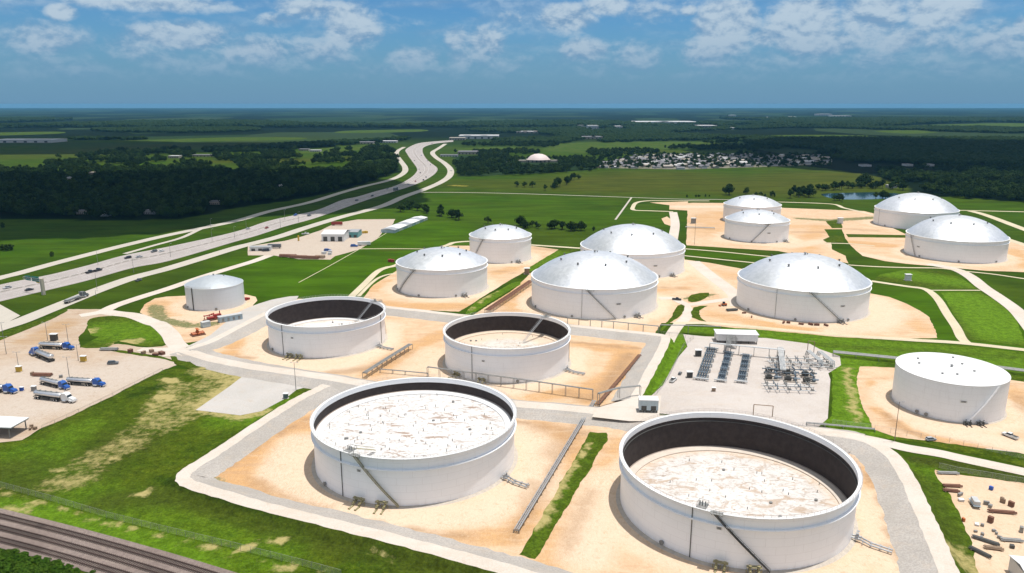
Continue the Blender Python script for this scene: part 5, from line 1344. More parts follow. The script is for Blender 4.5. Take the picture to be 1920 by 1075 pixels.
M['leaf_light'] = mat_leaf('bright_shrub_foliage', (0.022, 0.062, 0.005), (0.045, 0.10, 0.008), (0.075, 0.12, 0.015))
SHC = bpy.data.collections.new('shrub_kinds')
for i in range(3):
    a, b2 = tree_meshes(40 + i, 9, 4.5, 420, .9, .02, 9); a.materials.append(M['leaf_light']); SHC.objects.link(bpy.data.objects.new('shrub_kind_' + 'abc'[i], a))
def shrubs():
    pts = scatter_px([(-60, 1040), (0, 1033), (60, 1045), (120, 1062), (175, 1082), (175, 1200), (-60, 1200)], 1.5, .16, .30, .9, seed=21)
    pts += scatter_px([(0, 1028), (60, 1040), (130, 1060), (190, 1080), (150, 1080), (40, 1048), (-20, 1034)], 1.8, .10, .18, .8, seed=22)
    scatter('shrub_thicket', pts, SHC, 'low green thicket below the railway tracks')
    rg = random.Random(5); t2 = []
    line = resample(cat_rom([P(*p) for p in [(322, 905), (345, 925), (400, 945), (500, 975), (600, 1003), (700, 1028), (800, 1054), (900, 1078)]], 5), .8)
    for p in line:
        if rg.random() < .6: t2.append((p.x + rg.gauss(0, .5), p.y + rg.gauss(0, .5), rg.uniform(.04, .085)))
    scatter('weed_tufts', t2, SHC, 'rank weeds along the foot of the front embankment')
shrubs()
# ------------------------------------------------------------------ clouds overhead whose shade falls on the country
def cloud_at(px_list, alt, name='cloud'):
    mat = bpy.data.materials.get('cloud_vapour')
    if not mat:
        mat = simple('cloud_vapour', (0.9, 0.9, 0.9), 1.0, 0, .02, .01, 0, 0)
    mb = MB(); rg = random.Random(int(px_list[0][0]) + 9)
    ico = bmesh.new(); bmesh.ops.create_icosphere(ico, subdivisions=3, radius=1.0)
    vs = [v.co.copy() for v in ico.verts]; fs = [[v.index for v in f.verts] for f in ico.faces]; ico.free()
    for (u, v, rx, ry) in px_list:
        x, y = P(u, v); x += alt * SUN_VEC.x / SUN_VEC.z; y += alt * SUN_VEC.y / SUN_VEC.z
        for k in range(7):
            if k == 0: ox = oy = 0; sx = sy = 1.0
            else:
                a = 6.283 * k / 6 + rg.uniform(-.3, .3); ox, oy = rx * .62 * math.cos(a), ry * .62 * math.sin(a); sx, sy = rg.uniform(.35, .55), rg.uniform(.35, .55)
            q = []
            for p in vs:
                nn = 1 + .32 * noise.noise(p * 2.1 + Vector((u, k * 3.3, v))) + .16 * noise.noise(p * 6 + Vector((k, u, v)))
                q.append((x + ox + p.x * rx * sx * nn, y + oy + p.y * ry * sy * nn, alt + 90 * sx + p.z * (130 if p.z > 0 else 60) * sx * nn))
            mb.add(q, fs)
    o = mb.build(name, mat, smooth=True); tag(o, kind='stuff'); return o
cloud_at([(-80, 372, 620, 260), (250, 372, 250, 290), (400, 360, 260, 260), (560, 360, 170, 210), (640, 378, 60, 110), (60, 425, 170, 70)], 900)
cloud_at([(1560, 290, 300, 520), (1750, 285, 450, 620), (1900, 290, 500, 560), (2100, 290, 600, 520), (1480, 280, 160, 260)], 1000)
cloud_at([(0, 276, 700, 330), (260, 276, 560, 260), (-200, 274, 800, 380)], 1000)
# ------------------------------------------------------------------ haze
def haze():
    mb = MB(); mb.box((0, 9500, 60.25), (43000, 25500, 123.5)); m = bpy.data.materials.new('haze'); m.use_nodes = True
    nt = m.node_tree; nt.nodes.clear(); out = nt.nodes.new('ShaderNodeOutputMaterial'); v = nt.nodes.new('ShaderNodeVolumePrincipled')
    v.inputs['Color'].default_value = (0.20, 0.57, 0.90, 1); v.inputs['Density'].default_value = 0.000032; v.inputs['Anisotropy'].default_value = 0.0
    nt.links.new(v.outputs[0], out.inputs['Volume'])
    o = mb.build('haze', m); tag(o, kind='stuff')
haze()
# ------------------------------------------------------------------ vehicles
def paint_mat(name, col, rough=.35):
    return simple(name, col, rough, 0, .08, 2.0)
VM = {k: paint_mat('car_paint_' + k, c) for k, c in {'black': (.02, .02, .025), 'white': (.75, .75, .74), 'silver': (.42, .43, .45), 'red': (.30, .03, .02), 'blue': (.02, .10, .38), 'grey': (.14, .15, .16)}.items()}
M['glass'] = simple('dark_glass', (.03, .04, .05), .12, 0, .1, 1)
M['tyre'] = simple('tyre_rubber', (.025, .025, .025), .9, 0, .2, 3)
M['tank_alu'] = simple('polished_tank_aluminium', (.72, .73, .75), .32, .8, .1, 1)
def prism(mb, prof, w, mi=0, inset=0.0):
    """side profile (x, z) extruded across y, slightly narrower at the top"""
    z0 = min(p[1] for p in prof); z1 = max(p[1] for p in prof); n = len(prof)
    f = lambda z: w/2 - inset * (z - z0) / max(.01, z1 - z0)
    vs = [(x, -f(z), z) for x, z in prof] + [(x, f(z), z) for x, z in prof]
    mb.add(vs, [tuple(range(n)), tuple(range(2*n - 1, n - 1, -1))] + [((i+1) % n, i, n + i, n + (i+1) % n) for i in range(n)], mi)
def wheel_mesh(r=.34, w=.24):
    mb = MB(); mb.tube([(0, -w/2, 0), (0, w/2, 0)], r, 16, 0); mb.tube([(0, -w/2 - .01, 0), (0, w/2 + .01, 0)], r*.55, 12, 1)
    me = bpy.data.meshes.new('wheel'); me.from_pydata(mb.v, [], mb.f); me.materials.append(M['tyre']); me.materials.append(M['galv']); me.polygons.foreach_set('material_index', mb.mi); return me
WH = wheel_mesh(); WHT = wheel_mesh(.52, .5)
def wheel(parent, x, y, me=WH, r=.34):
    o = bpy.data.objects.new('wheel', me); COL.objects.link(o); o.parent = parent; o.location = (x, y, r)
def make_car(style, colour):
    root = empty('car' if style != 'pickup' else 'pickup_truck')
    if style == 'sedan':
        body = [(-2.3, .35), (-2.32, .75), (-2.1, .92), (-1.3, .98), (1.0, .98), (2.0, .85), (2.3, .65), (2.3, .35)]
        glass = [(-1.65, .97), (-1.1, 1.40), (.35, 1.42), (1.15, .97)]; roof = [(-1.12, 1.41), (-.95, 1.47), (.25, 1.48), (.38, 1.42)]
    elif style == 'suv':
        body = [(-2.4, .4), (-2.42, 1.05), (-2.3, 1.15), (1.1, 1.15), (2.2, 1.0), (2.4, .8), (2.4, .4)]
        glass = [(-2.2, 1.14), (-1.95, 1.70), (.45, 1.70), (1.25, 1.14)]; roof = [(-2.0, 1.69), (-1.9, 1.79), (.35, 1.79), (.5, 1.69)]
    else:
        body = [(-2.9, .5), (-2.9, 1.15), (-.75, 1.15), (1.2, 1.15), (2.5, 1.05), (2.8, .85), (2.8, .5)]
        glass = [(-.75, 1.14), (-.6, 1.75), (.75, 1.75), (1.35, 1.14)]; roof = [(-.62, 1.74), (-.5, 1.84), (.65, 1.84), (.8, 1.74)]
    mb = MB(); prism(mb, body, 1.85, 0, .08)
    if style == 'pickup': mb.box((-1.85, 0, 1.17), (1.9, 1.5, .06), mi=1)
    mb.build('body', [VM[colour], M['dark_steel']], root)
    mb = MB(); prism(mb, glass, 1.66, 0, .16); mb.build('window', M['glass'], root)
    mb = MB(); prism(mb, roof, 1.38, 0, .05); mb.build('roof', VM[colour], root)
    for s in (-1, 1):
        mb = MB(); mb.box((2.28 if style != 'pickup' else 2.76, s*.65, .72), (.1, .36, .16)); mb.build('headlight', M['trim'], root)
        for x in (-1.4, 1.45) if style != 'pickup' else (-1.8, 1.75): wheel(root, x, s*.84)
    return root
CARS = {}
def put(root, u, v, heading, label, cat, group=None, z=.13, first=False, s=1.0):
    x, y = P(u, v, z); root.location = (x, y, z); root.rotation_euler = (0, 0, heading); root.scale = (s, s, s)
    tag(root, label, cat, group); return root
def car(u, v, heading, style, colour, label, group=None, z=.13, s=1.0):
    key = (style, colour)
    if key not in CARS: CARS[key] = make_car(style, colour); r_ = CARS[key]
    else: r_ = copy_tree(CARS[key])
    return put(r_, u, v, heading, label, 'pickup' if style == 'pickup' else 'car', group, z, s=s)
def hdg(u, v, du=0, dv=0):
    """heading of the highway nearest to a photo point"""
    p = Vector(P(u, v)); best = None
    for i in range(0, len(HA) - 1):
        m = (HA[i] + HB[i]) / 2
        d = (m.xy - p).length
        if best is None or d < best[0]:
            q = ((HA[i+1] + HB[i+1]) / 2 - m); best = (d, math.atan2(q.y, q.x))
    return best[1]
HG = 'vehicles travelling on the highway'
for i, (u, v, st, co, lab) in enumerate([
    (14, 541, 'sedan', 'silver', 'silver car at the far left end of the highway, beside the green sign'), (55, 545, 'sedan', 'black', 'dark car on the highway just below the green overhead sign'),
    (240, 485, 'suv', 'black', 'black car leading the close pair on the highway, well right of the dark pickups'), (261, 483, 'sedan', 'silver', 'pale car just behind the black one on the highway'),
    (289, 473, 'suv', 'grey', 'dark grey car near the start of the exit ramp'), (303, 472, 'sedan', 'white', 'white car just beyond the dark grey one near the exit ramp'),
    (554, 404.6, 'suv', 'blue', 'dark blue car on the shaded stretch of highway, left of its neighbour'), (580, 405.5, 'suv', 'grey', 'grey car on the shaded stretch of highway, right of the blue one'),
    (500, 428.5, 'sedan', 'red', 'dark reddish car on the highway above the dirt yard'), (465, 430, 'sedan', 'silver', 'silver car on the highway above the left tip of the dirt yard'),
    (698, 368.6, 'suv', 'black', 'black car alone where the highway leaves the cloud shade'), (669, 377, 'suv', 'grey', 'grey van-like car on the shaded highway before the bend'),
    (726, 355, 'sedan', 'grey', 'small grey car left of the big lorry before the highway bend'), (794, 338.5, 'suv', 'black', 'black car on the outer lane at the first highway bend'),
    (779, 341, 'sedan', 'red', 'reddish car in the middle of the first highway bend'), (766, 347, 'sedan', 'silver', 'silver car entering the first highway bend'),
    (788, 325, 'sedan', 'black', 'dark car at the inside of the first highway bend'), (799, 333, 'sedan', 'grey', 'grey car at the outside of the first highway bend'),
    (785.6, 318, 'sedan', 'silver', 'silver car just past the first highway bend'), (807, 310, 'suv', 'silver', 'silver car on the right side between the two highway bends'),
    (801.6, 302.5, 'sedan', 'grey', 'grey car between the two highway bends, right lanes'), (777, 302, 'sedan', 'grey', 'grey car between the two highway bends, left lanes'),
    (784, 285, 'suv', 'white', 'white car near the top of the highway before it vanishes'), (790, 292, 'sedan', 'blue', 'bluish car below the white one near the top of the highway'),
    (810, 270, 'suv', 'black', 'black car where the highway disappears behind the trees')]):
    h = hdg(u, v); car(u, v, h if i % 2 else h + math.pi, st, co, lab, HG, .14, 1.15)
car(846, 321, 1.9, 'suv', 'white', 'white car on the right frontage road at its bend', None, .16)
car(260, 527, 1.35, 'pickup', 'grey', 'brownish pickup on the frontage road verge left of the small pale tank', None, .16)
car(169, 512, hdg(169, 512), 'pickup', 'black', 'black pickup at the rear of the close pair on the highway', HG, .14, 1.25); car(184, 508.5, hdg(184, 508), 'pickup', 'black', 'black pickup at the front of the close pair on the highway', HG, .14, 1.25)
car(1269, 563, R(-15), 'pickup', 'black', 'dark pickup parked on the sand between the two biggest silver domes', None, .12)
car(1262, 715, R(58), 'pickup', 'white', 'white pickup parked at the left corner of the metering yard', None, .13)
car(1893, 820, R(115), 'pickup', 'white', 'white pickup parked on the white gravel in front of the flat-roofed tank', None, .17)
car(212, 683, R(10), 'suv', 'grey', 'dark car among the clutter at the north edge of the truck yard', None, .12)
car(1275, 702, R(65), 'suv', 'grey', 'grey utility vehicle just beyond the white pickup in the metering yard', None, .13, .7)
car(1745, 826, R(10), 'suv', 'silver', 'silver car at the lower edge of the sand by the flat-roofed tank', None, .17, .8)

def tractor(root, colour, x0):
    mb = MB(); prism(mb, [(x0 - 1.6, 1.1), (x0 - 1.6, 3.5), (x0 + .2, 3.7), (x0 + 1.0, 2.9), (x0 + 1.3, 2.2), (x0 + 1.3, 1.1)], 2.45, 0, .12); mb.build('cab', VM[colour], root)
    mb = MB(); prism(mb, [(x0 + 1.3, .9), (x0 + 1.3, 2.1), (x0 + 3.1, 1.85), (x0 + 3.4, 1.4), (x0 + 3.4, .9)], 1.9, 0, .15)
    mb.box((x0 + 2.4, 0, .95), (1.3, 2.5, .5)); mb.build('bonnet', VM[colour], root)
    mb = MB(); prism(mb, [(x0 + .62, 2.2), (x0 + .5, 3.0), (x0 + 1.02, 2.93), (x0 + 1.36, 2.2)], 2.2, 0, .1); mb.build('windscreen', M['glass'], root)
    mb = MB(); mb.box((x0 - 3.2, 0, .95), (9.2, .9, .28)); mb.box((x0 + 3.5, 0, .7), (.2, 2.4, .4), mi=1)
    for s in (-1, 1):
        mb.tube([(x0 - 1.0, s*1.25, .9), (x0 + .6, s*1.25, .9)], .34, 12, 1)
        mb.tube([(x0 - 1.8, s*1.05, 1.0), (x0 - 1.8, s*1.05, 4.0)], .10, 8, 1)
    mb.build('chassis', [M['dark_steel'], M['tank_alu']], root)
    for x in (x0 + 2.3, x0 - 4.0, x0 - 5.3):
        for s in (-1, 1): wheel(root, x, s*1.0, WHT, .52)
def make_tanker(colour):
    root = empty('tank_truck'); tractor(root, colour, 6.4)
    mb = MB(); prof = [(0, 0)]
    n = 14; L0, L1 = -8.6, 4.0; rings = [(L0, .15), (L0 + .12, .8), (L0 + .4, 1.0), (L1 - .4, 1.0), (L1 - .12, .8), (L1, .15)]
    k0 = len(mb.v); vs = []
    for x, s in rings:
        for k in range(n):
            a = 6.283 * k / n; vs.append((x, 1.22*s*math.cos(a), 2.35 + .95*s*math.sin(a)))
    fs = [(i*n + k, i*n + (k+1) % n, (i+1)*n + (k+1) % n, (i+1)*n + k) for i in range(len(rings)-1) for k in range(n)] + [tuple(reversed(range(n))), tuple((len(rings)-1)*n + k for k in range(n))]
    mb.add(vs, fs)
    for x in (-6.5, -4.2, -2, .2, 2.4):
        vs = [(x + dx, 1.26*math.cos(6.283*k/n), 2.35 + .99*math.sin(6.283*k/n)) for dx in (-.06, .06) for k in range(n)]
        mb.add(vs, [(k, (k+1) % n, n + (k+1) % n, n + k) for k in range(n)])
    tk = mb.build('tank', M['tank_alu'], root, auto=40)
    mb = MB(); mb.box((-2.3, 0, 3.36), (10.5, .6, .06))
    for x in (-6, -3.4, -.8, 1.8): mb.tube([(x, 0, 3.3), (x, 0, 3.62)], .3, 10)
    mb.build('catwalk', M['grey_steel'], tk)
    mb = MB(); mb.box((-3.4, 0, 1.2), (10, 1.0, .3)); mb.box((-3, 0, .95), (3.2, 2.3, .45)); mb.box((-8.6, 0, 1.0), (.15, 2.3, .3)); mb.build('trailer_frame', M['dark_steel'], root)
    for x in (-6.3, -7.6):
        for s in (-1, 1): wheel(root, x, s*1.0, WHT, .52)
    return root
TB = make_tanker('blue'); TW = make_tanker('white')
TG = 'tank trucks parked in the yard'
def tanker(r_, rear, front, label, z=.08, L=18.4):
    a = Vector(P(*rear, z)); b = Vector(P(*front, z)); d = b - a; m = a.lerp(b, .5)
    s = d.length / L; r_.location = (m.x - .2, m.y, z); r_.rotation_euler = (0, 0, math.atan2(d.y, d.x)); s = max(.8, min(1.15, s)); r_.scale = (s, s, s)
    tag(r_, label, 'tank truck', TG)
tanker(TB, (74, 653), (137, 656), 'blue-cabbed tank truck at the top of the yard, beside the small white-topped cabinet')
tanker(copy_tree(TB), (104, 681), (58, 663), 'blue-cabbed tank truck standing askew with its cab pointing away to the upper left')
tanker(copy_tree(TB), (78, 719), (128, 731), 'blue-cabbed tank truck directly above the white-cabbed one')
tanker(copy_tree(TB), (126, 720), (195, 725), 'blue-cabbed tank truck farthest right in the yard')
tanker(TW, (66, 746), (139, 755), 'tank truck with a white cab, front of the group in the yard')
tanker(copy_tree(TB), (-42, 731), (29, 738), 'blue-cabbed truck cut off by the left edge of the picture')
def flat_lorry():
    root = empty('semi_truck'); tractor(root, 'grey', 6.2)
    mb = MB(); mb.box((-2.6, 0, 1.35), (13.2, 2.5, .25)); mb.build('flatbed', M['grey_steel'], root)
    mb = MB()
    for i in range(5):
        for j in range(2): mb.tube([(-8.4, -.75 + i*.38, 1.75 + j*.4), (2.5, -.75 + i*.38, 1.75 + j*.4)], .18, 8)
    mb.build('load', M['galv'], root)
    for x in (-6.3, -7.6):
        for s in (-1, 1): wheel(root, x, s*1.0, WHT, .52)
    tag(root, 'grey lorry with a long pale load on the frontage road near the small pale tank', 'lorry'); return root
fl = flat_lorry(); a = Vector(P(122, 571)); b = Vector(P(163, 556)); d = b - a; fl.location = (*a.lerp(b, .5), .16); fl.rotation_euler = (0, 0, math.atan2(d.y, d.x)); fl.scale = (1.1,)*3
def box_lorry(u, v, label):
    root = empty('box_lorry'); tractor(root, 'white', 6.2)
    mb = MB(); mb.box((-2.2, 0, 2.7), (13.5, 2.6, 2.8)); mb.build('trailer_box', VM['grey'], root)
    for x in (-6.3, -7.6):
        for s in (-1, 1): wheel(root, x, s*1.0, WHT, .52)
    put(root, u, v, hdg(u, v), label, 'lorry', HG, .14)
box_lorry(743, 357, 'big dark lorry on the highway just before the first bend')
def small_machine(u, v, col, label, rz=0.0, s=1.0):
    root = empty('wheel_loader')
    mb = MB(); prism(mb, [(-1.8, .7), (-1.8, 1.6), (-.4, 1.7), (.8, 1.5), (.8, .7)], 1.8, 0, .1); mb.build('body', col, root)
    mb = MB(); prism(mb, [(-.5, 1.6), (-.4, 2.7), (.5, 2.7), (.7, 1.6)], 1.4, 0, .1); mb.build('cab', M['glass'], root)
    mb = MB(); mb.tube([(.6, 0, 1.4), (2.0, 0, 1.8), (2.8, 0, .7)], .16, 6); mb.box((2.9, 0, .55), (.6, 1.9, .7)); mb.build('bucket', col, root)
    for x in (-1.1, .6):
        for t_ in (-1, 1): wheel(root, x, t_*.85, WHT, .52)
    put(root, u, v, rz, label, 'loader', None, .07, s=s)
M['orange'] = simple('orange_paint', (.50, .13, .03), .5, 0, .15, 1); M['rust'] = simple('rusty_iron', (.20, .09, .055), .8, 0, .35, 1.2); M['red'] = simple('red_paint', (.36, .04, .03), .5, 0, .25, 1); M['skyblue'] = simple('pale_blue_cladding', (.42, .52, .58), .5, .1, .15, .8)
M['bluegrey'] = simple('blue_grey_pipe_paint', (.13, .17, .21), .45, .2, .2, .6); M['palepipe'] = simple('pale_pipe_paint', (.55, .56, .56), .45, .1, .15, .6); M['teal'] = simple('teal_sheet', (.12, .33, .34), .5, .1, .15, .6)
M['yellow'] = simple('yellow_paint', (.55, .36, .04), .6, 0, .2, 1); M['blue_tarp'] = simple('blue_tarpaulin', (.02, .10, .45), .6, 0, .2, 1); M['wood'] = simple('weathered_wood', (.30, .21, .14), .85, 0, .3, 1.2)
small_machine(1357, 574, M['orange'], 'orange wheel loader on the sand left of the domed tank behind the metering yard', R(200))

# ------------------------------------------------------------------ pipe racks
def pipe_rack(px, n, r, gap, h, post, mat, label, z0=.05, posts_at=None, bend=True, smooth=0, name='pipe_rack', w_extra=.6):
    pts = [Vector(P(u, v, z0)) for u, v in px]
    c = pts[0]; root = empty(name, (c.x, c.y, z0)); tag(root, label, 'pipe rack')
    rel = [p - c for p in pts]; rows = offset_rows([Vector((p.x, p.y, 0)) for p in (resample(rel, 12) if smooth else rel)], [(k - (n-1)/2) * gap for k in range(n)])
    for k, rw in enumerate(rows):
        mb = MB(); q = [(p.x, p.y, h + r) for p in rw]
        mb.tube(q, r * (1.0 if k % 3 else 1.35), 10)
        mb.build('pipe', mat, root)
    line = resample(rel, post)
    W = (n - 1) * gap + w_extra
    for i, p in enumerate(line):
        d = (line[min(i+1, len(line)-1)] - line[max(i-1, 0)]); a = math.atan2(d.y, d.x)
        mb = MB(); cs, sn = math.cos(a), math.sin(a)
        for s in (-1, 1): mb.box((p.x - s*W/2*sn, p.y + s*W/2*cs, h/2 - .05), (.16, .16, h), a)
        mb.box((p.x, p.y, h - .12), (.18, W + .3, .18), a)
        mb.build('support', M['grey_steel'], root)
    return root
pipe_rack([(1114, 756), (1092, 793), (1040, 880), (968, 1000)], 3, .17, .6, 1.0, 4.5, M['galv'], 'long low rack of parallel pipes between the two largest open tanks')
pipe_rack([(1199, 668), (1160, 715), (1120, 762)], 3, .18, .6, .7, 4, M['rust'], 'low brownish pipes slanting down the east side of the sandy compound', .06)
pipe_rack([(802, 706), (963, 728), (1111, 750)], 2, .16, .6, 4.4, 5.6, M['grey_steel'], 'tall thin pipe rack crossing the sand in front of the sandy-roofed open tank', .06)
pipe_rack([(713, 699), (760, 703), (802, 707)], 2, .14, .5, 1.6, 6, M['grey_steel'], 'short pipe bridge just behind the rim of the mottled-roof tank', .06)
pipe_rack([(770, 655), (730, 680), (684, 710)], 4, .18, .55, 2.6, 4, M['grey_steel'], 'slanting rack of pipes to the right of the near-black open tank', .06)
pipe_rack([(1064, 611), (1150, 619), (1234, 628)], 2, .16, .6, 4.6, 6.2, M['grey_steel'], 'tall thin pipe rack along the dike behind the sandy-roofed open tank', 1.0)
pipe_rack([(1237, 624), (1290, 625), (1350, 627)], 2, .15, .5, 4.2, 9, M['grey_steel'], 'thin pipe bridge crossing the gravel track toward the white shelter', .12)
pipe_rack([(996, 532), (960, 557), (914, 588)], 5, .22, .8, 2.0, 5, M['rust'], 'reddish pipe rack slanting between two domed tanks left of centre', .08)
pipe_rack([(1562, 667), (1690, 680), (1790, 690), (1875, 697), (1990, 712)], 5, .2, .8, 1.8, 8, M['grey_steel'], 'wide rack of big pale pipes running behind the flat-roofed white tank', .10)
pipe_rack([(1512, 797), (1580, 803), (1640, 809)], 3, .13, .5, .8, 6, M['grey_steel'], 'pale pipes across the grass below the metering yard', .12)
pipe_rack([(1122, 757), (1160, 746), (1200, 742)], 2, .2, .7, 4.2, 8, M['grey_steel'], 'short pipe bridge over the junction left of the grey cabin', 2.0)
pipe_rack([(1285, 428), (1340, 430)], 3, .3, 1.0, 1.0, 8, M['grey_steel'], 'low pipes on the sand left of the two narrow silver domes', .08)
# ------------------------------------------------------------------ metering yard
def meter_run(top, bot, w, label):
    a = Vector(P(*top, .1)); b = Vector(P(*bot, .1)); d = b - a; L = d.length
    root = empty('meter_skid', (*a.lerp(b, .5), .11), math.atan2(d.y, d.x)); tag(root, label, 'meter skid', 'long blue-grey meter skids in the yard')
    mb = MB()
    for s in (-1, 1): mb.box((0, s*w/2, .35), (L, .25, .4))
    for k in range(int(L / 4) + 1): mb.box((-L/2 + 4*k, 0, .35), (.25, w, .35))
    mb.build('skid_frame', M['grey_steel'], root)
    for j in range(4):
        y = (j - 1.5) * w / 4.2; mb = MB(); flange_pipe(mb, [(-L/2, y, 1.05), (L/2, y, 1.05)], .30, 10, 3.1)
        for k in range(5): valve(mb, -L/2 + L*(k + .5)/5, y, 1.05, .3, 0)
        mb.build('pipe', M['bluegrey'], root)
    mb = MB()
    for s in (-1, 1): flange_pipe(mb, [(s*L/2, -w/2 - 1, 1.05), (s*L/2, w/2 + 1, 1.05)], .4, 12, 2)
    for k in range(6): mb.box((-L/2 + L*(k+.5)/6, w/2 + .5, 1.1), (.7, .5, 1.5))
    mb.build('header', M['palepipe'], root)
meter_run((1334, 656), (1314, 714), 4.6, 'leftmost and widest of the three long blue-grey meter skids'); meter_run((1366, 664), (1351, 717), 3.2, 'middle one of the three long blue-grey meter skids'); meter_run((1399, 669), (1389, 719), 3.4, 'rightmost of the three long blue-grey meter skids')
def analyser(u, v, label, mat=None, s=1.0, z=.12):
    x, y = P(u, v, z); root = empty('equipment_cabinet', (x, y, z)); tag(root, label, 'cabinet')
    mb = MB(); mb.box((0, 0, 1.1*s), (1.8*s, 1.2*s, 2.0*s)); mb.build('housing', mat or M['grey_steel'], root)
    mb = MB(); mb.box((0, 0, 2.18*s), (2.2*s, 1.6*s, .14*s)); mb.build('top', M['trim'], root)
    mb = MB(); mb.box((0, 0, .06), (2.4*s, 1.8*s, .12)); mb.build('plinth', M['concrete'], root)
analyser(1309, 668, 'dark cabinet beside the upper end of the leftmost meter skid', M['dark_steel'], 1.5)
analyser(1293, 708, 'dark cabinet to the left of the lower end of the leftmost meter skid', M['dark_steel'], 1.3)
analyser(102, 639, 'small white-topped cabinet above the uppermost tank truck', M['dark_steel'], 1.7)
analyser(36, 697, 'yellow-brown box at the foot of a light pole in the truck yard', M['yellow'], 1.2); analyser(157, 678, 'yellow box on the gravel right of the tank trucks', M['yellow'], 1.3)
analyser(41, 733, 'tiny blue box between the parked trucks', M['blue_tarp'], .8); analyser(64, 733, 'small grey box left of the white-cabbed truck', None, 1.0)
analyser(536, 747, 'small dark blue cabinet at the edge of the white gravel pad', M['bluegrey'], 1.0)
analyser(1338, 734, 'small brown box standing alone in front of the meter skids', M['wood'], .8)
analyser(1702, 526, 'small white cabinet on its own patch of sand in the grass at right', M['white_roof'], 2.0); analyser(988, 514, 'small brown cabinet left of the widest silver dome', M['wood'], 2.0)
analyser(1575, 419, 'white box between the far right tank pads', M['white_roof'], 2.6); analyser(1300, 419, 'grey cabinet on the sand left of the narrow silver domes', None, 2.5)
def pump(u, v, label, rz=0.0, s=1.0):
    x, y = P(u, v, .12); root = empty('pump', (x, y, .12), rz); root.scale = (s, s, s); tag(root, label, 'pump', 'dark pumps in the metering yard')
    mb = MB(); mb.box((0, 0, .3), (5.0, 2.0, .5)); mb.build('base', M['concrete'], root)
    mb = MB(); mb.tube([(-2.2, 0, 1.4), (.2, 0, 1.4)], .75, 14); mb.box((-1.0, 0, 2.1), (1.4, 1.2, .5)); mb.tube([(.2, 0, 1.4), (1.0, 0, 1.4)], .25, 8)
    for k in range(6): mb.tube([(-2.0 + k*.36, 0, 1.4), (-1.95 + k*.36, 0, 1.4)], .82, 14)
    mb.build('motor', M['dark_steel'], root)
    mb = MB(); mb.tube([(1.0, 0, 1.3), (2.2, 0, 1.3)], .6, 12); mb.tube([(1.6, 0, 1.3), (1.6, 0, 2.6)], .3, 10); mb.tube([(1.6, 0, 2.6), (1.6, 2.4, 2.6)], .3, 10); mb.tube([(2.2, 0, 1.3), (3.4, 0, 1.3)], .3, 10)
    mb.build('casing', M['bluegrey'], root)
for (u, v, n_) in [(1446, 700, 'upper left'), (1480, 704, 'upper middle'), (1514, 707, 'upper right'), (1446, 713, 'lower left'), (1482, 716, 'lower middle'), (1517, 719, 'lower right')]:
    pump(u, v, n_ + ' one of the six dark pumps in the metering yard', R(-8 + (u % 3) * 5), 1.2)
def manifold(cx, cy, label, W, rows_, cols, h=1.6, mat=None):
    """grid of header pipes and cross pipes with valves at the crossings"""
    x, y = P(cx, cy, .12); root = empty('pipe_manifold', (x, y, .12), R(-6)); tag(root, label, 'pipe manifold')
    ys = rows_; xs = cols
    for j, yy in enumerate(ys):
        mb = MB(); flange_pipe(mb, [(-W/2, yy, h + (j % 2) * .5), (W/2, yy, h + (j % 2) * .5)], .19 + .07*(j % 2), 8, 4.6)
        for k in range(0, int(W / 4)): mb.box((-W/2 + 2 + 4*k, yy, h/2), (.2, .5, h))
        mb.build('header', mat or M['palepipe'], root)
    for k, xx in enumerate(xs):
        mb = MB(); flange_pipe(mb, [(xx, min(ys) - 1.5, h + 1.1), (xx, max(ys) + 1.5, h + 1.1)], .17, 8, 5)
        for yy in ys:
            mb.tube([(xx, yy, h), (xx, yy, h + 1.1)], .2, 8); (valve(mb, xx + .8, yy, h + .4, .2, 0) if (k + int(yy)) % 2 else None)
        mb.build('crossover', M['bluegrey'] if k % 2 else M['grey_steel'], root)
manifold(1500, 686, 'upper pipe manifold of the metering yard, a band of pale headers reaching the right edge', 30, [-5, -2, 1, 4.5], [-13, -9, -5, -1, 3, 8, 12], 1.6)
manifold(1478, 731, 'lower pipe manifold in front of the six dark pumps', 21, [-3.5, 0, 3.5], [-9, -5.5, -1, 4, 8.5], 1.2)
manifold(1478, 706, 'middle pipework threaded between the two rows of dark pumps', 22, [-1, 2.6], [-9.5, -3, 1, 6, 10], 2.0, M['bluegrey'])
def pipe_bridge(px0, px1, w, h, n, label, mat, zr=.12):
    a = Vector(P(*px0, zr)); b = Vector(P(*px1, zr)); d = b - a; L = d.length
    root = empty('pipe_bridge', (*a.lerp(b, .5), zr), math.atan2(d.y, d.x)); tag(root, label, 'pipe bridge')
    k = max(2, int(L / 6))
    for i in range(k + 1):
        x = -L/2 + L*i/k; mb = MB()
        for s in (-1, 1): mb.box((x, s*w/2, h/2), (.25, .25, h))
        mb.box((x, 0, h), (.25, w + .25, .25)); mb.build('frame', M['grey_steel'], root)
    for j in range(n):
        mb = MB(); y = (j - (n-1)/2) * w / n; mb.tube([(-L/2, y, h + .35), (L/2, y, h + .35)], .2, 8); mb.build('pipe', mat, root)
pipe_bridge((1462, 668), (1467, 712), 2.6, 4.2, 5, 'grey pipe bridge running toward the camera through the pump area', M['palepipe'])
pipe_bridge((1330, 660), (1470, 674), 1.6, 4.4, 3, 'thin elevated pipe bridge spanning the upper ends of the meter skids', M['palepipe'])
pipe_bridge((1368, 642), (1364, 668), 2.4, 4.6, 4, 'grey pipe bridge between the white shelter and the middle meter skid', M['grey_steel'])
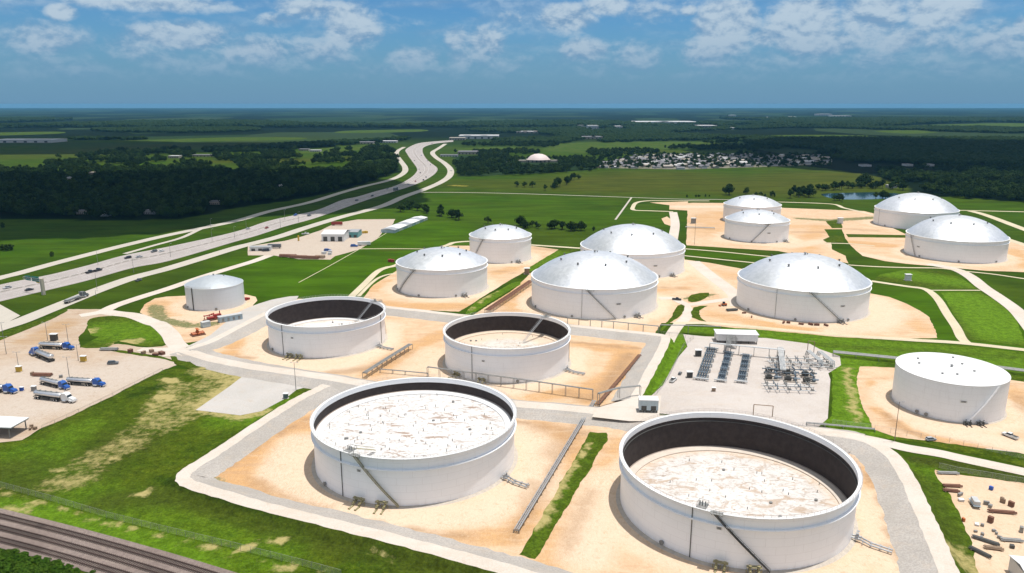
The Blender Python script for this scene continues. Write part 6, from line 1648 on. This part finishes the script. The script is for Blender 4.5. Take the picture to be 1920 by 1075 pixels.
for (u, v, nm) in [(1536, 689, 'left'), (1558, 690, 'right')]:
    x, y = P(u, v, .12); root = empty('expansion_loop', (x, y, .12)); tag(root, nm + ' one of two tall pale pipe loops at the metering yard', 'pipe loop')
    for k in range(3):
        mb = MB(); q = (k - 1) * .8; mb.tube([(q, -2, .8), (q, -1, 3.6), (q, 14, 3.6), (q, 15.5, .8)], .28, 8); mb.build('pipe', M['palepipe'], root)
def shelter(u, v, W, D, H, label, stilt=1.4, rz=0.0, wall=None, roofm=None, z=.12, eave=.5, doors=5, name='equipment_shelter', cat='shelter', pitch=.5, door_mat=None, dh=2.2, gable=False):
    x, y = P(u, v, z); root = empty(name, (x, y, z), rz); tag(root, label, cat)
    mb = MB(); mb.box((0, D/2, stilt + H/2), (W, D, H)); mb.build('wall', wall or M['trim'], root)
    mb = MB(); e = eave
    if gable: vs = [(-W/2-e, -e, stilt+H+.02), (W/2+e, -e, stilt+H+.02), (W/2+e, D/2, stilt+H+pitch), (-W/2-e, D/2, stilt+H+pitch), (-W/2-e, D+e, stilt+H+.02), (W/2+e, D+e, stilt+H+.02)]; mb.add(vs + [(a, b, c - .15) for a, b, c in vs], [(0, 1, 2, 3), (3, 2, 5, 4), (6, 9, 8, 7), (9, 10, 11, 8), (0, 6, 7, 1), (4, 5, 11, 10), (0, 3, 9, 6), (3, 4, 10, 9), (1, 7, 8, 2), (2, 8, 11, 5)])
    else: mb.box((0, D/2, stilt + H + .13), (W + 2*e, D + 2*e, .24))
    mb.build('roof', roofm or M['white_roof'], root)
    if stilt > .2:
        for i in range(6):
            for j in (0, 1):
                mb = MB(); mb.box((-W/2 + .4 + (W-.8)*i/5, .4 + (D - .8)*j, stilt/2), (.35, .35, stilt)); mb.build('pier', M['dark_steel'], root)
    for i in range(doors):
        mb = MB(); mb.box((-W/2 + W*(i + .5)/doors, -.03, stilt + dh/2), (W/doors*.55, .1, dh)); mb.build('door', door_mat or M['dark_steel'], root)
    return root
shelter(1382, 645, 20.5, 8, 3.4, 'long white-roofed shelter on short piers at the back of the metering yard', 1.5, R(-5), doors=0)
mb = MB(); x, y = P(1372, 648, .12); st = empty('stair_tower', (x, y, .12), R(-5)); tag(st, 'grey steel stair and pipe tower against the front of the long white shelter', 'stair tower')
for i in range(3):
    for s in (-1.6, 1.6): mb.box((s, -i*2.0, 2.6), (.18, .18, 5.2))
    mb.box((0, -i*2.0, 5.2), (3.4, .18, .18)); mb.box((0, -i*2.0, 2.8), (3.4, .18, .18))
mb.build('frame', M['grey_steel'], st); mb = MB()
for k in range(12): mb.box((0, -6 + k*.45, .3 + k*.4), (2.4, .4, .08))
mb.build('stair', M['grey_steel'], st)
shelter(1216, 775, 7.4, 4.2, 4.0, 'pale grey-blue cabin on legs at the road junction, left of the metering yard', 1.2, R(-4), M['skyblue'], M['trim'], 2.04, .1, 2, 'control_cabin', 'cabin', dh=1.8)
# goal-post frames
def goalpost(u0, v0, u1, v1, h, label, z=.12):
    a = Vector(P(u0, v0, z)); b = Vector(P(u1, v1, z)); root = empty('goal_post', (a.x, a.y, z)); tag(root, label, 'frame'); d = b - a
    mb = MB(); mb.box((0, 0, h/2), (.25, .25, h)); mb.box((d.x, d.y, h/2), (.25, .25, h)); mb.build('post', M['wood'], root)
    mb = MB(); mb.tube([(0, 0, h), (d.x, d.y, h)], .16, 6); mb.build('beam', M['wood'], root)
goalpost(1412, 779, 1448, 782, 4.6, 'thin brown goal-post frame on the gravel behind the largest open tank'); goalpost(1513, 667, 1525, 668, 7.5, 'tall thin frame at the right rear of the metering yard')
# ------------------------------------------------------------------ pump station by the small tank
def fire_pump():
    x, y = P(432, 601, .12); root = empty('pump_house', (x, y, .12), R(38)); tag(root, 'pale blue metal pump house in front of the small pale tank', 'pump house')
    mb = MB(); mb.box((0, 0, 1.6), (13, 3.4, 3.0)); mb.build('wall', M['skyblue'], root)
    mb = MB(); mb.box((0, 0, 3.2), (13.4, 3.8, .25)); mb.build('roof', M['palepipe'], root)
    for k in range(4):
        mb = MB(); mb.box((-4.5 + 3*k, -1.76, 1.4), (1.2, .1, 1.8)); mb.build('louvre', M['grey_steel'], root)
    x, y = P(400, 600, .12); root = empty('pump_set', (x, y, .12), R(45)); tag(root, 'dark red pump set standing between the blue pump house and its smaller box', 'pump')
    mb = MB(); mb.box((0, 0, .4), (11, 2.6, .6)); mb.build('base', M['rust'], root)
    mb = MB(); mb.box((2.4, 0, 1.9), (4.2, 2.0, 2.2)); mb.tube([(-3.5, 0, 1.6), (.4, 0, 1.6)], .9, 12); mb.tube([(4.2, .4, 2.8), (4.2, .4, 4.6)], .3, 8); mb.build('engine', M['red'], root)
    mb = MB(); flange_pipe(mb, [(-5, 0, 1.4), (-5, 0, 3.2), (-2, 0, 3.2), (1, 1.5, 3.2)], .35, 10, 1.6); flange_pipe(mb, [(5, -1.5, 1.2), (9, -1.5, 1.2)], .35, 10, 1.6); mb.build('pipe', M['red'], root)
    x, y = P(386, 613, .12); root = empty('control_box', (x, y, .12), R(45)); tag(root, 'small pale blue box between the red pump set and the orange valves', 'equipment box')
    mb = MB(); mb.box((0, 0, 1.5), (4.4, 3.0, 2.8)); mb.build('housing', M['skyblue'], root); mb = MB(); mb.box((0, 0, 3.0), (4.7, 3.3, .2)); mb.build('roof', M['palepipe'], root)
    x, y = P(371, 628, .12); root = empty('valve_set', (x, y, .12), R(40)); tag(root, 'orange valve set nearest the road junction, left of the near-black tank', 'valves')
    for k in range(3):
        mb = MB(); flange_pipe(mb, [(-3, -1.4 + 1.4*k, 1.1), (3, -1.4 + 1.4*k, 1.1)], .36, 10, 1.5); valve(mb, 0, -1.4 + 1.4*k, 1.1, .5); mb.build('pipe', M['orange'], root)
    mb = MB(); mb.box((0, 0, .25), (7, 5, .35)); mb.build('base', M['rust'], root)
fire_pump()
def crates(u, v, n, mat, label, spread=3.0, size=(2, 1.2, 1.0), z=.1, name='crate', seed=1, cat='crate', group=None):
    rg = random.Random(seed)
    for k in range(n):
        x, y = P(u, v, z); x += rg.uniform(-spread, spread); y += rg.uniform(-spread, spread); root = empty(name, (x, y, z), rg.uniform(0, 3.14)); tag(root, label, cat, group or (label if n > 1 else None))
        sx, sy, sz = [q * rg.uniform(.6, 1.1) for q in size]
        mb = MB(); mb.box((0, 0, .15 + sz/2), (sx, sy, sz)); mb.box((0, 0, .15 + sz + .04), (sx*1.04, sy*1.04, .08)); mb.build('box', mat, root)
        mb = MB()
        for s in (-1, 0, 1): mb.box((s*sx*.4, 0, .08), (.12, sy, .15))
        mb.build('pallet', M['wood'], root)
def pipe_pile(u, v, L, n, r, rz, mat, label, z=.1, layers=2):
    x, y = P(u, v, z); root = empty('pipe_pile', (x, y, z), rz); tag(root, label, 'pipe pile'); k = 0
    for l in range(layers):
        for i in range(n - l):
            mb = MB(); yy = (i - (n - l - 1)/2) * 2*r; zz = .25 + r + l*r*1.73
            mb.tube([(-L/2 + ((i*7 + l*3) % 5)*.15, yy, zz), (L/2 - ((i*3) % 4)*.2, yy, zz)], r, 10); mb.build('pipe', mat, root)
    mb = MB()
    for s in (-.35, .35): mb.box((L*s, 0, .12), (.25, n*2*r + .4, .25))
    mb.build('timber', M['wood'], root)
# clutter north of the truck yard
pipe_pile(205, 657, 9, 4, .3, R(0), M['grey_steel'], 'pile of grey pipes at the upper edge of the truck yard', .1)
crates(245, 661, 1, M['rust'], 'rust-coloured crate upright at the upper edge of the truck yard', .1, (2, 2, 2.4), seed=3); crates(276, 662, 2, M['wood'], 'brown crate by the road junction right of the truck yard', 2, (3, 2, 1.6), seed=4, group='crates by the road junction')
crates(300, 666, 2, M['rust'], 'reddish crate at the tip of the narrow green verge', 2, (3, 2, 1.2), seed=5, group='crates at the verge'); pipe_pile(80, 705, 9, 4, .3, R(-3), M['rust'], 'pile of rusty pipes behind the tank trucks', .1)
crates(60, 704, 1, M['wood'], 'brown crate at the left end of the rusty pipe pile', .2, (2, 1.6, 1.4), seed=6); crates(115, 708, 1, M['grey_steel'], 'small grey crate just above the gap between two tank trucks', .2, (2, 1.6, 1.2), seed=7)
pipe_pile(1372, 583, 7, 4, .3, R(12), M['dark_steel'], 'dark pile of pipes on the sand left of the domed tank behind the metering yard', .1)
for i, (u0, v0) in enumerate([(1395, 590), (1410, 597), (1470, 608), (1478, 608.5), (1502, 611), (1520, 612), (1532, 613), (1548, 613)]): crates(u0, v0 - 2, 1, M['rust'], 'dark brown crate at the foot of the domed tank behind the metering yard', .3, (2.6, 1.0, .9), seed=30+i, group='crates round the foot of the domed tank')
# ------------------------------------------------------------------ canopy at lower left
def canopy_roof():
    root = empty('loading_canopy', (*P(10, 822, .08), .08), R(-6)); tag(root, 'open-sided white-roofed canopy at the left edge, over dark shade', 'canopy')
    mb = MB(); mb.box((-9, 4.5, 4.3), (24, 9.5, .35)); mb.build('roof', M['white_roof'], root)
    mb = MB(); mb.box((-9, 4.5, 3.95), (23.6, 9.1, .3)); mb.build('fascia', M['dark_steel'], root)
    for i in range(5):
        for j in (0.4, 8.6):
            mb = MB(); mb.box((-20 + 5.4*i, j, 1.95), (.3, .3, 3.8)); mb.build('post', M['grey_steel'], root)
canopy_roof()
crates(66, 806, 3, M['wood'], 'small brown crate right of the white canopy', 3, (1.6, 1.2, .9), seed=11, group='crates by the canopy')
# ------------------------------------------------------------------ storage yard bottom right
_sx, _sy = P(1882, 1046, 4.4)
shelter(*proj(_sx + 6.2, _sy - 11.5, .12), 12, 11.5, 4.2, 'white-roofed shed cut off by the bottom right corner', .1, R(-10), M['palepipe'], M['white_roof'], .12, .3, 2, 'storage_shed', 'shed', 1.2, gable=True)
crates(1858, 919, 1, M['blue_tarp'], 'bright blue crate alone in the storage yard', .1, (1.6, 1.3, 1.3), seed=12)
for i, (u, v, L, rz, mt, lab) in enumerate([(1785, 913, 6, -5, 'rust', 'rusty pipes near the top left corner of the storage yard'), (1783, 922, 5, -12, 'rust', 'second rusty pipe pile, just below the first in the storage yard'), (1878, 962, 8, -10, 'rust', 'long brown pipe pile in the middle of the storage yard'), (1777, 889, 7, -4, 'grey_steel', 'grey pipe pile at the top edge of the storage yard'),
        (1848, 1016, 7, -42, 'dark_steel', 'dark steel pile along the left side of the storage yard'), (1838, 1038, 6, -60, 'dark_steel', 'dark steel pile lower down the left side of the storage yard'), (1896, 1015, 6, -8, 'grey_steel', 'grey pipe pile right of the dark steel pile'), (1862, 1030, 5, -15, 'wood', 'brown timber pile below the dark steel in the storage yard')]):
    pipe_pile(u, v, L, 4, .17, R(rz), M[mt], lab, .12)
crates(1857, 980, 1, M['rust'], 'tall rust-red crate in the middle of the storage yard', .1, (1.3, 1.6, 2.4), seed=13); crates(1896, 950, 1, M['rust'], 'rust-brown crate at the right side of the storage yard', .1, (1.4, 1.2, 2.0), seed=14)
crates(1845, 948, 2, M['grey_steel'], 'grey crate right of the pale trailer in the storage yard', 1.2, (1.4, 1, 1.3), seed=15, group='grey crates in the yard'); crates(1850, 1003, 7, M['grey_steel'], 'small grey crate in the scatter below the tall rusty one', 5, (1.1, .8, .6), seed=16, group='scatter of small crates')
crates(1802, 940, 1, M['white_roof'], 'white crate at the left edge of the storage yard', .1, (2, 1.2, .6), seed=17); crates(1832, 985, 1, M['white_roof'], 'flat white crate left of the tall rust-red one', .1, (2, 1.2, .4), seed=18); crates(1806, 978, 1, M['orange'], 'small orange crate at the left edge of the storage yard', .1, (1, .8, .8), seed=19)
crates(1875, 945, 2, M['wood'], 'brown crate behind the long pipe pile of the storage yard', 1.5, (1.2, .9, 1.3), seed=20, group='brown crates behind the pipe pile'); crates(1897, 1028, 1, M['dark_steel'], 'dark crate under the grey pipe pile of the storage yard', .1, (1.6, 1.2, .9), seed=23); crates(1800, 930, 1, M['grey_steel'], 'grey crate below the two rusty pipe piles', .1, (2, 1, .8), seed=24); crates(1915, 998, 1, M['grey_steel'], 'grey crate at the right edge of the storage yard', .1, (1.2, 1.2, 1.6), seed=25)
def trailer(u, v, rz, label):
    x, y = P(u, v, .12); root = empty('trailer', (x, y, .12), rz); tag(root, label, 'trailer')
    mb = MB(); mb.box((0, 0, .95), (5, 2.1, .2)); mb.tube([(2.4, -.8, .8), (4.0, 0, .7)], .07, 6); mb.tube([(2.4, .8, .8), (4.0, 0, .7)], .07, 6); mb.build('bed', M['skyblue'], root)
    mb = MB(); mb.box((-.4, 0, 1.7), (3.6, 1.7, 1.3)); mb.build('box', M['palepipe'], root)
    for x_ in (-1, .1):
        for s in (-1, 1): wheel(root, x_, s*1.05)
trailer(1827, 948, R(75), 'pale blue-grey trailer standing in the storage yard')
# ------------------------------------------------------------------ construction yard by the highway
shelter(624, 453, 20, 24, 6.5, 'white-roofed workshop with dark doorways in the dirt yard by the highway', .1, R(-2), M['trim'], M['white_roof'], .1, .5, 3, 'workshop', 'workshop', 2.0, M['dark_steel'], 4.2, True)
shelter(661, 446, 10, 16, 5.2, 'teal-walled annex at the right end of the white-roofed workshop', .1, R(-2), M['teal'], M['galv'], .1, .3, 2, 'annex', 'annex', 1.0, M['dark_steel'], 2.5, True)
shelter(488, 471, 17, 7, 3.2, 'low white office at the left end of the dirt yard', .1, R(5), M['trim'], M['galv'], .1, .4, 3, 'site_office', 'office', .8, M['dark_steel'], 2.0, True)
def long_shed():
    a = Vector(P(727, 437, .1)); b = Vector(P(790, 412, .1)); d = b - a; root = empty('storage_building', (*a, .1), math.atan2(d.y, d.x)); tag(root, 'long row of white and grey metal-roofed storage units beside the meadow', 'storage units')
    L = d.length; n = 8
    for k in range(n):
        mb = MB(); mb.box((L*(k+.5)/n, 0, 1.4), (L/n - .15, 14, 2.8)); mb.build('wall', M['trim'] if k % 2 else M['skyblue'], root)
        mb = MB(); vs = [(L*k/n + .1, -7.5, 2.9), (L*(k+1)/n - .1, -7.5, 2.9), (L*(k+1)/n - .1, 0, 4.0), (L*k/n + .1, 0, 4.0), (L*k/n + .1, 7.5, 2.9), (L*(k+1)/n - .1, 7.5, 2.9)]
        mb.add(vs, [(0, 1, 2, 3), (3, 2, 5, 4), (1, 5, 2), (0, 3, 4)]); mb.build('roof', M['white_roof'] if k % 3 else M['galv'], root)
long_shed()
for (u, v, rz, col, lab) in [(683, 461, 8, 'white', 'white lorry trailer parked in front of the workshop'), (515, 466, 5, 'grey', 'dark lorry trailer beside the low white office'), (632, 423, 4, 'red', 'dark red trailer parked behind the workshop')]:
    x, y = P(u, v, .12); root = empty('box_trailer', (x, y, .12), R(rz)); tag(root, lab, 'trailer')
    mb = MB(); mb.box((0, 0, 2.4), (11, 2.6, 2.7)); mb.build('box', VM[col], root); mb = MB(); mb.box((0, 0, .95), (11, 1.2, .3)); mb.box((4, 0, .5), (.3, 1.8, 1.0)); mb.build('frame', M['dark_steel'], root)
    for x_ in (-4.2, -3):
        for s in (-1, 1): wheel(root, x_, s*1.0, WHT, .52)
for i, (u, v, L, m_) in enumerate([(540, 482, 14, 'rust'), (560, 484, 14, 'rust'), (583, 485, 14, 'rust'), (600, 484, 8, 'wood')]): pipe_pile(u, v, L, 6, .35, R(-6), M[m_], ['leftmost rusty pipe pile along the front edge of the dirt yard', 'second rusty pipe pile from the left along the dirt yard edge', 'third rusty pipe pile from the left along the dirt yard edge', 'rightmost, brownish pipe pile along the dirt yard edge'][i], .12, 3)
crates(618, 476, 4, M['palepipe'], 'pale crate in the loose group at the lower right of the dirt yard', 6, (4, 2.4, 1.6), seed=40, group='pale crates in the dirt yard'); crates(686, 437, 2, M['yellow'], 'brownish-yellow crate right of the teal annex', 4, (4, 2, 2), seed=41, group='yellow crates'); crates(560, 452, 1, M['yellow'], 'yellowish upright crate left of the workshop', .1, (1.5, 1.2, 5), seed=42)
car(573, 440, R(20), 'pickup', 'white', 'white pickup at the highway side of the dirt yard', None, .13, 1.2); car(664, 463, R(8), 'suv', 'blue', 'dark blue car at the left end of the white lorry trailer', None, .13, 1.3); car(498, 471.5, R(10), 'suv', 'black', 'black car in front of the low white office', None, .13, 1.2); car(614, 471, R(0), 'suv', 'blue', 'dark blue car among the pale crates of the dirt yard', None, .13, 1.2)
crates(737, 492, 2, M['red'], 'dark red crate beside the left silver dome, on the grass edge', 3, (3, 2, 2), seed=43, group='red crates by the dome'); crates(466, 562, 2, M['red'], 'dark red crate right of the small pale tank', 2, (3, 2, 1.6), seed=44, group='red crates by the small tank')

# ------------------------------------------------------------------ poles, sign, fences
def light_pole(u, v, h, label, group, z=.1, lamps=2):
    x, y = P(u, v, z); root = empty('light_pole', (x, y, z)); tag(root, label, 'light pole', group)
    mb = MB(); mb.tube([(0, 0, 0), (0, 0, h)], .16, 8, r2=.08); mb.build('pole', M['wood'] if h > 12.4 else M['grey_steel'], root)
    for k in range(lamps):
        s = -1 if k else 1
        mb = MB(); mb.tube([(0, 0, h - .2), (s*1.2, 0, h)], .05, 6); mb.box((s*1.4, 0, h), (.8, .35, .16)); mb.build('lamp', M['galv'], root)
YG = 'light poles of the truck yard'
for (u, v, h, lab) in [(89.6, 639, 10, 'light pole behind the uppermost tank truck'), (128, 641, 9.5, 'light pole behind the cab of the uppermost tank truck'), (12, 664, 9, 'leftmost light pole of the truck yard'), (36, 695, 9, 'light pole rising from the yellow-brown box'), (130, 707, 9.5, 'light pole behind the rightmost blue-cabbed tank truck'), (147, 676, 8, 'light pole left of the yellow box'), (6, 632, 8, 'short light pole at the left edge of the yard')]: light_pole(u, v, h, lab, YG)
light_pole(555, 731, 12.4, 'tall slim pole at the edge of the white gravel pad', None); light_pole(1677, 828, 15.5, 'tall slim pole left of the flat-roofed white tank', None); light_pole(1302, 459, 26, 'very tall thin mast left of the narrow silver domes', None)
HL = 'lamp posts along the highway'
for i, (u, v) in enumerate([(182, 542), (184, 497), (251, 512), (320, 482), (398, 452), (440, 447), (526, 428), (462, 428), (534, 412), (396, 431), (560, 417)]): light_pole(u, v, 11, 'slim grey lamp post at the side of the highway', HL, .1, 1)
for (u, v) in [(1690, 862 - 15), (1708, 842), (1734, 846), (1796, 854), (1650, 824), (1540, 810)]: pass
light_pole(180, 556, 4, 'short pale post on the frontage road verge', None, .1, 1)
def gantry():
    x, y = P(82, 553, .1); root = empty('overhead_sign', (x, y, .1), hdg(82, 553) + R(90)); tag(root, 'green overhead highway sign on a thick pale concrete column', 'highway sign')
    cx = 0
    mb = MB(); mb.box((0, 0, 5.4), (1.6, 1.8, 10.8)); mb.build('column', simple('column_concrete', (.50, .45, .36), .85, 0, .1, .6), root)
    mb = MB()
    for z in (9.2, 10.4): mb.box((9, 0, z), (18, .25, .25))
    for k in range(9): mb.tube([(1 + 2*k, 0, 9.2), (2 + 2*k, 0, 10.4), (3 + 2*k, 0, 9.2)], .07, 5)
    mb.build('truss', M['galv'], root)
    g = simple('sign_green', (.0, .20, .17), .4, 0, .06, 1)
    for (x0, w, h_) in ((6.5, 7.0, 3.4), (13.8, 5.4, 3.2)):
        mb = MB(); mb.box((x0, -.3, 9.8), (w, .12, h_)); sp = mb.build('sign_panel', g, root)
        mb = MB(); mb.box((x0, -.38, 10.4), (w*.6, .03, .35)); mb.box((x0, -.38, 9.7), (w*.45, .03, .3)); mb.build('lettering', M['trim'], sp)
    mb = MB(); mb.box((4.6, -.4, 7.8), (3.2, .12, .8)); mb.build('exit_panel', M['yellow'], root)
    return root
gantry()
def fence(px, h, step, label, z=.08, mat=None, mesh=True):
    pts = resample([P(*p, z) for p in px], step); c = pts[0]; root = empty('fence', (c.x, c.y, z)); tag(root, label, 'fence')
    n = len(pts); st = max(1, n // 95)
    for i in range(0, n, st):
        p = pts[i]; mb = MB(); mb.tube([(p.x - c.x, p.y - c.y, 0), (p.x - c.x, p.y - c.y, h)], .045, 6); mb.build('post', mat or M['grey_steel'], root)
    mb = MB()
    for i in range(n - 1):
        a, b = pts[i] - c, pts[i+1] - c
        for zz in ([.3, .6, .9, 1.2, 1.5, 1.8, h] if mesh else [h*.5, h]):
            mb.tube([(a.x, a.y, zz), (b.x, b.y, zz)], .012 if zz < h else .03, 3, cap=False)
    mb.build('wire', mat or M['grey_steel'], root)
fence([(-30, 905), (0, 914), (110, 944), (200, 971), (283, 992), (433, 1028), (567, 1062), (640, 1082)], 2.1, 3, 'wire fence along the dirt path above the railway')
fence([(1240, 628), (1300, 636), (1282, 650), (1252, 712), (1222, 752), (1236, 779), (1440, 802), (1548, 802)], 2.0, 4, 'thin wire fence along the left and front of the metering yard', .12)
fence([(1560, 796), (1640, 806), (1700, 818), (1780, 830), (1860, 848), (1940, 866)], 2.0, 4, 'thin wire fence between the road and the flat-roofed tank', .12)
fence([(1760, 878), (1793, 886), (1860, 897), (1950, 913)], 2.0, 3, 'thin wire fence along the upper edge of the storage yard', .14)
fence([(305, 697), (253, 723), (190, 755), (126, 785), (79, 806)], 1.6, 5, 'thin wire fence between the truck yard and the lawn', .1)
# ------------------------------------------------------------------ railway
def rail():
    up = [(-120, 925), (0, 953), (150, 990), (300, 1031), (447, 1075), (620, 1130)]; lo = [(-120, 1000), (0, 1028), (90, 1052), (173, 1076), (300, 1115), (450, 1165)]
    strip_between('ballast_bed', up, lo, .22, M['ballast'])
    A = [P(*p, .2) for p in up]; a0, a1 = Vector(A[0]), Vector(A[-1]); b0, b1 = Vector(P(*lo[0], .2)), Vector(P(*lo[-1], .2))
    steel = simple('rusty_rail', (.10, .055, .045), .55, .3, .2, 1); tie = simple('dark_sleeper', (.085, .065, .055), .9, 0, .3, 1)
    def line(f): return cat_rom([tuple(Vector(P(*u, .2)).lerp(Vector(P(*l, .2)), f)) for u, l in zip(up, lo)], 8)
    for f, lab in ((.22, 'farthest of the three railway tracks, nearest the fence'), (.52, 'middle one of the three railway tracks'), (.81, 'nearest of the three railway tracks, beside the green thicket')):
        ln = resample(line(f), 3.0); c = ln[0]; root = empty('railway_track', (c.x, c.y, .22)); tag(root, lab, 'railway track')
        l2, r2 = offset_rows(ln, [-.75, .75])
        for q in (l2, r2):
            mb = MB(); m = len(q)
            for i in range(m - 1):
                p, s = q[i], q[i+1]; d = s - p; mb.box(((p.x + s.x)/2 - c.x, (p.y + s.y)/2 - c.y, .30), (d.length, .12, .20), math.atan2(d.y, d.x))
            mb.build('rail', steel, root)
        mb = MB(); ls = resample(line(f), .62)
        for i in range(len(ls) - 1):
            p, s = ls[i], ls[i+1]; d = s - p; mb.box((p.x - c.x, p.y - c.y, .09), (.26, 2.6, .20), math.atan2(d.y, d.x))
        o = mb.build('sleeper', tie, root); o['kind'] = 'stuff'
rail()
# ------------------------------------------------------------------ far buildings
M['far_white'] = simple('far_white_cladding', (.50, .49, .49), .7, 0, .08, .05); M['far_tan'] = simple('far_tan_wall', (.34, .30, .26), .8, 0, .1, .05); M['far_roof'] = simple('far_grey_roof', (.17, .165, .18), .8, 0, .15, .05); M['pink_dome'] = simple('pale_pink_roof', (.66, .55, .53), .6, 0, .06, .05)
def far_building(u0, u1, v, hpx, depth, label, wall='far_white', roof='far_white', cat='building', k=3, name='far_building'):
    a = Vector(P(u0, v)); b = Vector(P(u1, v)); W = (b - a).length; d = a.y * CP + CAM_H * SP; h = max(3.5, hpx * d / FPX)
    root = empty(name, (*a.lerp(b, .5), 0)); tag(root, label, cat)
    mb = MB(); mb.box((0, depth/2, h/2), (W, depth, h))
    rg = random.Random(int(u0)); 
    for q in range(k): mb.box((rg.uniform(-.4, .4)*W, depth*.3, h/2 + 1), (W*.16, depth*.5, h + 2))
    mb.build('wall', M[wall], root)
    mb = MB(); mb.box((0, depth/2, h + .3), (W*1.01, depth*1.02, .5)); mb.build('roof', M[roof], root)
    for q in range(6):
        mb = MB(); mb.box((-W/2 + W*(q + .5)/6, -.1, h*.35), (W*.05, .3, h*.5)); mb.build('window', M['glass'], root)
for (u0, u1, v, hp, dp, lab, wl, rf) in FAR_BUILDINGS:
    far_building(u0, u1, v, hp, dp, lab, wl, rf, k=2 if u1 - u0 > 40 else 0)
def dome_hall():
    x, y = P(1010, 305); root = empty('domed_hall', (x, y, 0)); tag(root, 'low hall with a big pale pinkish dome beyond the meadows', 'hall')
    d = y * CP + CAM_H * SP; W = 43 * d / FPX; mb = MB(); mb.lathe([(W*.5, 5), (W*.44, 9), (W*.33, 13.5), (W*.18, 16.3), (.01, 17.2)], 32, (0, W*.4)); mb.build('dome', M['pink_dome'], root, smooth=True)
    mb = MB(); mb.box((0, W*.4, 2.7), (W*1.05, W*.8, 5.2)); mb.build('wall', M['far_tan'], root); mb = MB(); mb.box((-W*1.0, W*.3, 2), (W*.9, 14, 4)); mb.box((W*.75, W*.3, 2), (W*.4, 14, 4)); mb.build('wing', M['far_tan'], root)
    for k in range(6): mb = MB(); mb.box((-W*.45 + W*.18*k, -.4, 2.3), (W*.07, .6, 4)); mb.build('doorway', M['dark_steel'], root)
dome_hall()
def village():
    rg = random.Random(77); kinds = []
    for (wm, rm, nm) in [('far_white', 'far_roof', 'grey-roofed'), ('far_tan', 'far_tan', 'tan-roofed'), ('far_white', 'far_white', 'white-roofed')]:
        w = MB(); w.box((0, 0, 1.7), (16, 9, 3.4)); wme = bpy.data.meshes.new('wall'); wme.from_pydata(w.v, [], w.f); wme.materials.append(M[wm])
        r_ = MB(); vs = [(-8.6, -5.2, 3.35), (8.6, -5.2, 3.35), (8.6, 0, 5.4), (-8.6, 0, 5.4), (-8.6, 5.2, 3.35), (8.6, 5.2, 3.35)]; r_.add(vs, [(0, 1, 2, 3), (3, 2, 5, 4), (1, 5, 2), (0, 3, 4)])
        rme = bpy.data.meshes.new('roof'); rme.from_pydata(r_.v, [], r_.f); rme.materials.append(M[rm]); kinds.append((wme, rme, nm))
    poly = np.array([P(*p) for p in [(1108, 315), (1150, 303), (1210, 292), (1400, 292), (1555, 296), (1558, 307), (1440, 312), (1280, 318)]]); pts = []
    x0, y0 = poly.min(0); x1, y1 = poly.max(0); t = 0
    while len(pts) < 210 and t < 9000:
        t += 1; y = rg.uniform(y0, y1); y = y0 + round((y - y0) / 30) * 30 + rg.uniform(-3, 3); x = rg.uniform(x0, x1)
        if not inside(poly, np.array([x]), np.array([y]))[0]: continue
        if any(abs(x - a) < 21 and abs(y - b) < 14 for a, b in pts): continue
        pts.append((x, y))
    for x, y in pts:
        wme, rme, nm = kinds[rg.choice((0, 0, 0, 1, 1, 2))]
        root = empty('house', (x, y, 0), rg.choice((0, .1, 1.57)) + rg.uniform(-.1, .1)); s = rg.uniform(.8, 1.25); root.scale = (s, s, s)
        tag(root, nm + ' house in the far neighbourhood beyond the olive field', 'house', nm + ' houses of the far neighbourhood')
        for me, n2 in ((wme, 'wall'), (rme, 'roof')): o = bpy.data.objects.new(n2, me); COL.objects.link(o); o.parent = root
village()
